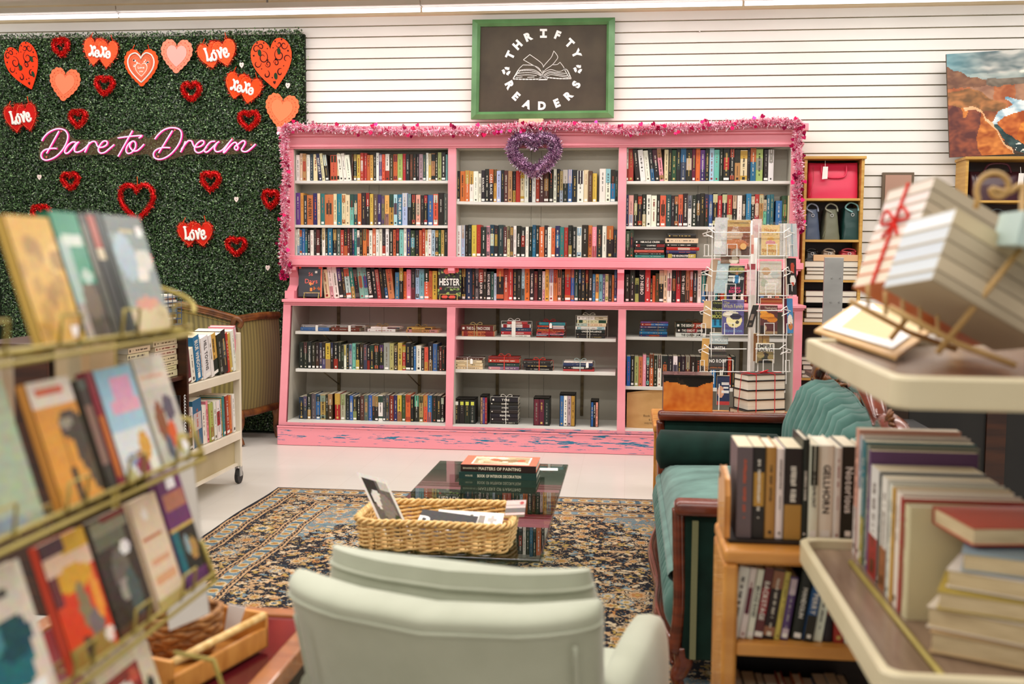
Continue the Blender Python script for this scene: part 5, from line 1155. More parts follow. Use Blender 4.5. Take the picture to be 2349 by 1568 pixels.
b = MB(); q = aY(1605, 72, WY-.01); b.box(q.x-.006, q.x+.006, WY-.02, WY-.006, q.z-.006, q.z+.006, 'd8d4cc'); tag(b.build('wall_hook', 'matte', base=True), 'small pale hook alone on the white siding right of the chalkboard', 'hook')
# small picture behind the leaning book tower, at the right wall
b = MB(); q = aY(2026, 395, 8.3); r_ = aY(2060, 430, 8.3); b.box(q.x, r_.x+.12, 8.31, 8.345, r_.z-.3, q.z, '6a5a48'); b.box(q.x+.02, r_.x+.10, 8.305, 8.312, r_.z-.28, q.z-.02, 'b08a78'); tag(b.build('small_picture', 'printed', base=True), 'small framed picture on the siding, mostly hidden by the leaning book stacks', 'picture')

# ================================================================== WHITE WIRE SPINNER RACK
RY = 6.72; pc = aY(1726, 700, RY+.17)
t = thing('spinner_rack', Vector((pc.x, RY+.17, 0)), 'white wire spinner rack of cards and paperbacks in front of the pink bookcase', 'display rack')
b = MB(); b.tube([(pc.x, RY+.17, .03), (pc.x, RY+.17, aY(1726, 503, RY).z)], .024, n=12); b.build('pole', 'white_wire', t, smooth=True)
b = MB(); b.lathe([(.02, .06), (.26, .03), (.28, .012), (.28, .002)], pc.x, RY+.17, n=20); b.build('base', 'white_wire', t, smooth=True)
W_ = lambda x, y, dy=0: aY(x, y, RY+dy)
tiers = [(587, 533), (678, 622), (768, 712), (852, 800)]
b = MB(); wr = .0032
for (x, dy) in ((1634, 0), (1722, -.01), (1741, 0), (1799, 0), (1640, .34), (1806, .34), (1719, .02)): b.tube([W_(x, 512, dy), W_(x-3, 880, dy), ], wr, n=5)
for k in range(4): b.tube([W_(1650+k*44, 880, .3*(k % 2)), W_(1650+k*44, 885, .3*(k % 2))+Vector((0, 0, -.45))], wr, n=5)
b.build('upright_wire', 'white_wire', t)
for yb, ym in tiers:
    b = MB(); sh = (yb-587)*.035
    for (xa, xc) in ((1637-sh, 1722-sh), (1742-sh, 1800-sh)):
        b.tube([W_(xa, yb, -.03), W_(xc, yb, -.03), W_(xc, yb, .1), W_(xa, yb, .1)], wr, n=5, closed=True)
        b.tube([W_(xa, ym, -.035), W_(xc, ym, -.035)], wr, n=5)
        xm = (xa+xc)/2; b.tube([W_(xm-11, yb, -.032), W_(xm-11, yb-27, -.037), W_(xm+11, yb-27, -.037), W_(xm+11, yb, -.032)], wr, n=5)
    for (s, x0) in ((-1, 1634-sh), (1, 1802-sh)):
        b.tube([W_(x0, ym-4, .0), W_(x0+s*22, ym+3, .1), W_(x0+s*20, ym+8, .15), W_(x0, ym+8, .26)], wr, n=5)
        b.tube([W_(x0+s*18, yb, .08), W_(x0+s*18, yb-26, .07), W_(x0+s*9, yb-26, .03), W_(x0+s*9, yb, .03)], wr, n=5)
        b.tube([W_(x0, yb, .0), W_(x0+s*20, yb, .12), W_(x0, yb, .26)], wr, n=5)
        b.tube([W_(x0-s*4, ym-1, -.03), W_(x0-s*0+s*9, ym-10, -.0), W_(x0+s*14, ym+4, .03), W_(x0-s*2, ym+12, -.03)], wr, n=5)
    b.build('pocket_wire', 'white_wire', t)
def rackitem(name, cat, label, xl, xr, yt, yb, dy, th, base, items=(), texts=(), tilt=0, wrap=False, group=None, shear=0, yaw=0, nu=22, nv=32, grad=None, edge='e8dfcc'):
    Y = RY+dy; a = aY(xl, yb, Y); c = aY(xr, yb, Y); w = (c.x-a.x)/max(.2, math.cos(yaw)); h = (yb-yt)*Y/FPX
    ex = Vector((math.cos(yaw), math.sin(yaw), 0)); n = Vector((math.sin(yaw), -math.cos(yaw), 0))
    ez = (Vector((0, 0, 1))+ex*shear-n*.10).normalized(); tt = thing(name, a+ex*(w/2), label, cat, group)
    b = MB(); b.fbox(a, ex*w, -n*th, ez*h, edge); cover(b, a, ex, ez, n, w, h, base, items, nu, nv, grad=grad, seed=int(xl), noise_amt=7 if items else 3)
    for (s, u, v, hh, col, bold, wd) in texts: b.text(s, a+ex*(w*u)+ez*(h*v)+n*.0012, ex, ez, h*hh, col, bold, width=w*wd)
    b.build('printed_front' if cat != 'book' else 'cover', 'printed', tt)
    if cat == 'book': p = MB(); p.fbox(a-n*.001+ex*.002+ez*.002-n*.0005, ex*(w-.003), -n*(th-.003), ez*(h+.0005), 'e0d4ba'); p.build('page_block', 'matte', tt)
    if wrap:
        m_ = MB(); m_.poly([a+n*.004-ex*.004-ez*.004, a+n*.004+ex*(w+.004)-ez*.004, a+n*.006+ex*(w+.006)+ez*(h+.02), a+n*.006-ex*.003+ez*(h+.016)])
        m_.build('plastic_sleeve', 'plastic_wrap', tt)
        R = random.Random(int(xl)); m_ = MB()
    return tt
gc = 'cards in the spinner rack'; gb = 'paperbacks in the spinner rack'
rackitem('greeting_card', 'card', 'large white sleeved sheet with silver foil behind the brown card, spinner top left', 1637, 1668, 500, 583, .0, .004, 'd9dadb', [('e', .3, .3, .3, .12, 'f6f6f4'), ('e', .7, .55, .25, .1, 'eff0ee'), ('e', .5, .75, .3, .06, 'c4c8c8')], shear=.03, wrap=True, group=gc)
rackitem('paperback', 'book', 'brown and gold covered book in a clear sleeve, top left pocket of the spinner', 1666, 1719, 506, 585, -.012, .012, 'a56a3e', [('r', 0, .8, 1, 1, 'c9a45c'), ('e', .3, .55, .4, .16, 'd8b89a'), ('e', .8, .45, .15, .22, '8a4a2c'), ('e', .4, .32, .5, .14, 'c87840'), ('e', .45, .06, .22, .12, 'b0a090'), ('r', .65, 0, 1, .25, '55301f'), ('r', 0, 0, .2, .18, '66402a')], [('KATHERINE PATERSON', .5, .92, .04, '6a4a24', True, .8), ('THE', .35, .79, .06, 'f0e8dc', False, .3), ('GREAT', .35, .72, .06, 'f0e8dc', False, .3), ('GILLY', .35, .62, .07, 'f0e8dc', False, .35)], wrap=True, group=gb, shear=.03)
b = MB(); q = aY(1705, 565, RY-.03); b.lathe([(.001, 0), (.02, 0), (.02, .002), (.001, .002)], 0, 0, 'e2b070', n=20)
o = b.build('round_sticker', 'printed'); o.rotation_euler = (PI/2, 0, 0); o.location = q; tag(o, 'round gold sticker tag on the brown and gold covered book', 'sticker')
rackitem('greeting_card', 'card', 'yellow Happy Birthday card with a pink cake, upper right pocket of the spinner', 1746, 1788, 517, 585, -.01, .004, 'e9c98a', [('e', .5, .42, .28, .07, 'd88a92'), ('e', .5, .54, .2, .05, 'e8b452'), ('e', .5, .33, .2, .04, 'e4aa50')]+[('e', .12+.25*i, y_, .03, .02, 'b0904a') for i in range(4) for y_ in (.70, .06)], [('Happy', .5, .84, .10, 'cf8a34', True, .7), ('Birthday', .45, .16, .10, 'cf8a34', True, .8)], wrap=True, group=gc)
rackitem('greeting_card', 'card', 'stack of white sleeved cards behind the yellow birthday card', 1786, 1802, 514, 586, .0, .02, 'dfdcd8', [('r', .4, 0, .6, 1, 'bfbdb8')], wrap=True, group=gc)
rackitem('greeting_card', 'card', 'white and pale blue cards at the far right of the spinner top tier', 1806, 1832, 514, 588, .05, .02, 'dde0e2', [('r', .45, 0, .6, 1, 'a9c0cc'), ('r', .1, .1, .3, .8, 'efefee')], wrap=True, group=gc, yaw=.5)
rackitem('paperback', 'book', 'pink topped narrow paperback beside the pole on the spinner top tier', 1723, 1729, 540, 582, -.02, .01, 'c87868', [('r', 0, .5, 1, 1, 'dcb0a0')], group=gb)
rackitem('greeting_card', 'card', 'crumpled pale pink paper sheet at the top centre of the spinner', 1726, 1747, 503, 545, .03, .004, 'ecd5d2', [('e', .5, .5, .4, .2, 'e4bcbc')], group=gc, wrap=True)
rackitem('greeting_card', 'card', 'brown photo card poking out above the light blue sleeve of the spinner', 1653, 1696, 584, 604, .01, .004, '8a6a50', [('e', .7, .4, .25, .5, 'e8dcc8'), ('r', 0, .5, .6, 1, '6a4a36')], group=gc)
rackitem('greeting_card', 'card', 'light blue bubble sleeve behind the black and pink paperback', 1637, 1666, 598, 672, -.005, .006, 'b9d2da', [('e', .5, .6, .4, .2, 'cfe2e8')], wrap=True, group=gc, shear=.12)
rackitem('paperback', 'book', 'black and white covered paperback with a figure in blue and pink letters', 1667, 1704, 610, 673, -.012, .02, '23282a', [('e', .5, .85, .5, .15, '6d6a48'), ('e', .2, .5, .3, .06, 'b8bdb8'), ('e', .85, .55, .2, .05, 'aeb4b0'), ('e', .3, .62, .3, .04, 'd2d6d0'), ('e', .55, .72, .08, .06, 'a8714a'), ('e', .55, .52, .15, .16, '3478a4'), ('e', .38, .5, .06, .12, 'dfe4e4'), ('e', .72, .5, .05, .12, 'dfe4e4')], [('SCOTT ODELL', .55, .88, .09, 'c9cc62', True, .9), ('SARAH', .5, .20, .10, 'e04a78', True, .6), ('BISHOP', .5, .08, .10, 'e04a78', True, .75)], group=gb, shear=.06, nu=34, nv=46)
rackitem('greeting_card', 'card', 'tan cardboard sheet leaning at the far left of the spinner second tier', 1616, 1634, 594, 668, .1, .005, 'b59a80', group=gc, yaw=-.6, shear=.16)
rackitem('greeting_card', 'card', 'white bear card in a shiny clear sleeve, second tier right pocket', 1742, 1792, 600, 676, -.01, .006, 'd9d0c2', [('e', .5, .4, .35, .3, 'e6e0d6'), ('e', .2, .35, .15, .12, 'b8bca8'), ('e', .3, .7, .2, .12, 'cfa880'), ('e', .7, .6, .2, .1, 'c8d0cc'), ('r', 0, 0, 1, .06, 'c0a888')], wrap=True, group=gc)
rackitem('greeting_card', 'card', 'rolled pink and red paper sheet beside the pole, second tier', 1713, 1732, 606, 676, .0, .02, 'dcbcbc', [('r', 0, .82, 1, 1, '9c3a42'), ('e', .4, .4, .3, .3, 'e8c8c8')], group=gc)
rackitem('paperback', 'book', 'dark paperback with red stripes and white figure at the right of the second tier', 1806, 1829, 594, 676, .06, .02, '2c2624', [('e', .6, .8, .2, .08, 'c84a38'), ('r', .4, .6, .75, .85, 'b8432e'), ('e', .6, .4, .3, .14, 'e4ded4'), ('e', .6, .3, .15, .05, 'c04a34'), ('r', .0, 0, .25, 1, '1a1614')], group=gb, yaw=.35)
rackitem('greeting_card', 'card', 'tan kraft envelope at the far left of the third tier', 1611, 1634, 690, 752, .06, .01, 'c9a678', group=gc, yaw=-.5)
rackitem('paperback', 'book', 'black paperback with green letters and a blue glow, third tier left', 1632, 1662, 690, 752, .01, .02, '22231f', [('r', .0, .03, 1, .30, '2c8fb8'), ('r', .2, .1, .35, .3, '18506e'), ('r', .6, .1, .75, .3, '18506e')], [('House', .45, .70, .14, 'b8bc5c', False, .7), ('Of The', .5, .56, .07, 'b8bc5c', False, .5), ('MOON', .5, .43, .13, 'b8bc5c', True, .9), ('Christina', .5, .92, .07, 'b8bc5c', False, .8)], group=gb)
rackitem('paperback', 'book', 'purple paperback with a flying witch over a yellow moon, third tier', 1656, 1706, 688, 767, -.02, .022, '5a5487', [('e', .55, .42, .36, .22, 'e6d9a0'), ('e', .4, .58, .38, .10, 'd8d0b8'), ('e', .62, .52, .26, .09, '3a3448'), ('e', .3, .60, .18, .04, 'ece6d8'), ('e', .7, .36, .08, .05, '4a4440'), ('e', .5, .28, .04, .03, '55502c'), ('r', .7, .8, 1, 1, '7a74a4')], [('The', .2, .92, .07, 'cfc68c', False, .3), ('Witch Family', .5, .82, .11, 'cfc68c', False, .9), ('Eleanor Estes', .5, .12, .09, '7fa4d0', False, .85)], group=gb, nu=36, nv=48)
rackitem('paperback', 'book', 'small black book tilted beside the white pole on the third tier', 1712, 1726, 698, 750, -.02, .014, '2a2420', [('r', .2, .3, .7, .6, '8a7a6c'), ('r', .3, .1, .7, .2, '6a5c50')], group=gb, shear=.28)
rackitem('paperback', 'book', 'paperback with an orange autumn tree on brown, third tier right pocket', 1743, 1783, 701, 765, -.012, .022, '5a2f2e', [('e', .4, .62, .42, .12, 'd88a2c'), ('e', .7, .5, .3, .1, 'c87824'), ('e', .2, .75, .2, .08, 'e09a3c'), ('r', 0, 0, 1, .08, '9a7c5c'), ('e', .3, .2, .08, .1, 'c8a888'), ('r', 0, 0, .3, .3, '2c2220')], [('Thanksgiving', .6, .91, .08, 'd8c4b0', False, .7)], group=gb, nu=34, nv=44)
rackitem('paperback', 'book', 'maroon spined book with a blue cover at the right of the third tier', 1800, 1821, 686, 764, .05, .02, '4a86b8', [('r', 0, 0, .3, 1, '5a2030'), ('e', .65, .35, .3, .2, 'ece0d0'), ('e', .7, .2, .25, .1, 'c87838')], group=gb, yaw=.35)
rackitem('paperback', 'book', 'orange red novel lying across the top of the third tier right pocket', 1745, 1794, 684, 697, .03, .05, 'a8442c', [('r', 0, .35, 1, .65, 'cc7a44')], group=gb)
rackitem('paperback', 'book', 'tan covered paperback at the far left of the lowest tier', 1607, 1627, 776, 838, .06, .01, 'c99a54', group=gb, yaw=-.5)
rackitem('paperback', 'book', 'pale blue grey paperback lettered A HOUSE on the lowest tier', 1628, 1670, 763, 788, .0, .015, 'aebcbc', [], [('A HOUSE', .5, .38, .36, 'e4e8e4', True, .9)], group=gb)
rackitem('paperback', 'book', 'grey paperback with a barn wall and white capitals on the lowest tier', 1625, 1666, 790, 848, -.01, .018, '4d4743', [('r', 0, .72, 1, .8, '5c554f'), ('r', 0, .5, 1, .6, '6a6058'), ('r', 0, .3, 1, .4, '3a3532'), ('r', 0, .1, 1, .16, '2c2826')], [('WITH', .6, .86, .13, 'e4dcd4', True, .6), ('NO ROOF', .52, .36, .13, 'f0ebe4', True, .95), ('BARBARA WILLARD', .5, .10, .05, 'c8703c', True, .8)], group=gb, grad='2e2a28')
rackitem('paperback', 'book', 'tan aged paperbacks standing behind the grey EMPIRE book', 1728, 1764, 766, 828, .02, .03, 'b08f62', [('r', .0, 0, .3, 1, '8a5c34'), ('e', .7, .6, .15, .2, 'd0a860'), ('r', .55, 0, .6, 1, '7a5a38')], group=gb)
rackitem('paperback', 'book', 'paperback lettered EMPIRE EARTH in the right pocket of the lowest tier', 1734, 1776, 788, 832, -.02, .02, 'd8d2c4', [('r', .05, 0, .95, .60, '7a6a48'), ('e', .5, .3, .22, .25, '3c3830'), ('e', .25, .4, .2, .15, 'a08c5c'), ('e', .8, .3, .15, .2, '8f7c50'), ('e', .5, .05, .4, .1, '26241f')], [('EMPIRE', .5, .88, .17, '2c2a26', True, .85), ('EARTH', .5, .69, .17, '2c2a26', True, .85)], group=gb)
rackitem('paperback', 'book', 'navy paperback with white letters low on the spinner beside the painted box', 1644, 1673, 862, 928, .0, .015, '28324e', [('e', .3, .45, .25, .2, 'd8a080'), ('r', .38, .7, .95, .78, 'e0dcd6'), ('r', .5, .56, .9, .63, 'e0dcd6'), ('r', .38, .42, .95, .5, 'e0dcd6'), ('r', 0, 0, 1, .12, 'b03a38')], group=gb)
# ================================================================== RUG
RX0, RX1, RY0, RY1 = -2.19, 0.86, 2.55, 6.24
def build_rug():
    cell = .0050; nx = int((RX1-RX0)/cell); ny = int((RY1-RY0)/cell)
    xs = (np.arange(nx)+.5)*cell; ys = (np.arange(ny)+.5)*cell
    Xg, Yg = np.meshgrid(xs, ys, indexing='ij'); Wd, Hd = nx*cell, ny*cell
    # hand knotted wobble
    wx = .006*np.sin(Yg*7+1)+.003*np.sin(Yg*23); Xw = Xg+wx; Yw = Yg+.004*np.sin(Xg*9)
    dx = np.minimum(Xw, Wd-Xw); dy = np.minimum(Yw, Hd-Yw); d = np.minimum(dx, dy)
    s = np.where(dx < dy, Yw, Xw)            # coordinate along the border
    C = np.empty((nx, ny, 3)); L = lambda c: np.array(lin(c))
    navy, peach, blue, blued, cream, orange, gold, red = [L(c) for c in ('15151f', 'b8946c', '6f838a', '455c68', 'c4ae8e', 'a8703c', 'a88a4a', '86322c')]
    def flower(u, v, cu, cv, r, a):          # returns mask values
        ru = u-cu; rv = v-cv; rr = np.hypot(ru, rv)/r; th = np.arctan2(rv, ru); return rr, th
    C[:] = navy
    rngr = np.random.default_rng(11)
    def scrolls(seed, sc, lo, hi):
        q = np.sin(Xw*sc+2.2*np.sin(Yw*sc*.7+seed)+seed+.8*np.sin(Yw*sc*2.1))+np.sin(Yw*sc*1.1+2.0*np.sin(Xw*sc*.8+seed*2)+.8*np.sin(Xw*sc*1.9)); return (q > lo) & (q < hi)
    fld = d > .48; band1 = (d > .012) & (d < .165); dark1 = (d >= .165) & (d < .345); band2 = (d >= .345) & (d < .48)
    # vine and leaf clutter in the dark grounds
    for m in (dark1, fld):
        C[m & scrolls(1.0, 38, .16, .30)] = peach; C[m & scrolls(2.3, 46, -.56, -.44)] = cream*.9; C[m & scrolls(4.1, 46, 1.3, 1.45)] = blued*1.2; C[m & scrolls(5.7, 52, 1.0, 1.1)] = gold; C[m & scrolls(7.1, 60, 1.8, 2)] = orange
    def bloom(cx_, cy_, r, pal, pet=8, mask=None, ph=0, am=.18):
        i0, i1 = max(0, int((cx_-r*1.3)/cell)), min(nx, int((cx_+r*1.3)/cell)+1); j0, j1 = max(0, int((cy_-r*1.3)/cell)), min(ny, int((cy_+r*1.3)/cell)+1)
        if i0 >= i1 or j0 >= j1: return
        u = Xg[i0:i1, j0:j1]-cx_; v = Yg[i0:i1, j0:j1]-cy_; rr = np.hypot(u, v)/r; th = np.arctan2(v, u); e = 1+am*np.cos(pet*th+ph)
        sub = C[i0:i1, j0:j1]; mk = np.ones_like(rr, bool) if mask is None else mask[i0:i1, j0:j1]
        for k, (q, c) in enumerate(pal): sub[(rr < q*e) & mk] = c
    pals = [[(1.12, navy), (1, cream), (.78, peach), (.55, gold), (.32, orange), (.15, red)], [(1.12, navy), (1, peach), (.8, blue), (.55, cream), (.3, gold)],
            [(1.12, navy), (1, cream), (.85, navy), (.75, peach), (.45, orange), (.2, gold)], [(1.1, navy), (1, gold), (.7, cream), (.4, blued)]]
    for _ in range(4600):
        cx_, cy_ = rngr.uniform(.2, Wd-.2), rngr.uniform(.2, Hd-.2); c_ = [peach, cream, gold, blue, peach*.8, orange][rngr.choice(6, p=[.34, .26, .16, .1, .09, .05])]
        bloom(cx_, cy_, rngr.uniform(.008, .019), [(1.0, c_)], int(rngr.choice([2, 3])), fld | dark1, rngr.uniform(0, 6), .55)
    for _ in range(330):
        cx_, cy_ = rngr.uniform(.5, Wd-.5), rngr.uniform(.5, Hd-.5); bloom(cx_, cy_, rngr.choice([.022, .03, .042, .06], p=[.4, .33, .2, .07]), pals[rngr.integers(4)], int(rngr.choice([6, 8, 10])), fld)
    n = int(Hd/.235)
    for side in range(4):
        Ls = Hd if side < 2 else Wd; n = int(Ls/.235)
        for k in range(n+1):
            q = .12+k*.235; c0 = .255; big = k % 2
            P = [(c0, q), (Wd-c0, q), (q, c0), (q, Hd-c0)][side]; bloom(*P, .062 if big else .045, pals[k % 4], 10, dark1)
            for dq, dc, r in ((.07, .05, .022), (.07, -.05, .02), (.12, .0, .028), (.17, .055, .02), (.17, -.05, .024)):
                P = [(c0+dc, q+dq), (Wd-c0-dc, q+dq), (q+dq, c0+dc), (q+dq, Hd-c0-dc)][side]; bloom(*P, r, pals[(k+int(dq*100)) % 4], 6, dark1)
    # the two blue and peach guard bands
    for (a, b_) in ((.012, .165), (.345, .48)):
        m = (d >= a) & (d < b_); t_ = (d-a)/(b_-a)
        C[m] = peach
        zig = np.abs(((s*22) % 1)-.5)*2; gl = m & ((np.abs(t_-(.13+.06*zig)) < .035) | (np.abs(t_-(.87-.06*zig)) < .035)); C[gl] = navy
        mid = m & (t_ > .26) & (t_ < .74); C[mid] = blue
        C[mid & (np.abs(t_-.5) > .17) & (np.sin(s*55) > .2)] = cream; C[mid & (np.sin(s*55+2) > .75)] = blued
        ph = (s % .095)-.0475; el = np.hypot(ph/.030, (t_-.5)/.20); C[mid & (el < 1)] = cream; C[mid & (el < .72)] = gold*.9; C[mid & (el < .38)] = orange
        C[m & ((np.abs(t_-.24) < .018) | (np.abs(t_-.76) < .018))] = orange*.55
        C[m & ((t_ < .035) | (t_ > .965))] = navy
    C[(d < .012)] = navy*.8
    # blue grey corner fans
    for (cx_, cy_) in ((.48, .48), (Wd-.48, .48), (.48, Hd-.48), (Wd-.48, Hd-.48)):
        u, v = np.abs(Xw-cx_), np.abs(Yw-cy_); m = fld & ((u/.55)+(v/.62)+.09*np.sin(u*28)*np.cos(v*25) < 1)
        C[m & (C.sum(2) < .25)] = blue*.9
    C *= rngr.uniform(.86, 1.1, (nx, ny))[:, :, None]
    # mesh
    gx = RX0+np.arange(nx+1)*cell; gy = RY0+np.arange(ny+1)*cell
    GX, GY = np.meshgrid(gx, gy, indexing='ij'); edge = .006*np.sin(GY*6.5); 
    V = np.stack([GX+edge*(GX < RX0+.6), GY, np.full_like(GX, .012)+.0008*np.sin(GX*3)*np.cos(GY*4)], 2).reshape(-1, 3)
    idx = (np.arange(nx)[:, None]*(ny+1)+np.arange(ny)[None, :]); F = np.stack([idx, idx+ny+1, idx+ny+2, idx+1], 2).reshape(-1, 4)
    o = fast_mesh('rug', V, F, C.reshape(-1, 3), 'rug')
    tag(o, 'large navy, peach and blue patterned oriental rug on the pale floor', 'rug')
build_rug()
FZ = .013   # things on the rug stand here

# ================================================================== TEAL SOFA
SX0, SX1, SY0, SY1 = .17, .98, 3.40, 5.38
t = thing('sofa', Vector((.58, 4.4, 0)), 'antique sofa in teal velvet with a fluted back and carved mahogany frame', 'sofa')
def dome(u, v):
    x = SX0+.0+(.70)*u; y = SY0+.06+(1.60)*v; e = lambda q: 1-(2*q-1)**6
    return (x, y, .41+.09*min(e(u), e(v))**.5+.03*math.sin(PI*u)*math.sin(PI*v))
b = MB(); b.grid(dome, 30, 50); b.grid(lambda u, v: (SX0+.70*u, SY0+.06+1.60*v, .37), 2, 2)
for (fn) in (lambda u, v: (SX0-.02*math.sin(PI*v), SY0+.06+1.6*u, .37+.045*v), lambda u, v: (SX0+.7*u, SY0+.06-.02*math.sin(PI*v), .37+.045*v), lambda u, v: (SX0+.7*u, SY0+1.66, .37+.045*v)): b.grid(fn, 40, 4)
b.build('seat_cushion', 'teal_velvet', t, smooth=True)
b = MB()
def flute(u, v):   # gathered apron
    y = SY0+.08+1.75*u; k = abs(math.sin(u*PI*26)); out = .03*k*math.sin(PI*min(1, v*1.05))**.6
    return (SX0+.02-out-.02*math.sin(v*PI), y, .17+.21*v)
b.grid(flute, 210, 8); b.build('fluted_apron', 'teal_velvet', t, smooth=True)
b = MB()
rail = smoothpath([(SX0+.02, SY0+.05, .12), (SX0-.03, SY0+.35, .15), (SX0-.015, SY0+.8, .12), (SX0-.035, SY0+1.2, .15), (SX0+.0, SY0+1.6, .13), (SX0+.02, SY1-.05, .12)], 10)
b.tube(rail, .028, n=8); b.tube([p+Vector((-.012, 0, .03)) for p in rail], .010, n=6); b.tube([p+Vector((-.014, 0, -.028)) for p in rail], .009, n=6)
b.build('front_rail', 'mahogany', t, smooth=True)
for (x, y) in ((SX0+.03, SY0+.04), (SX0+.03, SY1-.05), (SX1-.04, SY0+.04), (SX1-.04, SY1-.05)):
    b = MB(); b.tube(smoothpath([(x, y, FZ+.004), (x-.012, y, .05), (x+.008, y, .1), (x, y, .16)], 4), [.016, .018, .02, .022, .026, .028, .03, .03, .032, .034, .034, .034, .034][:13], n=10); b.build('leg', 'mahogany', t, smooth=True)
b = MB(); b.tube([(SX0-.02, SY1-.36, .545), (SX0+.0, SY1-.36, .545), (SX0+.56, SY1-.33, .54), (SX0+.60, SY1-.33, .54)], [.05, .095, .088, .05], n=22)
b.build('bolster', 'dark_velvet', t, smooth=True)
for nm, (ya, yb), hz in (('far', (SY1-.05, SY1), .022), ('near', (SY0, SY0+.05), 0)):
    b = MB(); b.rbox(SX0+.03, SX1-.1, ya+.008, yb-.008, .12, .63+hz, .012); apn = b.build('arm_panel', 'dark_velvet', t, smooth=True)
    b = MB(); b.rbox(SX0-.005, SX1-.05, ya-.02, yb+.02, .615+hz, .665+hz, .02); b.build('arm_rail', 'mahogany', t, smooth=True)
    b = MB(); b.tube(smoothpath([(SX0+.01, (ya+yb)/2, .635), (SX0+.015, (ya+yb)/2, .5), (SX0+.02, (ya+yb)/2, .3), (SX0+.005, (ya+yb)/2, .14)], 5), .022, n=8); b.build('arm_post', 'mahogany', t, smooth=True)
    if nm == 'near':
        b = MB(); b.box(SX0+.055, SX0+.075, ya-.006, ya+.008, .13, .60, '7c7c5c'); b.build('braid_trim', 'felt', apn)
# fluted back: ribs fan out over a scalloped top
def bk_top(u):
    P = [(0, .70), (.12, .745), (.23, .79), (.38, .845), (.56, .88), (.72, .895), (.86, .895), (.95, .87), (1, .83)]
    for (a, va), (c_, vc) in zip(P, P[1:]):
        if u <= c_: return va+(vc-va)*(u-a)/(c_-a)+.014*abs(math.sin(PI*u*4))
    return .83
def back(u, v):
    y = SY0+.10+1.72*u; zt = bk_top(u); z = .42+(zt-.42)*v
    ph = u*PI*17+.5*math.sin(u*12)*v; rib = abs(math.sin(ph))**.6; x = .81-.04*math.sin(v*PI)+.12*v-.065*rib*min(1, (v+.2)*1.3)
    if v > .86: q = (v-.86)/.14; x = x*(1-q)+.972*q; z = .42+(zt-.42)*(.86+.14*math.sin(q*PI/2))+.035*rib*math.sin(PI*min(1, q+.3))
    return (x, y, z)
b = MB(); b.grid(back, 360, 22); b.build('fluted_back', 'teal_velvet', t, smooth=True)
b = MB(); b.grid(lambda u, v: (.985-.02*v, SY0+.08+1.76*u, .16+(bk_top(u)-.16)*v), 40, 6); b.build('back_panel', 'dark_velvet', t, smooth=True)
b = MB()
def crest(u, w=0): return Vector((.945+.02*w, SY0+.08+1.76*u, bk_top(u)+.062+.045*abs(math.sin(PI*u*4))*1.0+.02*math.exp(-((u-.5)/.08)**2)))
P = [crest(i/72) for i in range(73)]; b.tube(P, [.030+.016*abs(math.sin(PI*i/72*4)) for i in range(73)], n=9)
b.tube([p+Vector((-.028, 0, -.006)) for p in P], .0055, n=5); b.tube([p+Vector((-.015, 0, .03)) for p in P], .006, n=5)
b.build('crest_rail', 'mahogany', t, smooth=True)
R = random.Random(3)
for u in (.125, .375, .5, .625, .875, .98):
    b = MB(); c = crest(u)+Vector((-.01, 0, .03))
    for k in range(7):
        a = PI*(k/6)*1.0; e = c+Vector((-.012, math.cos(a)*.055, math.sin(a)*.05)); b.tube([c, c.lerp(e, .5)+Vector((-.012, 0, 0)), e], [.006, .011, .003], n=6)
    b.build('carved_crest', 'carved_wood', t, smooth=True)
b = MB()
for u in (0, 1): y = SY0+.08+1.76*u; b.tube(smoothpath([(.96, y, .12), (.95, y, .5), (.95, y, .8), (.955, y, bk_top(u)+.03)], 5), .024, n=8)
b.build('back_post', 'mahogany', t, smooth=True)

# ================================================================== END TABLE BEHIND THE SOFA, BOX, TIED BOOKS
TZ = .60
t = thing('end_table', Vector((.56, 5.75, 0)), 'light oak end table behind the far arm of the sofa', 'table')
b = MB(); b.rbox(.145, 1.0, 5.43, 6.05, TZ-.045, TZ, .012); b.build('tabletop', 'light_oak', t, smooth=True)
for (x, y) in ((.165, 5.45), (.165, 5.99), (.94, 5.45), (.94, 5.99)): b = MB(); b.box(x, x+.045, y, y+.045, .002, TZ-.045); b.build('leg', 'light_oak', t, bevel=.005)
b = MB(); b.box(.2, .95, 5.46, 5.475, TZ-.11, TZ-.045); b.box(.18, .195, 5.48, 6.0, TZ-.11, TZ-.045); b.box(.2, .95, 6.0, 6.015, TZ-.11, TZ-.045); b.build('apron', 'light_oak', t)
# painted box: plain two colour stand-in of the same size
YX = 5.56; a = aY(1521, 945, YX); c = aY(1634, 945, YX); w = c.x-a.x; h = .252
t = thing('painted_box', Vector((a.x+w/2, YX+.09, TZ)), 'painted wooden box with an orange front and black top band on the end table', 'box')
def bxc(u, v):
    f = noise.noise(Vector((u*3, v*3, 2)))+.5*noise.noise(Vector((u*11, v*11, 7)))
    hair = .80+.05*math.sin(u*7+1)+.06*f
    if v > hair: return '211a16' if f < .35 else '30251e'
    k = .5+.5*f; a_, b_ = ('b5501a', 'e79a44'); return '%02x%02x%02x' % tuple(int(int(a_[i:i+2], 16)*(1-k)+int(b_[i:i+2], 16)*k) for i in (0, 2, 4))
b = MB(); b.box(a.x, a.x+w, YX+.002, YX+.18, TZ+.001, TZ+h, '2a231f'); b.grid(lambda u, v: (a.x+w*u, YX, TZ+.002+(h-.003)*v), 48, 44, colfn=bxc)
b.grid(lambda u, v: (a.x+w*u, YX+.18*v, TZ+h+.0006), 24, 10, colfn=lambda u, v: '6d5350' if noise.noise(Vector((u*14, v*5, 1))) > .05 else '3c302c')
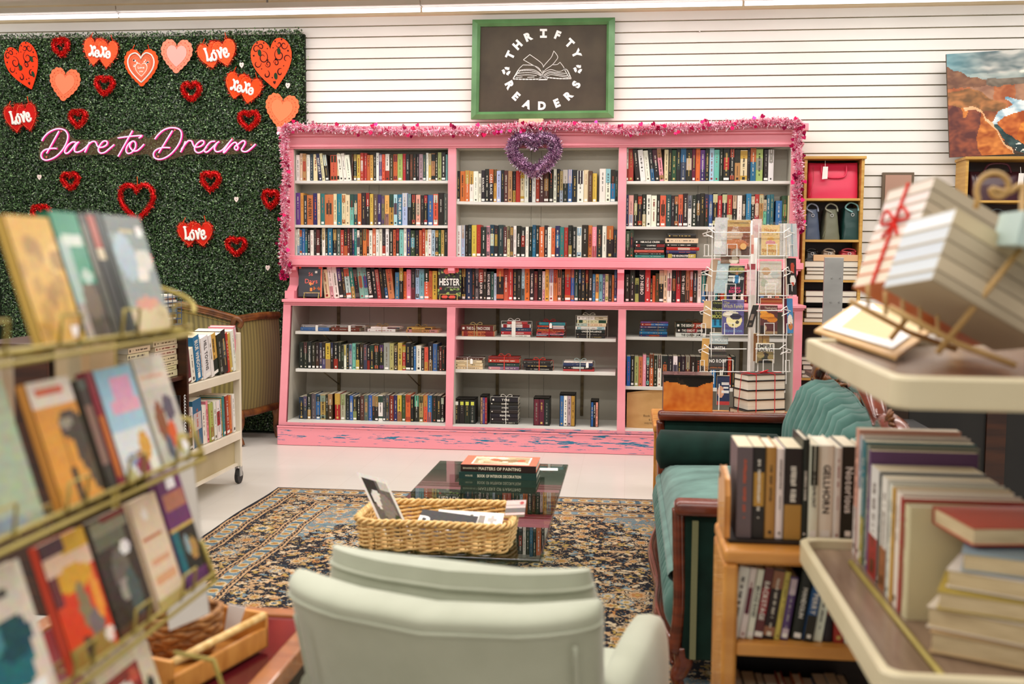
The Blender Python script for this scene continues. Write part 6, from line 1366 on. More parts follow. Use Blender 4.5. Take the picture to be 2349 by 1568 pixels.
b.grid(lambda u, v: (a.x+w+.0006, YX+.18*u, TZ+.002+(h-.003)*v), 10, 30, colfn=lambda u, v: '8c8474' if noise.noise(Vector((u*5, v*14, 4))) > .25 else '2a2826')
b.build('box_body', 'gloss', t)
b = MB(); b.box(a.x-.003, a.x+w+.003, YX-.003, YX+.183, TZ+h-.012, TZ+h-.008, '141210'); b.build('lid_seam', 'gloss', t)
# five old books tied with red cord
cx_, cy_ = aY(1738, 900, 5.74).x, 5.74; ang = math.radians(24)
t = thing('tied_books', Vector((cx_, cy_, TZ)), 'stack of five page edged books tied with red cord on the end table', 'tied books')
z = TZ; Rm = Matrix.Translation((cx_, cy_, 0)) @ Matrix.Rotation(ang, 4, 'Z')
for i, (W2, D2, th, dx_) in enumerate(((.255, .165, .058, 0), (.235, .155, .056, .012), (.235, .155, .052, .008), (.235, .15, .052, .01), (.235, .15, .034, .01))):
    b = MB(Rm); p = MB(Rm); x0, x1, y0, y1 = -W2/2+dx_, W2/2+dx_, -D2/2, D2/2; s = .0035; cc = ['1c1a1a', '231f1e', '2a2422', '1c1a1a', '2c2622'][i]
    b.box(x0, x1, y0, y1, z, z+s, cc); b.box(x0, x1, y0, y1, z+th-s, z+th-.0005, cc); b.box(x0, x1, y1-s, y1, z, z+th-.0005, cc); bc = b.build('book_cover', 'printed', t)
    p.box(x0+.004, x1-.004, y0+.004, y1-s, z+s, z+th-s, 'e0d2b0' if i in (1, 3) else 'e8dfca'); p.build('page_block', 'pages_w', bc); z += th
b = MB(Rm)
for xx in (-.06, .055):
    b.tube([(xx, -.09, TZ+.002), (xx, -.082, z), (xx, .0, z+.003), (xx, .09, z), (xx, .09, TZ+.002)], .0022, 'c8202a', n=5)
b.tube([(-.135, -.02, TZ+.01), (-.115, -.02, z), (.13, -.02, z+.003), (.135, -.02, TZ+.01)], .0022, 'c8202a', n=5)
for k in range(5): b.tube(smoothpath([(0, -.02, z+.004), (.03+.01*k, -.03+.012*k, z+.014), (.05, .0, z+.008), (0, -.02, z+.004)], 4), .0022, 'd23038', n=5)
b.build('red_cord', 'felt', t)

# ================================================================== GLASS COFFEE TABLE
GZ = .42; gx0, gx1, gy0, gy1 = -.955, -.288, 3.49, 5.2
t = thing('coffee_table', Vector((-.62, 4.35, FZ)), 'long rectangular clear glass coffee table on the oriental rug', 'coffee table')
b = MB(); b.rbox(gx0, gx1, gy0, gy1, GZ-.012, GZ, .004); b.build('glass_top', 'glass', t)
for y in (3.72, 4.92): b = MB(); b.box(gx0+.1, gx1-.1, y, y+.012, FZ+.001, GZ-.0135); b.build('glass_leg', 'glass', t)
# art books
def artbook(x0, x1, y, d, z, th, col, spcol, label, title, small, front=None):
    global NBOOK; NBOOK += 1
    t = thing('book', Vector(((x0+x1)/2, y+d/2, z)), label, 'book', 'art books on the coffee table'); b, p = MB(), MB(); s = .003
    b.box(x0, x1, y+.004, y+d, z, z+s, col); b.box(x0, x1, y+.004, y+d, z+th-s, z+th, col); b.box(x0, x1, y, y+s+.003, z, z+th, spcol)
    p.box(x0+.004, x1-.004, y+.007, y+d-.004, z+s, z+th-s, 'efe6d0')
    b.text(title, (x0+(x1-x0)*.52, y, z+th*.5), (1, 0, 0), (0, 0, 1), th*.42, 'e6dcc0', True, width=(x1-x0)*.56); b.text(small, (x0+(x1-x0)*.13, y, z+th*.5), (1, 0, 0), (0, 0, 1), th*.26, 'd8ceb0', False, width=(x1-x0)*.2)
    if front: cover(b, (x0, y+.004, z+th), (1, 0, 0), (0, 1, 0), (0, 0, 1), x1-x0, d-.004, col, front, 40, 30, seed=3, noise_amt=6)
    b.build('cover', 'printed', t); p.build('page_block', 'pages_w', t)
ax0, ax1 = aY(1056, 1090, 4.78).x, aY(1229, 1090, 4.78).x
artbook(ax0-.006, ax1+.004, 4.775, .24, GZ+.001, .031, '1d3a34', '1d3a34', 'dark green book of interior decoration, lower of two on the glass table', 'BOOK OF INTERIOR DECORATION', 'HOUSE')
R = random.Random(8)
fr = [('r', .12, .10, .90, .90, 'f0e8d8'), ('r', .14, .13, .88, .87, 'b8a07c')]+[('e', R.uniform(.2, .82), R.uniform(.2, .8), R.uniform(.04, .12), R.uniform(.05, .14), R.choice(['e8dcc4', 'd8b488', 'c06a48', '9a7a54', 'e4d0b0', 'cfc0a0'])) for _ in range(26)]
artbook(ax0, ax1, 4.79, .235, GZ+.0325, .033, 'd8785e', '2c1c18', 'salmon covered painting book lying on top of the dark green book', 'MASTERS OF PAINTING', 'BERNARDINE KIELTY', fr)
b = MB(); b.fbox((-.43, 5.02, GZ+.0006), (.1, .01, 0), (-.005, .06, 0), (0, 0, .0008), 'f2efe8'); tag(b.build('paper_slip', 'matte', base=True), 'white paper slip on the far right corner of the glass table', 'paper')
# basket
BX0, BX1, BY0, BY1, BZ0, BZ1 = -.945, -.412, 3.525, 3.845, GZ+.002, GZ+.104
t = thing('wicker_basket', Vector(((BX0+BX1)/2, (BY0+BY1)/2, BZ0)), 'rectangular pale wicker basket of magazines on the glass coffee table', 'basket')
def loop(n, grow=0, r=.07):
    x0, x1, y0, y1 = BX0-grow, BX1+grow, BY0-grow, BY1+grow; out = []
    per = [((x0+r, y0), (x1-r, y0)), None, ((x1, y0+r), (x1, y1-r)), None, ((x1-r, y1), (x0+r, y1)), None, ((x0, y1-r), (x0, y0+r)), None]; cs = [None, (x1-r, y0+r, -PI/2), None, (x1-r, y1-r, 0), None, (x0+r, y1-r, PI/2), None, (x0+r, y0+r, PI)]
    Ls = [(x1-x0-2*r), r*PI/2, (y1-y0-2*r), r*PI/2]*2; T = sum(Ls)
    for i in range(n):
        q = T*i/n; k = 0
        while q > Ls[k]: q -= Ls[k]; k += 1
        if per[k]: (ax, ay), (bx, by) = per[k]; u = q/Ls[k]; dx, dy = bx-ax, by-ay; l = math.hypot(dx, dy); out.append((ax+dx*u, ay+dy*u, dy/l, -dx/l))
        else: cx2, cy2, a0 = cs[k]; a = a0+(PI/2)*q/Ls[k]; out.append((cx2+r*math.cos(a), cy2+r*math.sin(a), math.cos(a), math.sin(a)))
    return out
NS = 34; b = MB()
for i, (x, y, nx_, ny_) in enumerate(loop(NS)):
    for o_ in (-.006, .006): b.tube([(x+ny_*o_, y-nx_*o_, BZ0), (x+nx_*.012+ny_*o_, y+ny_*.012-nx_*o_, BZ1-.008)], .0026, n=5)
b.build('stakes', 'wicker', t, smooth=True)
b = MB(); rows = 6
for rr in range(rows):
    for ph in (0, 1):
        P = []; n = NS*4; lp = loop(n, .0)
        for i, (x, y, nx_, ny_) in enumerate(lp):
            k = i/4; amp = .0075*math.cos(PI*(k+ph)) ; zz_ = BZ0+.008+rr*.0152+(.0045 if ph else -.0028)+.003*math.sin(PI*(k+ph)); gr = .012*(rr/rows)+amp*1.1
            P.append((x+nx_*gr, y+ny_*gr, zz_))
        b.tube(P, .0050, n=6, closed=True)
b.build('weave', 'wicker', t, smooth=True)
b = MB()
for ph in range(3):
    P = []; n = NS*4
    for i, (x, y, nx_, ny_) in enumerate(loop(n, .012)):
        a = 2*PI*(i/n*22+ph/3); P.append((x+nx_*.010*math.cos(a), y+ny_*.010*math.cos(a), BZ1+.009*math.sin(a)+.003*math.sin(i*.11)))
    b.tube(P, .0058, n=6, closed=True)
b.build('braided_rim', 'wicker', t, smooth=True)
b = MB(); b.poly([(BX0+.02, BY0+.02, BZ0+.004), (BX1-.02, BY0+.02, BZ0+.004), (BX1-.02, BY1-.02, BZ0+.004), (BX0+.02, BY1-.02, BZ0+.004)]); b.build('basket_base', 'wicker', t)
def mag(label, O, ex, ez, w, h, base, items, texts=(), th=.004, sd=1, nm='magazine'):
    O, ex, ez = Vector(O), Vector(ex).normalized(), Vector(ez).normalized(); n = ex.cross(ez)
    t = thing(nm, O+ex*(w/2), label, 'magazine', 'magazines in the wicker basket'); b = MB(); b.fbox(O, ex*w, -n*th, ez*h, 'e6e2da'); cover(b, O, ex, ez, n, w, h, base, items, 22, 30, seed=sd, noise_amt=8)
    for (s, u, v, hh, col, bold, wd) in texts: b.text(s, O+ex*(w*u)+ez*(h*v)+n*.0012, ex, ez, h*hh, col, bold, width=w*wd)
    b.build('front_page', 'printed', t)
mag('black and white fashion magazine standing tilted in the left of the basket', (-.865, 3.63, BZ0+.02), (.93, .1, -.26), (-.45, .1, .88), .115, .262, 'efece8', [('r', .08, .04, .93, .93, '6f6862'), ('r', .08, .55, .5, .93, '3a3430'), ('e', .35, .62, .16, .16, 'e8e4e0'), ('e', .6, .45, .22, .3, '8c847c'), ('r', .6, .8, .9, .93, 'cfcac2'), ('e', .62, .12, .3, .1, '36322c'), ('e', .8, .3, .12, .14, '4a5038')], sd=5)
mag('black printed magazine lying tilted in the middle of the basket', (-.765, 3.58, BZ0+.042), (.95, .1, -.12), (.1, .9, .38), .21, .16, '241f1f', [('r', .62, .1, .98, .5, '3a3230'), ('e', .5, .35, .1, .12, 'c8c4c0')], [('R', .14, .55, .42, 'e8e4e0', True, .3), ('OF', .40, .5, .2, 'e8e4e0', True, .18)], sd=6)
mag('white printed catalogue lying along the back of the basket', (-.70, 3.70, BZ0+.056), (1, .02, -.03), (0, .9, .3), .25, .1, 'e9e6e0', [('e', .2+.16*i, .5, .05, .3, c_) for i, c_ in enumerate(('7a726a', 'a8a098', '5a5450', '8a8078', 'b0a8a0'))], sd=7)
mag('pink and grey catalogue sticking out over the right side of the basket', (-.43, 3.64, BZ1+.012), (.97, .2, .02), (0, .5, .3), .072, .075, 'd8b8b4', [('r', 0, .15, 1, .45, '6a6260'), ('r', 0, .6, 1, .7, 'a89c98'), ('e', .8, .8, .1, .1, 'b04040')], th=.012, sd=8)
# ================================================================== SAGE ARMCHAIR
A0 = Vector((-.325, 2.02, 0)); yawc = math.radians(-10)
CM = Matrix.Translation(A0) @ Matrix.Rotation(yawc, 4, 'Z')
t = thing('armchair', A0, 'sage green velvet armchair seen from behind at the front of the scene', 'armchair')
rec = math.tan(math.radians(17))
def backshell(u, v):     # u 0..1 around the loop (outer then inner), v height
    H0, H1 = .16, .812
    a = u*2*PI; hw = .315-.03*(1-v)
    s_ = math.sin(a); c_ = math.cos(a); e = .30
    X_ = math.copysign(abs(c_)**e, c_)*hw; T_ = math.copysign(abs(s_)**.6, s_)*.055
    z = H0+(H1-H0)*v; bow = -.055*(1-(X_/hw)**2)
    zz_ = z-(.022*(1-(X_/hw)**2))*v
    return (X_, T_+bow+.02-(z-.35)*rec, zz_)
b = MB(CM); n = 56; m_ = 20; b.grid(backshell, n, m_, cu=True)
# rolled top
def toproll(u, v):
    p = Vector(backshell(u, 1)); q = Vector((p.x*.965, -.055*(1-(p.x/.315)**2)+.02-.44*rec, .835-.022*(1-(p.x/.315)**2))); a = v*PI/2
    return p.lerp(Vector((q.x, q.y, p.z)), 1-math.cos(a))+Vector((0, 0, (q.z-p.z)*math.sin(a)))
b.grid(toproll, n, 6, cu=True); bf = b.build('back_frame', 'sage', t, smooth=True, weld=True)
b = MB(CM)
for s in (-1, 1): b.tube(smoothpath([(s*.268, -.05-(.22-.35)*rec, .22), (s*.272, -.052-(.5-.35)*rec, .5), (s*.278, -.056-(.765-.35)*rec, .765)], 6), .004, n=6)
b.tube([tuple(Vector(backshell(.5+.5*i/20, .975))+Vector((0, -.003, 0))) for i in range(21)], .0042, n=6); b.build('piping', 'sage', bf, smooth=True)
def cushion(u, v):
    a = u*2*PI; hw = .285; X_ = math.copysign(abs(math.cos(a))**.35, math.cos(a))*hw; T_ = math.copysign(abs(math.sin(a))**.6, math.sin(a))*.06*(1-.0*v)
    z = .40+.462*v; k = 1-max(0, v-.85)/.15*.65; bow = -.035*(1-(X_/hw)**2)
    return (X_*(1-.05*max(0, v-.8)/.2), T_*k+.135+bow-(z-.35)*rec*1.05, z-.012*(1-(X_/hw)**2))
b = MB(CM); b.grid(cushion, 48, 22, cu=True); b.poly([cushion(i/48, 1) for i in range(48)]); bcu = b.build('back_cushion', 'sage', t, smooth=True)
b = MB(CM); b.tube([tuple(Vector(cushion(.5+.5*i/24, .93))+Vector((0, -.002, .0))) for i in range(25)], .0045, n=6); b.build('piping', 'sage', bcu, smooth=True)
b = MB(CM); b.rbox(-.27, .27, .02, .66, .30, .46, .05, n=4); b.build('seat_cushion', 'sage', t, smooth=True)
b = MB(CM); b.rbox(-.33, .33, -.10, .62, .16, .31, .02); b.build('seat_base', 'sage', t, smooth=True)
for s in (-1, 1):
    b = MB(CM)
    def arm(u, v):
        a = u*2*PI; y = -.05+.68*v; hw = .045+.012*math.sin(PI*v); k = 1-max(0, v-.86)/.14*.5; zt = .595+.02*math.sin(PI*v)-.05*max(0, v-.8)/.2
        X_ = math.copysign(abs(math.cos(a))**.5, math.cos(a))*hw*k+s*(.306+.0*v); Z_ = .38+math.copysign(abs(math.sin(a))**.7, math.sin(a))*(zt-.38)*(1 if math.sin(a) > 0 else .9)*(.9+.1*k)
        return (X_, y, Z_)
    b.grid(arm, 28, 18, cu=True); b.poly([arm(i/28, 1) for i in range(28)]); b.poly([arm(i/28, 0) for i in range(28)]); b.build('arm', 'sage', t, smooth=True)
for (x, y) in ((-.28, -.04), (.28, -.04), (-.28, .56), (.28, .56)):
    b = MB(CM); b.tube([(x, y, FZ+.002), (x*.95, y, .17)], [.014, .024], n=10); b.build('leg', 'walnut', t, smooth=True)
noise_mat('gold_matte', 'b08a50', 'c9a468', (10, 10, 10), .5, 3)
noise_mat('tan_paint', 'b98e50', 'c9a064', (6, 6, 6), .5, 3)
noise_mat('warm_wood', '8a5026', 'a96a3a', (4, 24, 10), .3, 5, coat=.3)
noise_mat('red_panel', '4a1218', '6a1c22', (3, 3, 3), .12, 3)
noise_mat('cart_tan', 'a8976f', 'b8a880', (3, 3, 3), .5, 3)
# ================================================================== OLIVE SETTEE
t = thing('settee', Vector((-3.25, 7.9, 0)), 'antique settee in olive striped silk with carved wood crest by the leafy wall', 'settee')
pA, pB, pC = Vector((-3.95, 7.50, 0)), Vector((-3.0, 7.66, 0)), Vector((-2.835, 8.14, 0))
def shell_line(u):
    if u < .6: q = u/.6; return pA.lerp(pB, q)+Vector((0, -.03*math.sin(PI*q), 0))
    q = (u-.6)/.4; return pB.lerp(pC, q)+Vector((.02*math.sin(PI*q), -.02*math.sin(PI*q), 0))
def topz(u):
    if u < .6: q = u/.6; return 1.13-.15*q**1.6+.02*math.sin(PI*q)
    q = (u-.6)/.4; return .98+.012*math.sin(PI*q)+.01*q
def sh(u, v):
    p = shell_line(u); bel = .035*math.sin(PI*v); zt = topz(u); return (p.x+bel*(.3 if u < .6 else .7), p.y-bel, .27+(zt-.27)*v)
b = MB(); b.grid(sh, 60, 16); b.build('striped_side', 'olive_stripe', t, smooth=True)
b = MB(); P = [shell_line(i/60)+Vector((0, 0, topz(i/60)+.012)) for i in range(61)]; b.tube(P, .028, n=8); b.tube([p+Vector((.008, -.022, .012)) for p in P], .010, n=6)
b.tube([p+Vector((.006, -.02, -.022)) for p in P], .008, n=6)
c = P[36]; b.tube(smoothpath([c+Vector((.01, -.03, -.12)), c+Vector((-.02, -.04, -.05)), c+Vector((.01, -.05, .01)), c+Vector((.05, -.04, -.02)), c+Vector((.03, -.04, -.06))], 5), .02, n=8)
b.build('crest_rail', 'carved_wood', t, smooth=True)
b = MB()
for i in range(80):
    u = i/80*.6; p = shell_line(u)+Vector((0, -.012, topz(u)-.035)); b.lathe([(.0005, p.z+.004), (.006, p.z), (.0005, p.z-.004)], p.x, p.y-.004, 'b08a4a', n=6)
b.build('nailhead_trim', 'gloss', t)
b = MB(); P = [shell_line(i/40)+Vector((.0, -.0, .26-.012*math.sin(PI*i/40*2.2)**2)) for i in range(41)]; b.tube(P, .03, n=8); b.build('seat_rail', 'carved_wood', t, smooth=True)
for p in (pB+Vector((0, 0, 0)), pC+Vector((-.02, -.03, 0)), pA):
    b = MB(); b.tube(smoothpath([p+Vector((.0, .0, .26)), p+Vector((.02, -.02, .18)), p+Vector((-.005, .0, .09)), p+Vector((.015, -.012, .045)), p+Vector((.03, -.02, .006))], 4), [.045, .044, .042, .04, .036, .032, .028, .024, .022, .022, .024, .026, .026, .028, .028, .028, .028][:17], n=10); b.build('leg', 'carved_wood', t, smooth=True)
b = MB(); b.rbox(-3.85, -3.0, 7.95, 8.18, .28, .46, .04); b.build('seat_cushion', 'olive_stripe', t, smooth=True)

# ================================================================== CREAM BOOK CART
KX = -2.475; ky0, ky1 = 5.40, 6.38
t = thing('book_cart', Vector((KX-.17, (ky0+ky1)/2, 0)), 'cream steel library cart with two shelves of books and black casters', 'book cart')
kz = lambda y: aY(546, y, ky1).z
ktop = kz(762); s1 = kz(848); s2 = kz(985); kb = kz(1062)
for y in (ky0, ky1-.03):
    b = MB(); b.box(KX-.045, KX, y, y+.03, kb-.02, ktop); b.box(KX-.38, KX-.335, y, y+.03, kb-.02, ktop); b.box(KX-.3355, KX-.0445, y+.001, y+.029, ktop-.03, ktop-.001); b.box(KX-.3355, KX-.0445, y+.008, y+.022, ktop-.13, ktop-.11); b.build('end_frame', 'cart_cream', t, bevel=.004)
for z in (s1, s2): b = MB(); b.box(KX-.37, KX-.005, ky0+.03, ky1-.03, z-.012, z-.006); b.box(KX-.012, KX+.002, ky0+.03, ky1-.03, z-.055, z-.004); b.build('shelf', 'cart_cream', t, bevel=.002)
b = MB(); b.box(KX-.2, KX-.19, ky0+.03, ky1-.03, s2, ktop-.16); b.build('centre_panel', 'cart_cream', t)
b = MB(); b.box(KX-.05, KX-.04, ky0+.03, ky1-.03, kb, s2-.013); b.build('lower_panel', 'cart_tan', t)
b = MB(); b.box(KX-.37, KX-.02, ky0+.03, ky1-.03, kb-.01, kb+.006); b.build('bottom_shelf', 'cart_cream', t)
for (x, y) in ((KX-.02, ky1-.015), (KX-.02, ky0+.015), (KX-.36, ky0+.015), (KX-.36, ky1-.015)):
    b = MB(); b.tube([(x, y, kb-.02), (x, y, .115)], .016, n=10); b.box(x-.018, x-.012, y-.02, y+.02, .05, .12); b.box(x+.012, x+.018, y-.02, y+.02, .05, .12); o = b.build('caster_fork', 'steel', t)
    w_ = MB(); w_.tube([(x-.011, y, .050), (x+.011, y, .050)], .048, n=20); w_.build('caster_wheel', 'rubber', o)
def xrow(where, Xp, ys, z0, tokens, hm, d, group, tilt=0, seed=1, name='book'):
    """spines facing +X; tokens: code, right edge px in the photo, optional :height metres"""
    global NBOOK; R = random.Random(seed); x = None; k = 0
    for tk in tokens.split():
        title = None; hh = hm*R.uniform(.94, 1.04)
        if '=' in tk: tk, title = tk.split('='); title = title.replace('_', ' ')
        if ':' in tk: tk, hh = tk.split(':'); hh = float(hh)
        code = tk[:3] if tk[1:2] == '/' else tk[0]; e = float(tk[len(code):])
        if x is None: x = e; continue
        if code != '_':
            k += 1; Ya, Yb_ = aX(x, ys, Xp).y, aX(e, ys, Xp).y; a = math.radians(tilt)
            ex = Vector((0, math.cos(a), math.sin(a))); ez = Vector((0, -math.sin(a), math.cos(a))); w = (Yb_-Ya)*math.cos(a)-.0006
            O = Vector((Xp-R.uniform(.0, .012), Ya, z0))
            if tilt < 0: O = O+Vector((0, 0, 1))*w*math.sin(-a)
            lab = '%s %s spine, %s from left %s' % (CNAME[code[0]], 'and '+CNAME[code[2]] if len(code) > 1 else 'book', ordn(k), where)
            if NB is not None: book_thing(lab, group, O, ex, (-1, 0, 0), ez, w, d, hh, code, seed*100+k, title=title, pb=R.random() < .6)
        x = e
NB = 1
xrow('on the upper cream cart shelf', KX-.02, 880, s1-.003, "_412 y430 m441 w452:.2 b466=BLUE_WINDOW w470 w487=HILL_TOWNS w494 y/k507 k518 k/g528 r534 y539 w546 P/w551:.29", .265, .17, 'books on the cream cart', tilt=11, seed=31)
xrow('on the lower cream cart shelf', KX-.02, 1010, s2-.003, "_415 w438:.2 k/o446:.2 w450 t/w470:.28 w477 w480 P485 l/Y494 w500 w/r508 B512 y516 t522 r529 o536 w542", .25, .17, 'books on the cream cart', tilt=5, seed=32)

# ================================================================== DARK BOOKCASE AT THE LEFT, WIRE BASKET
DX = -2.30; dy0, dy1 = 3.85, 5.185; dz1 = aX(430, 743, DX).z
t = thing('wooden_bookcase', Vector((DX-.15, (dy0+dy1)/2, 0)), 'dark brown wooden bookcase with stacked old books, left of the cream cart', 'bookcase')
for (a, c_) in ((dy0, dy0+.022), (dy1-.022, dy1)): b = MB(); b.box(DX-.30, DX, a, c_, .002, dz1-.02); b.build('side_panel', 'walnut', t, bevel=.002)
b = MB(); b.box(DX-.31, DX+.006, dy0-.005, dy1+.005, dz1-.022, dz1); b.build('top_board', 'walnut', t, bevel=.003)
b = MB(); b.box(DX-.30, DX-.29, dy0+.02, dy1-.02, .05, dz1-.02); b.build('back_panel', 'walnut', t)
dzs = aX(412, 862, DX-.03).z; 
for z in (dzs, dzs-.38, .08): b = MB(); b.box(DX-.29, DX-.02, dy0+.022, dy1-.022, z-.02, z); b.build('shelf', 'walnut', t)
G4 = 'old cream books lying in the dark bookcase'
def xlying(Y0, Y1, z, th, col, lab, X=DX-.05, d=.18):
    global NBOOK; NBOOK += 1
    R = random.Random(int(z*1000)); book_thing(lab, G4, (X, Y0, z+th), (0, 0, -1), (-1, 0, 0), (0, 1, 0), th-.0008, d, Y1-Y0, col, int(z*1000+Y0*100), pb=True, sticker=False); NBOOK -= 1
z = dzs+.001
nm_ = ['bottom', 'second', 'third', 'fourth', 'fifth', 'sixth', 'seventh']
Yb0, Yb1 = aX(352, 830, DX-.05).y, aX(408, 830, DX-.05).y
for i in range(7): th = [.034, .024, .024, .032, .028, .026, .030][i]; xlying(Yb0+.01*(i % 3), Yb1-.008*((i+1) % 3), z, th, 'c', 'cream lying book, %s from the shelf in the right stack of the dark bookcase' % nm_[i]); z += th
z = dzs+.001; Yb0, Yb1 = aX(290, 830, DX-.05).y, aX(345, 830, DX-.05).y
for i in range(6): th = [.034, .03, .03, .034, .028, .03][i]; xlying(Yb0+.01*(i % 3), Yb1-.008*((i+1) % 3), z, th, 'c', 'cream lying book, %s from the shelf in the left stack of the dark bookcase' % nm_[i]); z += th
b = MB()
for k in range(12):
    zc_ = aX(433, 905+k*7, DX+.0).z; yy = aX(424, 905, DX+.01).y; b.tube([(DX+.01, yy+.01*math.cos(q*.6), zc_+.008*math.sin(q*.6)) for q in range(10)], .0014, n=4)
b.box(DX-.12, DX-.01, yy-.02, yy-.008, aX(433, 992, DX).z, aX(433, 902, DX).z, '26221f')
tag(b.build('spiral_notebook', 'printed', base=True), 'spiral bound notebook edge on the lower shelf of the dark bookcase', 'notebook')
# blue wire basket with papers
wy0, wy1 = aX(318, 735, DX-.05).y, aX(404, 735, DX-.05).y; wz0, wz1 = dz1+.002, aX(404, 667, DX-.02).z
t = thing('wire_basket', Vector((DX-.15, (wy0+wy1)/2, dz1)), 'blue wire basket of papers and books on top of the dark bookcase', 'basket')
b = MB(); x0, x1 = DX-.28, DX-.02
for z in [wz0+(wz1-wz0)*k/6 for k in range(7)]: b.tube([(x0, wy0, z), (x1, wy0, z), (x1, wy1, z), (x0, wy1, z)], .0026 if z < wz1-.01 else .004, n=5, closed=True)
for k in range(9):
    y = wy0+(wy1-wy0)*k/8; b.tube([(x0, y, wz1), (x0, y, wz0), (x1, y, wz0), (x1, y, wz1)], .0022, n=5)
for k in range(5):
    x = x0+(x1-x0)*k/4; b.tube([(x, wy0, wz1), (x, wy0, wz0), (x, wy1, wz0), (x, wy1, wz1)], .0022, n=5)
b.build('basket_wire', 'blue_wire', t)
z = wz0+.006; cl = ['5a3a2a', 'e6dccb', '8a5a3a', 'e0d2b8', '2f6f9c', '3a3430', 'e8e0d0', 'caa88a', 'e6ddcc', '7a4c34', 'f0ebe0', 'e8e2d6']
for i, c_ in enumerate(cl):
    th = [.02, .012, .014, .012, .018, .012, .012, .01, .012, .01, .012, .008][i]; b = MB(); b.box(x0+.02+.004*(i % 3), x1-.015-.006*(i % 4), wy0+.02+.01*(i % 3), wy1-.015-.01*(i % 2), z, z+th-.001, c_)
    tag(b.build('paper_stack', 'matte', base=True), '%s layer in the blue wire basket, %s from the bottom' % (['dark brown book', 'cream paper', 'brown book', 'buff paper', 'blue book', 'black folder', 'cream paper', 'tan folder', 'ivory paper', 'brown folder', 'white paper', 'white paper'][i], ordn(i+1)), 'papers', 'papers in the blue wire basket'); z += th

# ================================================================== GOLD WIRE RACK OF PAPERBACKS (left foreground)
GX = -.70
tz = [1.345, 1.140, .928, .715]
t = thing('wire_book_rack', Vector((GX-.15, 1.15, 0)), 'gold wire bookshop rack of paperbacks, out of focus at the left front', 'display rack')
yn, yf = .62, 1.56
for k, z in enumerate(tz):
    b = MB(); xo = GX+.012+.004*k; yfk = yf+.03*k
    b.tube([(xo, yn, z), (xo, yfk, z)], .0032, n=6); b.tube([(xo+.004, yn, z-.013), (xo+.004, yfk, z-.013)], .0034, n=6)
    for q in range(int((yfk-yn)/.046)): y = yn+q*.046; b.tube([(xo, y, z-.006), (xo-.05, y, z-.010)], .002, n=5)
    b.tube([(xo-.05, yn, z-.006), (xo-.05, yfk, z-.006)], .003, n=6)
    # low front rail and the little square loops that hold the books
    for y in [yn+.09+q*.155 for q in range(6)]: b.tube([(xo+.004, y, z), (xo+.008, y, z+.036), (xo+.008, y+.045, z+.036), (xo+.004, y+.045, z)], .0022, n=6)
    b.tube([(xo, yfk, z-.010), (xo-.10, yfk, z-.008)], .004, n=6)
    b.tube(smoothpath([(xo+.006, yfk, z+.02), (xo-.002, yfk+.012, z+.035), (xo-.03, yfk+.01, z+.052), (xo-.10, yfk-.02, z+.075)], 6) if k == 0 else [(xo, yfk, z-.01), (xo-.02, yfk, z+.05), (xo-.09, yfk, z+.06)], .0042, n=6)
    b.build('rack_tier', 'gold_wire', t, smooth=True)
b = MB()
for y in (.64, 1.10, 1.60): b.tube([(GX-.14, y, .01), (GX-.14, y, 1.50)], .007, n=8)
b.box(GX-.17, GX-.16, 1.13, 1.17, .01, 1.48); b.build('upright', 'gold_wire', t)
b = MB(); b.tube([(GX+.03, .64, .012), (GX-.3, .64, .012), (GX-.3, 1.6, .012), (GX+.03, 1.6, .012)], .009, n=8, closed=True); b.build('rack_foot', 'gold_wire', t)
def rackbook(k, y0, y1, h, base, items, lab, texts=(), tilt=17, th=.014, xo=0, grad=None, sd=1, dz=0, spine=None, slide=0):
    global NBOOK; NBOOK += 1
    a = math.radians(tilt); z = tz[k]-.004+dz; X0 = GX+.006+.004*k-xo; y0 += .03*k*.4; y1 += .03*k*.4
    ex = Vector((0, 1, 0)); ez = Vector((-math.sin(a), 0, math.cos(a))); n = ex.cross(ez); O = Vector((X0, y0, z+th*math.sin(a)*0)); w = y1-y0-.002
    tt = thing('paperback', O+ex*(w/2), lab, 'book', 'paperbacks in the gold wire rack'); b, p = MB(), MB()
    b.fbox(O, ex*w, -n*.0012, ez*h, base); b.fbox(O-n*th, ex*w, n*.0012, ez*h, base); b.fbox(O, ex*.0012, -n*th, ez*h, spine or base)
    cover(b, O, ex, ez, n, w, h, base, items, 22, 34, grad=grad, seed=sd, noise_amt=9)
    for (s, u, v, hh, col, bold, wd) in texts: b.text(s, O+ex*(w*u)+ez*(h*v)+n*.0012, ex, ez, h*hh, col, bold, width=w*wd)
    b.build('cover', 'gloss', tt); p.fbox(O-n*.0014+ex*.0014+ez*.001, ex*(w-.002), -n*(th-.0028), ez*(h-.002), 'e4d8bf'); p.build('page_block', 'matte', tt)
def rl(n_, pal, sd, y0=0, y1=1): R = random.Random(sd); return [('e', R.random(), R.uniform(y0, y1), R.uniform(.06, .2), R.uniform(.04, .1), R.choice(pal)) for _ in range(n_)]
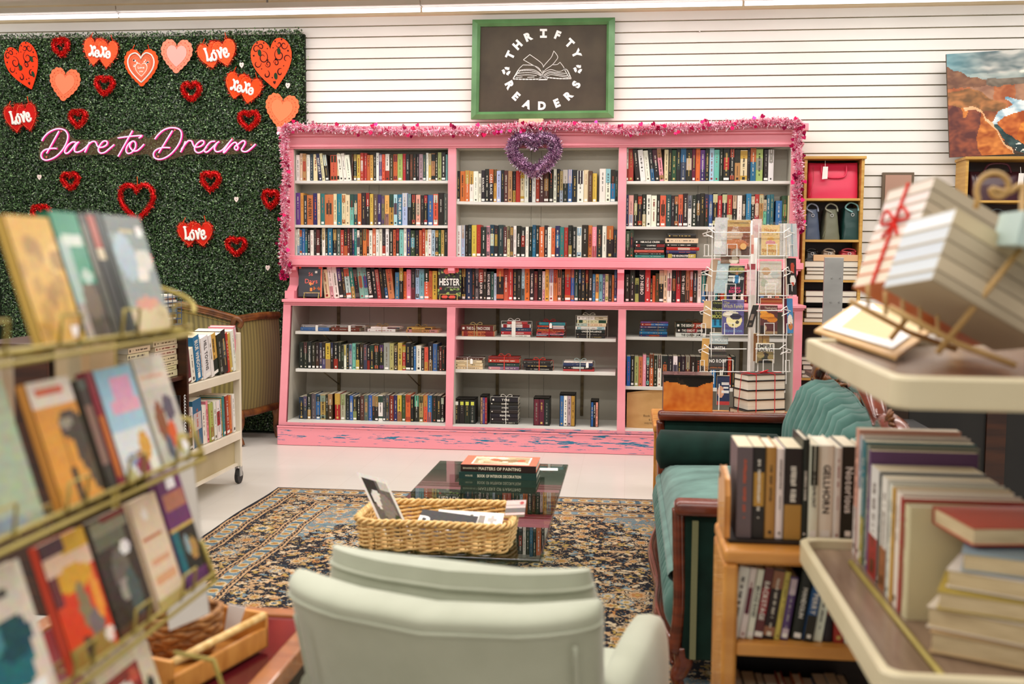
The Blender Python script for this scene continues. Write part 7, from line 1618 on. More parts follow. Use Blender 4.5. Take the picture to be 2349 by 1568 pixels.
# top tier
rackbook(0, .93, 1.055, .17, 'dcd6c6', rl(10, ['c8b8a0', 'e6e0d2', 'b06a50', '8aa07a'], 1, 0, .6), 'pale floral paperback at the left edge of the top rack tier', sd=1)
rackbook(0, 1.16, 1.258, .168, 'd8a63e', rl(26, ['b98a2c', 'c8983a', 'e4b85a', 'a87a24'], 2, .1, .85)+[('e', .82, .10, .11, .05, 'f2ede6')], 'golden yellow paperback on the top rack tier', sd=2, spine='e8c060')
rackbook(0, 1.262, 1.33, .178, '1d8a68', [('r', 0, 0, 1, .45, '4a4034'), ('r', 0, .3, .35, .8, '9fb8ae'), ('e', .6, .3, .3, .14, '6a5844'), ('r', .2, .74, .9, .82, 'cfd8cc'), ('e', .7, .5, .2, .05, 'b8d0c4'), ('r', 0, 0, .25, .3, 'a89a90')], 'green paperback with a brown picture, next to the yellow one on the top tier', sd=3, th=.02)
rackbook(0, 1.332, 1.352, .178, '4a4a40', [('r', 0, .5, .5, .9, '6f6d5c')], 'thin grey green paperback between the green and the black one, top tier', sd=4)
rackbook(0, 1.354, 1.376, .182, '1e2220', [('r', .0, .70, 1, .97, 'b0503c'), ('r', 0, .62, 1, .70, 'd8c8a8')], 'narrow black paperback with a red top band on the top rack tier', sd=5)
rackbook(0, 1.378, 1.395, .182, '23302a', [], 'narrow dark green paperback left of the pale blue picture book, top tier', sd=6)
rackbook(0, 1.398, 1.515, .18, '9fa8a6', [('r', 0, .85, 1, 1, '5f6a66'), ('e', .75, .62, .25, .1, 'd8d4cc'), ('e', .6, .5, .2, .06, 'e6e0d8'), ('e', .3, .65, .25, .2, 'a9bcc8'), ('r', 0, 0, 1, .22, 'd9c8a2'), ('e', .5, .25, .3, .06, 'd89a86'), ('e', .8, .18, .12, .06, 'c8b890'), ('e', .85, .86, .09, .05, 'f2f0ec'), ('r', .3, .86, .7, .89, 'c2b284'), ('r', .35, .78, .65, .80, 'c2b284')], 'pale blue grey paperback with a crowd scene at the right end of the top tier', sd=7, grad='7c8a88')
# second tier
rackbook(1, .88, 1.135, .178, 'a8b49a', rl(12, ['98a68c', 'b8c2a8', 'c9c48a', '8a98a0'], 8, 0, .4), 'large pale green paperback at the left edge of the second tier', sd=8)
rackbook(1, 1.175, 1.275, .166, 'df9a42', [('r', 0, .80, 1, 1, 'ece0d4'), ('r', .15, .88, .75, .94, 'd8694a'), ('e', .72, .62, .28, .12, '4a443e'), ('e', .85, .45, .18, .22, '4a443c'), ('e', .95, .25, .14, .18, '55493a'), ('r', .42, .0, .54, .28, '33302c'), ('r', .44, .3, .5, .55, 'a8702e'), ('e', .62, .64, .16, .04, '9a9284')], 'orange paperback with dark bell shapes and a cream title band, second tier', sd=9)
rackbook(1, 1.288, 1.312, .158, '3d3a36', [('r', .1, .25, .9, .75, '8a6a60'), ('r', 0, .92, 1, 1, '57605a')], 'narrow black and brown paperback beside the orange one, second tier', sd=10)
rackbook(1, 1.314, 1.335, .166, '8a1e34', [('r', .2, .08, .8, .62, 'c4702c')], 'narrow crimson paperback with gold letters on the second tier', sd=11)
rackbook(1, 1.337, 1.445, .165, 'bcd6e2', [('r', 0, 0, 1, .45, 'dde2e4'), ('r', .3, .72, .85, .92, 'e3a6c6'), ('r', .2, .58, .95, .7, 'e6aac0'), ('e', .55, .12, .2, .12, '8a2a4a'), ('e', .75, .26, .15, .14, 'd8a24a'), ('e', .3, .18, .15, .05, '8a9cc0'), ('e', .85, .08, .12, .08, 'eae6dc'), ('e', .15, .05, .15, .06, 'c8c08a')], 'sky blue paperback with pink lettering and small figures, second tier', sd=12, grad='94c4dc')
rackbook(1, 1.452, 1.555, .172, 'c8c4b8', [('r', .0, .72, 1, .86, 'dcd0c2'), ('r', .1, .78, .8, .83, 'd8a890'), ('e', .35, .38, .16, .2, '8a5238'), ('e', .7, .5, .18, .12, '5c5666'), ('e', .6, .25, .14, .14, 'd85a2c'), ('e', .4, .15, .12, .12, '5a6070'), ('e', .8, .15, .2, .1, 'b8a860'), ('e', .86, .12, .09, .06, 'efeff0'), ('r', 0, .9, 1, 1, 'cfcabc')], 'grey paperback with horse riders at the right end of the second tier', sd=13)
# third tier
rackbook(2, .96, 1.135, .168, 'd8ccbc', [('e', .5, .35, .35, .3, '1f6a74'), ('e', .7, .5, .2, .16, '134a55'), ('e', .4, .55, .2, .12, '4a8a92'), ('e', .3, .15, .12, .14, 'c8b860'), ('r', .55, .78, .75, .84, '4a443c'), ('e', .8, .1, .12, .06, 'efefee')], 'cream paperback with a teal figure at the left edge of the third tier', sd=14, spine='c89a2a')
rackbook(2, 1.175, 1.285, .17, 'd8401e', [('r', 0, .72, 1, .88, 'e4c0a4'), ('r', .4, .86, 1, 1, 'd8a62c'), ('r', 0, .88, .5, 1, '4c2c38'), ('e', .5, .66, .42, .1, 'd8a02c'), ('r', 0, .5, .2, .74, '6a2c30'), ('e', .55, .42, .12, .2, '8a7a5a'), ('e', .7, .25, .16, .12, '7a6a6c'), ('e', .85, .45, .1, .2, 'ea9a3a'), ('r', 0, 0, .9, .18, '9a7a3a'), ('e', .88, .12, .1, .07, 'ecdcd0'), ('e', .4, .12, .1, .1, '3a3228')], 'red and orange battle scene paperback on the third tier', sd=15)
rackbook(2, 1.292, 1.40, .17, '3c302a', [('r', .05, .84, .95, .97, '8f8a72'), ('r', .05, .74, .8, .84, '6a6a58'), ('e', .5, .5, .22, .22, '6a625a'), ('e', .45, .35, .12, .1, '9a9088'), ('e', .65, .3, .16, .2, '4f5a58'), ('e', .72, .68, .13, .07, 'f0ecea'), ('r', 0, 0, 1, .1, '5a3824'), ('r', .3, .95, 1, 1, '7a2a24')], 'dark grey western paperback with a round white sticker, third tier', sd=16)
rackbook(2, 1.412, 1.50, .17, 'e0c8ac', [('r', .1, .62, .8, .66, 'b8683c'), ('r', .2, .38, .85, .44, 'd8a080'), ('r', .15, .22, .9, .28, 'd8a27c'), ('e', .45, .85, .12, .05, 'ece2da'), ('r', 0, 0, 1, .08, 'b8a468')], 'cream paperback with faint orange lettering on the third tier', sd=17)
rackbook(2, 1.508, 1.595, .19, '6a3266', [('r', .1, .68, .95, .82, 'b0705a'), ('e', .55, .9, .2, .06, 'f0eaee'), ('r', 0, .12, 1, .5, '2a2622'), ('r', 0, .12, .25, .5, '1f6470'), ('e', .7, .3, .16, .1, 'b0884a'), ('e', .5, .35, .08, .1, '8aa0a8'), ('r', 0, .5, 1, .53, 'cfae5c'), ('r', 0, 0, 1, .08, '5a2a5c')], 'purple topped paperback with a dark picture at the right end of the third tier', sd=18)
# bottom tier
rackbook(3, 1.10, 1.225, .165, '6c5a68', [('r', .1, .75, .9, .95, 'b08060')], 'dull purple paperback at the bottom edge of the photo, fourth tier', sd=19)
rackbook(3, 1.235, 1.27, .165, '1a1714', [], 'black paperback beside the dull purple one on the fourth tier', sd=20)
rackbook(3, 1.28, 1.44, .185, 'd9c9b0', [('r', .08, .0, .72, .80, '8a1f1c'), ('e', .4, .55, .2, .15, 'e6ddd8'), ('e', .3, .35, .18, .1, 'd04a38'), ('e', .5, .25, .12, .12, 'efe8e4'), ('e', .85, .55, .06, .06, '2a2a26'), ('e', .92, .25, .07, .14, '24241f'), ('e', .6, .7, .08, .06, 'c8503c')], 'cream bordered paperback with a red picture on the fourth tier', sd=21)
# tall cards and pages between the tiers, further back
for i, (y0, y1, z0, z1, c_, lab) in enumerate(((1.235, 1.262, 1.19, 1.33, 'dcd4ca', 'white paperback edge standing behind the second tier near the olive post'), (1.395, 1.43, 1.17, 1.335, 'd8c2a0', 'cream paperback edge standing behind the second tier'), (1.455, 1.53, 1.17, 1.335, 'd3b48e', 'tan paperback back standing behind the second tier'))):
    b = MB(); b.box(GX-.12, GX-.10, y0, y1, z0, z1, c_); NBOOK += 1; tag(b.build('paperback', 'matte', base=True), lab, 'book', 'paperbacks in the gold wire rack')
b = MB(); w0 = aY(352, 1040, 1.70); w1 = aY(470, 1040, 1.70)
PQ = [aY(*q, 1.70) for q in ((388, 1446), (479, 1408), (440, 1038), (345, 1076))]; b.poly(PQ, 'e6e1dc'); b.poly([q+Vector((0, .004, 0)) for q in reversed(PQ)], 'e6e1dc'); HK = PQ[3].lerp(PQ[2], .5); t = thing('white_placard', HK-Vector((0, 0, .3)), 'blank white placard hanging at the end of the gold wire rack', 'placard'); b.build('placard_sheet', 'matte', t); b = MB(); b.tube([(GX-.14, 1.60, HK.z+.03), HK+Vector((0, -.01, .03)), HK+Vector((0, .002, -.012))], .0022, n=5); b.build('hanging_wire', 'gold_wire', t)

# ================================================================== LOW TABLE, TRAY, WOVEN BASKET (lower left)
TZ2 = .55; tx1 = -.742; tx0 = -1.45; ty0, ty1 = 1.72, 2.53
t = thing('low_table', Vector(((tx0+tx1)/2, (ty0+ty1)/2, 0)), 'brown wooden low table with a dark red glass top at the lower left', 'table')
b = MB(); rw = .05
b.box(tx0, tx1, ty0, ty0+rw, TZ2-.05, TZ2); b.box(tx0, tx1, ty1-rw, ty1, TZ2-.05, TZ2); b.box(tx0, tx0+rw, ty0, ty1, TZ2-.05, TZ2); b.box(tx1-rw, tx1, ty0, ty1, TZ2-.05, TZ2); b.build('table_rim', 'warm_wood', t, bevel=.006)
b = MB(); b.box(tx0+rw-.004, tx1-rw+.004, ty0+rw-.004, ty1-rw+.004, TZ2-.02, TZ2-.008); b.build('glass_panel', 'red_panel', t)
b = MB(); b.box(tx0+.02, tx1-.02, ty0+.02, ty1-.02, .03, TZ2-.05); b.build('cabinet_body', 'dark_wood', t)
t = thing('wooden_tray', Vector((-.95, 2.1, TZ2)), 'honey coloured wooden tray with a handle on the low table', 'tray')
Mt = Matrix.Translation((-.965, 2.13, TZ2)) @ Matrix.Rotation(math.radians(-16), 4, 'Z')
b = MB(Mt); L_, W2 = .105, .165
b.box(-L_, L_, -W2, W2, .001, .010); b.box(-L_, L_, -W2, -W2+.012, .001, .085); b.box(-L_, L_, W2-.012, W2, .001, .085); b.box(-L_, -L_+.012, -W2, W2, .001, .06); b.box(L_-.012, L_, -W2, W2, .001, .05); b.build('tray_body', 'light_oak', t, bevel=.003)
b = MB(Mt); b.tube([(L_-.006, -W2+.01, .078), (L_-.006, W2-.01, .078)], .009, n=10); b.build('tray_handle', 'wicker', t, smooth=True)
t = thing('woven_basket', Vector((-.985, 2.19, TZ2+.012)), 'round brown woven basket standing in the wooden tray', 'basket')
b = MB(); cxb, cyb = -.985, 2.17
for k in range(8):
    z = TZ2+.022+k*.0125; r = .060+.018*math.sin(k/7*PI*.62)+.004*(k/7); b.tube([(cxb+(r+.003*math.sin(q*8+k*PI))*math.cos(2*PI*q/30), cyb+(r+.003*math.sin(q*8+k*PI))*math.sin(2*PI*q/30), z+.003*math.sin(q*2.0+k)) for q in range(30)], .0075, n=6, closed=True)
b.build('coiled_side', 'rattan', t, smooth=True); b = MB(); b.lathe([(.001, TZ2+.016), (.062, TZ2+.016), (.062, TZ2+.022), (.001, TZ2+.022)], cxb, cyb, n=24); b.build('basket_base', 'rattan', t)
b = MB(); q = Vector((-.92, 2.24, TZ2+.03)); b.prism([(0, 0), (.03, .006), (.05, .065), (.012, .075)], (1, .2, 0), (0, 0, 1), q, (0, .002, 0), 'e6e4e4'); tag(b.build('white_card', 'matte', base=True), 'white card standing beside the woven basket in the tray', 'card')
# ================================================================== LIGHT OAK BOOKCASE WITH BOOKEND (right front)
UX0, UX1, UY0, UY1, UZ = .228, .93, 2.345, 2.61, .80
t = thing('small_bookcase', Vector(((UX0+UX1)/2, (UY0+UY1)/2, 0)), 'small light oak bookcase with rounded top corners beside the sofa arm', 'bookcase')
b = MB(); b.rbox(UX0, UX1, UY0, UY1, UZ-.036, UZ, .012); b.build('top_board', 'light_oak', t, smooth=True)
for xa in (UX0, UX1-.034): b = MB(); b.box(xa, xa+.034, UY0, UY1, .002, UZ-.034); b.build('side_panel', 'light_oak', t, bevel=.008)
b = MB(); b.box(UX0+.03, UX1-.03, UY1-.012, UY1-.004, .03, UZ-.04); b.build('back_panel', 'dark_wood', t)
zsh = [aY(1760, 1468, UY0+.03).z, .22]
for z in zsh: b = MB(); b.box(UX0+.034, UX1-.034, UY0+.004, UY1-.012, z-.03, z); b.build('shelf', 'light_oak', t, bevel=.003)
# sliding book trough with bookend
t = thing('book_trough', Vector((.6, 2.5, UZ)), 'dark wooden book trough with a carved tan bookend on the small oak bookcase', 'bookend')
tqx0 = aY(1672, 1230, 2.41).x
b = MB(); b.box(tqx0-.002, .95, 2.40, 2.585, UZ+.001, UZ+.010); b.build('trough_base', 'dark_wood', t, bevel=.002)
b = MB(); b.prism([(0, 0), (.17, 0), (.17, .10), (.145, .14), (.115, .15), (.085, .145), (.02, .135), (.0, .10)], (0, 1, 0), (0, 0, 1), (tqx0-.012, 2.405, UZ+.010), (.013, 0, 0)); b.build('bookend_panel', 'light_oak', t, bevel=.003)
b = MB(); b.tube([(tqx0-.0135, 2.535, UZ+.135), (tqx0-.0122, 2.535, UZ+.135)], .008, '241a12', n=12); b.build('bookend_knot', 'printed', t)
def frow(where, Y, zb, ys, tokens, d, group, seed, htab=None, hm=.23, lean=0):
    """spines facing the camera; tokens code+right px(:height m)(=TITLE)"""
    global NBOOK; R = random.Random(seed); x = None; k = 0
    for tk in tokens.split():
        title = None; hh = hm*R.uniform(.95, 1.04); tc = None
        if '=' in tk: tk, title = tk.split('='); title = title.replace('_', ' ')
        if ':' in tk: tk, hh = tk.split(':'); hh = float(hh)
        ln = 0
        if tk[0] == '>': ln = -8; tk = tk[1:]
        code = tk[:3] if tk[1:2] == '/' else tk[0]; e = float(tk[len(code):])
        if x is None: x = e; continue
        if code != '_':
            k += 1; Xa, Xb = aY(x, ys, Y).x, aY(e, ys, Y).x
            lab = '%s %s, %s from left %s' % (CNAME[code[0]]+(' and '+CNAME[code[2]] if len(code) > 1 else ''), 'hardback' if Xb-Xa > .02 else 'book', ordn(k), where)
            if title: tc = {'GELLHORN': '2a1c14', 'WATERFRONT': '2a2420', 'Notorious': 'e4e0da'}.get(title)
            book_thing(lab, group, (Xa, Y+R.uniform(0, .006), zb), (1, 0, 0), (0, 1, 0), (0, 0, 1), Xb-Xa-.0008, d*R.uniform(.96, 1.04), hh, code, seed*100+k, title=title, tcol=tc, lean=ln)
        x = e
frow('in the dark book trough', 2.412, UZ+.011, 1120, "_1690 g1727:.215 k/y1756:.215 Y1782:.215 w1800:.212 k/y1840:.215 k1856:.236=DOMINICK_DUNNE w/k1880:.222=WATERFRONT w1915:.222=GELLHORN w1932:.218 k1966:.222=Notorious w1988:.214 P/w2010:.21 b2030:.2", .155, 'hardbacks in the book trough', 41)
frow('in the upper small oak bookcase row', UY0+.028, zsh[0]+.001, 1380, "_1671 >w1697:.17 >w/m1714:.168 >w1730:.166=BROAD_BAND >m/r1752:.17=BACKSTAGE >k/s1778:.168 >y1792:.162 >p/w1812:.15 _1818 >k1845:.165=MANDOLIN >b/k1868:.165=PERRY >w1890:.16 k1915:.16 r1940:.155 w1960:.16 k1985:.16", .15, 'books on the upper shelf of the small oak bookcase', 42)
z0_ = aY(1760, 1700, UY0+.03).z
frow('low in the small oak bookcase', UY0+.035, .22, 1560, "_1665 c1690:.225 k1715=MARIA k1750=JESSICA k/g1772:.215 s1802:.212 r/k1818:.22 G1840:.205 o1864:.218 b/B1893:.212=SAVAGE k1925:.215 w1950:.22 k1975:.22", .17, 'books on the lower shelf of the small oak bookcase', 43, hm=.222)

# ================================================================== BEIGE TROLLEY (right front)
CX0, CX1, CY0, CY1 = .392, 1.25, 1.55, 2.325
ZT1, ZT2 = 1.287, .84
t = thing('trolley', Vector((.82, 1.94, 0)), 'beige metal book trolley with brown laminate trays, large at the right front', 'trolley')
def tray(z, lip, inner):
    r = .03; n = 5; out = []
    for (cx2, cy2, a0) in ((CX0+r, CY0+r, PI), (CX1-r, CY0+r, 1.5*PI), (CX1-r, CY1-r, 0), (CX0+r, CY1-r, .5*PI)):
        for k in range(n+1): a = a0+PI/2*k/n; out.append((cx2+r*math.cos(a), cy2+r*math.sin(a)))
    b = MB(); m_ = len(out)
    cxm, cym = (CX0+CX1)/2, (CY0+CY1)/2
    ins = lambda p, q: (p[0]+(cxm-p[0])/abs(cxm-p[0]+1e-9)*0+(q if p[0] < cxm else -q), p[1]+(q if p[1] < cym else -q))
    prof = [(0, -lip), (-.003, -lip+.004), (-.003, -.004), (0, 0), (.009, .001), (.013, -.003), (.013, inner)]
    rings = []
    for (q, dz_) in prof: rings.append(b.add([(*ins(p, q), z+dz_) for p in out]))
    for a_, b_ in zip(rings, rings[1:]):
        for k in range(m_): b.f.append((a_+k, a_+(k+1) % m_, b_+(k+1) % m_, b_+k)); b.c.append('ffffff')
    b.f.append(tuple(rings[0]+k for k in range(m_))); b.c.append('ffffff'); b.build('tray_rim', 'beige_metal', t, smooth=False)
    b = MB(); b.poly([(*ins(p, .012), z+inner+.0005) for p in out]); b.build('tray_panel', 'laminate', t)
tray(ZT1, .048, -.008); tray(ZT2, .05, -.022); tray(.32, .05, -.02)
for (x, y) in ((CX1-.05, CY0+.05), (CX1-.05, CY1-.05)):
    b = MB(); b.tube([(x, y, .12), (x, y, ZT1-.045)], .014, n=10); b.build('upright', 'beige_metal', t, smooth=True)
b = MB(); b.box(CX1-.03, CX1-.022, CY0+.04, CY1-.04, .35, ZT1-.05); b.build('end_panel', 'dark_wood', t)
for (x, y) in ((CX0+.06, CY0+.06), (CX1-.06, CY0+.06), (CX0+.06, CY1-.06), (CX1-.06, CY1-.06)):
    b = MB(); b.tube([(x, y, .27), (x, y, .12)], .012, n=8); cst = b.build('caster_stem', 'steel', t); b = MB(); b.tube([(x-.012, y, .056), (x+.012, y, .056)], .054, n=20); b.build('caster_wheel', 'rubber', cst)
# books along the lower tray, spines toward the left
BZ = ZT2-.021
def yrow(Xs, specs, zb):
    global NBOOK
    for i, (y0, y1, h, d, code, lab) in enumerate(specs):
        book_thing(lab, 'books on the lower tray of the trolley', (Xs, y1, zb), (0, -1, 0), (1, 0, 0), (0, 0, 1), y1-y0-.001, d, h, code, 700+i, pb=(i % 2 == 0))
yrow(.50, [(2.262, 2.292, .278, .21, 'P/w', 'pink and white spined tall book, farthest on the lower trolley tray'), (2.232, 2.260, .268, .22, 'w/B', 'white and pale blue spined book, second farthest on the lower trolley tray'),
   (2.196, 2.230, .262, .22, 't/y', 'teal spined tall book with tan foot on the lower trolley tray'), (2.172, 2.194, .258, .22, 'G', 'grey spined book behind the purple one on the lower trolley tray'),
   (2.148, 2.170, .252, .21, 'p', 'purple spined tall book on the lower trolley tray')], BZ)
yrow(.50, [(2.075, 2.145, .225, .20, 'w/r', 'thick white spined book with a red patch on the lower trolley tray'), (2.055, 2.073, .222, .20, 'n', 'thin dark green spined book on the lower trolley tray'), (2.005, 2.053, .222, .20, 'w/o', 'white spined book with small orange marks on the lower trolley tray'),
   (1.975, 2.003, .218, .21, 'w', 'plain white spined book in the middle of the lower trolley tray'), (1.955, 1.973, .216, .21, 'y', 'yellow spined thin book on the lower trolley tray'), (1.915, 1.953, .216, .21, 'w', 'white spined book right of the yellow one on the lower trolley tray'),
   (1.893, 1.913, .212, .22, 'r', 'red spined book near the front of the lower trolley tray'), (1.860, 1.891, .205, .22, 'c', 'cream spined nearest upright book on the lower trolley tray')], BZ)
# nearer, books lying and leaning, spines up
def flat(lab, x, y, z, w, d, th, rot, cov, tiltx=0, tilty=0):
    global NBOOK; NBOOK += 1
    M_ = Matrix.Translation((x, y, z)) @ Matrix.Rotation(math.radians(rot), 4, 'Z') @ Matrix.Rotation(math.radians(tiltx), 4, 'X') @ Matrix.Rotation(math.radians(tilty), 4, 'Y')
    t = thing('book', Vector((x, y, z)), lab, 'book', 'books lying on the lower tray of the trolley'); b = MB(M_); p = MB(M_); s = .002
    b.box(-w/2, w/2, -d/2, d/2, 0, s, cov); b.box(-w/2, w/2, -d/2, d/2, th-s, th, cov); b.box(-w/2, w/2, d/2-s, d/2, 0, th, cov); p.box(-w/2+.003, w/2-.003, -d/2+.003, d/2-s, s, th-s, 'e6d3b4'); b.build('cover', 'printed', t); p.build('page_block', 'pages', t)
flat('orange topped book lying flat on the upright row of the trolley', .66, 1.80, BZ+.178, .22, .15, .03, 8, 'b8432c')
for i, (x, y, z, w, d, th, rot, cv, tx, ty, lab) in enumerate([
  (.64, 1.72, BZ+.003, .24, .16, .035, -25, 'c4a478', 0, 0, 'tan book lying lowest near the front of the lower trolley tray'), (.635, 1.725, BZ+.040, .23, .16, .035, -30, 'e0d4c4', 0, 0, 'cream book second from below in the front pile of the trolley'),
  (.645, 1.72, BZ+.077, .24, .155, .03, -22, 'b8a04a', 0, 0, 'olive yellow book third in the front pile of the trolley'), (.655, 1.725, BZ+.109, .22, .15, .03, -28, 'e4dcd4', 0, 0, 'white book fourth in the front pile of the trolley'), (.665, 1.73, BZ+.141, .21, .15, .03, -20, '8fa4b2', 0, 0, 'grey blue book on top of the front pile of the trolley'),
  (.90, 1.68, BZ+.003, .2, .2, .05, 5, 'd8b088', 0, 0, 'peach covered book at the right end of the lower trolley tray'), (.90, 1.68, BZ+.055, .2, .2, .05, -3, 'e0bfa0', 0, 0, 'pale peach book on top at the right end of the lower trolley tray')]):
    flat(lab, x, y, z, w, d, th, rot, cv, tx, ty)
t = thing('wire_book_holder', Vector((.52, 1.95, BZ)), 'gold wire holder around the books on the lower trolley tray', 'book holder')
b = MB(); xo = .488
b.tube([(xo-.01, 2.2, BZ+.004), (xo+.0, 1.58, BZ+.004), (xo+.3, 1.56, BZ+.004)], .006, n=6)
b.build('holder_wire', 'gold_wire', t, smooth=True)

# upper tray: scroll stand with two leaning stacks and a framed notice
Q0 = Vector((.66, 1.88, ZT1))
al = math.radians(32)     # the stand leans back to the right
e_r = Vector((.84, .316, -.441)).normalized()      # along the depth of the books, down to the right
e_u = Vector((.353, .30, .886)).normalized()
e_d = e_r.cross(e_u).normalized()
t = thing('scroll_stand', Q0, 'gold metal scroll stand holding two leaning stacks of books on the trolley', 'book stand')
for Y in (1.66, 1.95):
    b = MB(); b.tube([aY(2040, 705, 1.66)+Vector((0, Y-1.66, 0)), aY(2200, 790, 1.66)+Vector((0, Y-1.66, 0)), aY(2330, 835, 1.66)+Vector((0, Y-1.66, -.002))], .005, n=8); b.build('support_rod', 'gold_matte', t, smooth=True)
    b = MB(); b.tube([aY(2150, 810, 1.66)+Vector((0, Y-1.66, 0)), aY(2349, 560, 1.66)+Vector((0, Y-1.66, 0))], .005, n=8); b.build('support_rod', 'gold_matte', t, smooth=True)
for k in range(5): b = MB(); b.tube([aY(1990+40*k, 650+18*k, 1.70), aY(1992+40*k, 705+18*k, 1.70)], .003, n=6); b.build('spindle', 'gold_matte', t, smooth=True)
c0 = aY(2285, 432, 1.75); P = [c0+Vector((math.cos(a)*r, 0, math.sin(a)*r)) for a, r in [(3.7-.36*k, .032-.0013*k) for k in range(20)]]
b = MB(); b.tube([aY(2238, 478, 1.75)]+P, .0048, n=8); b.build('scroll_wire', 'gold_matte', t, smooth=True)
b = MB(); b.tube(smoothpath([P[-1], aY(2312, 440, 1.75), aY(2345, 425, 1.75), aY(2400, 440, 1.75)], 6), .0048, n=8); b.build('scroll_arm', 'gold_matte', t, smooth=True)
b = MB(); b.tube([aY(2345, 425, 1.75), aY(2345, 700, 1.75)], .0048, n=8); b.build('support_rod', 'gold_matte', t, smooth=True)
def leanstack(px, py, Y, W3, D3, layers, label, ribbon=None, rd=Vector((0, 0, 0))):
    """px, py: lower left near corner of the page edges; layers from below (thick, cover colour)"""
    O = aY(px, py, Y); t = thing('tied_books' if ribbon else 'book_stack', O, label, 'stacked books', 'leaning stacks on the upper trolley tray'); z = 0
    eL = (Vector((-.413, .90, -.139))).normalized()     # along the page edges, away to the left
    for i, (th, cv, pg) in enumerate(layers):
        b, p = MB(), MB(); o_ = O+e_u*z; s = .0016
        b.fbox(o_, e_r*D3, eL*W3, e_u*s, cv); b.fbox(o_+e_u*(th-s*1.3), e_r*D3, eL*W3, e_u*s, cv); b.fbox(o_+eL*.0, e_r*D3, eL*s, e_u*(th-.0006), cv)
        p.fbox(o_+e_u*s+e_r*.001+eL*s, e_r*(D3-.004), eL*(W3-.003), e_u*(th-2.4*s), pg); bc = b.build('book_cover', 'printed', t); p.build('page_block', 'matte', bc); z += th
    if ribbon:
        b = MB(); m1 = O+eL*(W3*.55)-e_r*.002; b.tube([m1, m1+e_u*z, m1+e_u*z+e_r*(D3*.5)], .003, ribbon, n=5); q = m1+e_u*(z*.62)
        for s in (-1, 1): b.tube(smoothpath([q, q+eL*(s*.02)+e_u*.02-e_r*.01, q+eL*(s*.035)+e_u*.0, q], 4), .003, ribbon, n=5); b.tube([q, q+eL*(s*.02)-e_u*.03], .003, ribbon, n=5)
        b.build('red_ribbon', 'felt', t)
leanstack(2062, 640, 1.80, .125, .25, [(.024, 'd9733a', 'e8dac6')]*2+[(.022, 'c9662e', 'eadccb'), (.022, 'd0a070', 'ecdcd0'), (.021, 'd8a080', 'efe0d8'), (.021, 'b8aa94', 'eee6e2'), (.021, 'b8aa94', 'efe4e0'), (.021, 'b0a48e', 'ecdcd8'), (.024, 'b4a892', 'e8d8cc')], 'tall leaning stack of books tied with a red ribbon on the upper trolley tray', 'd8352c')
leanstack(2138, 640, 1.62, .115, .24, [(.018, 'b7a88e', 'd0d6dc'), (.026, 'c8b89c', 'd6dce2'), (.026, 'b9aa90', 'd2d8e0'), (.026, 'b9aa90', 'd6dbe1'), (.028, 'c9b896', 'e8ecf2')], 'leaning stack of five pale blue edged books at the front of the upper trolley tray')
b = MB(); o_ = aY(2330, 560, 1.60); b.fbox(o_, (.12, 0, -.02), (0, .1, 0), (.01, 0, .05), 'b8cdc8'); tag(b.build('book', 'printed', base=True), 'pale turquoise book at the right edge of the photo above the trolley', 'book')
# framed notice lying against the stand
t = thing('framed_notice', Vector((.56, 1.75, ZT1)), 'tan framed notice with a white sheet lying tilted on the upper trolley tray', 'frame')
F4_ = [aZ(1868, 757, ZT1+.004), aZ(2056, 818, ZT1+.004), aZ(2175, 728, ZT1+.050), aZ(1968, 688, ZT1+.040)]
b = MB(); cen = sum(F4_, Vector())/4
for k in range(4):
    p_, q_ = F4_[k], F4_[(k+1) % 4]; b.poly([p_, q_, q_+(cen-q_)*.13, p_+(cen-p_)*.13]); b.poly([p_, q_, q_-Vector((0, 0, .006)), p_-Vector((0, 0, .006))])
b.poly([p_-Vector((0, 0, .006)) for p_ in F4_]); b.build('tan_frame', 'tan_paint', t)
b = MB(); G5 = [p_+(cen-p_)*.13+Vector((0, 0, .0006)) for p_ in F4_]; b.poly(G5, 'cfb27c'); G6 = [G5[0], G5[1], G5[1].lerp(G5[2], .35), G5[0].lerp(G5[3], 1.0).lerp(G5[2], .25), G5[3]]
b.poly([g_+Vector((0, 0, .0035)) for g_ in G6], 'e4dfdb'); b.build('notice_sheet', 'printed', t)

# ================================================================== DARK FURNITURE BEHIND THE TROLLEY
t = thing('dark_cabinet', Vector((2.1, 5.1, 0)), 'low black cabinet with a brown door strip in the shadow at the right', 'cabinet')
b = MB(); b.box(1.30, 3.4, 4.9, 5.3, .002, .98); b.build('cabinet_body', 'black_lacquer', t, bevel=.004)
b = MB(); xq = aY(2262, 1000, 4.89).x; b.box(xq, xq+.085, 4.885, 4.9, .05, .95); b.build('door_strip', 'walnut', t)
t = thing('armoire_base', Vector((1.35, 5.9, 0)), 'dark brown wooden chest behind the sofa crest at the right', 'chest')
b = MB(); b.box(1.08, 1.9, 5.7, 6.2, .002, .80); b.build('chest_body', 'walnut', t, bevel=.005)
b = MB(); b.box(1.05, 1.93, 5.67, 6.23, .80, .825); b.build('chest_top', 'walnut', t, bevel=.004)
t = thing('carved_chair', Vector((1.22, 5.45, 0)), 'carved wooden chair crest with leafy ornament behind the sofa', 'chair')
b = MB(); R = random.Random(12); c = aY(1905, 880, 5.6)
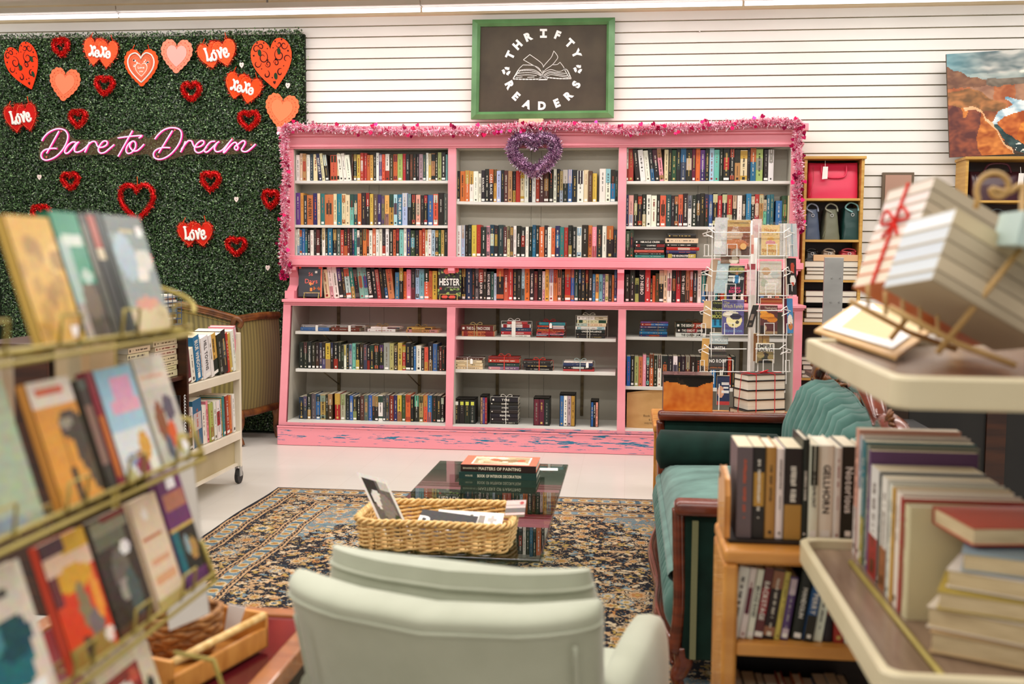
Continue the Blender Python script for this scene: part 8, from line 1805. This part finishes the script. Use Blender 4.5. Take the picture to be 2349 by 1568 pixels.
for k in range(16):
    a = PI*k/15; l = .06+.04*R.random(); e = c+Vector((math.cos(a)*l, R.uniform(-.02, .02), math.sin(a)*l*1.1-.02)); b.tube([c+Vector((0, 0, -.03)), c.lerp(e, .6)+Vector((0, -.02, 0)), e], [.008, .013, .004], n=6)
for (x, y) in ((1940, 905), (1962, 925), (1925, 900)):
    q = aY(x, y, 5.6)
    for k in range(8): a = 2*PI*k/8; b.tube([q, q+Vector((math.cos(a)*.03, -.012, math.sin(a)*.03))], [.008, .003], n=5)
b.build('crest_ornament', 'carved_wood', t, smooth=True)
b = MB(); q = aY(1958, 940, 5.6)
for x in (c.x-.06, q.x+.02): b.tube([(x, 5.62, .002), (x, 5.62, c.z-.02)], .02, n=8)
b.tube([(c.x-.06, 5.62, c.z-.06), (q.x+.02, 5.62, q.z-.02)], .025, n=8); b.build('chair_frame', 'carved_wood', t, smooth=True)
b = MB(); q = aY(2000, 958, 4.95); b.box(q.x+.02, q.x+.25, 5.0, 5.2, .983, .99, 'e8e4de')
t = thing('side_table', Vector((q.x+.08, 4.6, 0)), 'small black stand carrying a grey box behind the sofa back', 'stand')
zt_ = aY(2030, 975, 4.55).z
b = MB(); b.box(1.08, 1.28, 4.45, 4.75, .002, zt_); b.build('stand_body', 'black_lacquer', t)
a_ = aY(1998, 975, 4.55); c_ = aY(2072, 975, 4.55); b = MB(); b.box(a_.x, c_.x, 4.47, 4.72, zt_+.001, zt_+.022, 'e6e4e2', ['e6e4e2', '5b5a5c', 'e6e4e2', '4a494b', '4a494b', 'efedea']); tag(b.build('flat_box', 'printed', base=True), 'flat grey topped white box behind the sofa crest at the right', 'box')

# ================================================================== THE BOOKS OF THE PINK BOOKCASE
PEND.sort(key=lambda q: -q['area'])
K = max(60, 300-NBOOK)
for q in PEND[:K]:
    b = MB(); book(b, *q['fn'], **q['kw']); tag(b.build('book', 'printed', base=True), q['lab'], 'book', q['group'])
b = MB()
for q in PEND[K:]: book(b, *q['fn'], **q['kw'])
tag(b.build('book', 'printed', base=True), 'the remaining smaller and thinner spines among the shelved books of the pink bookcase', 'book', None, 'stuff')
print('near books', NBOOK, 'shelf books', len(PEND), 'kept', K, 'meshes', len(bpy.data.meshes))
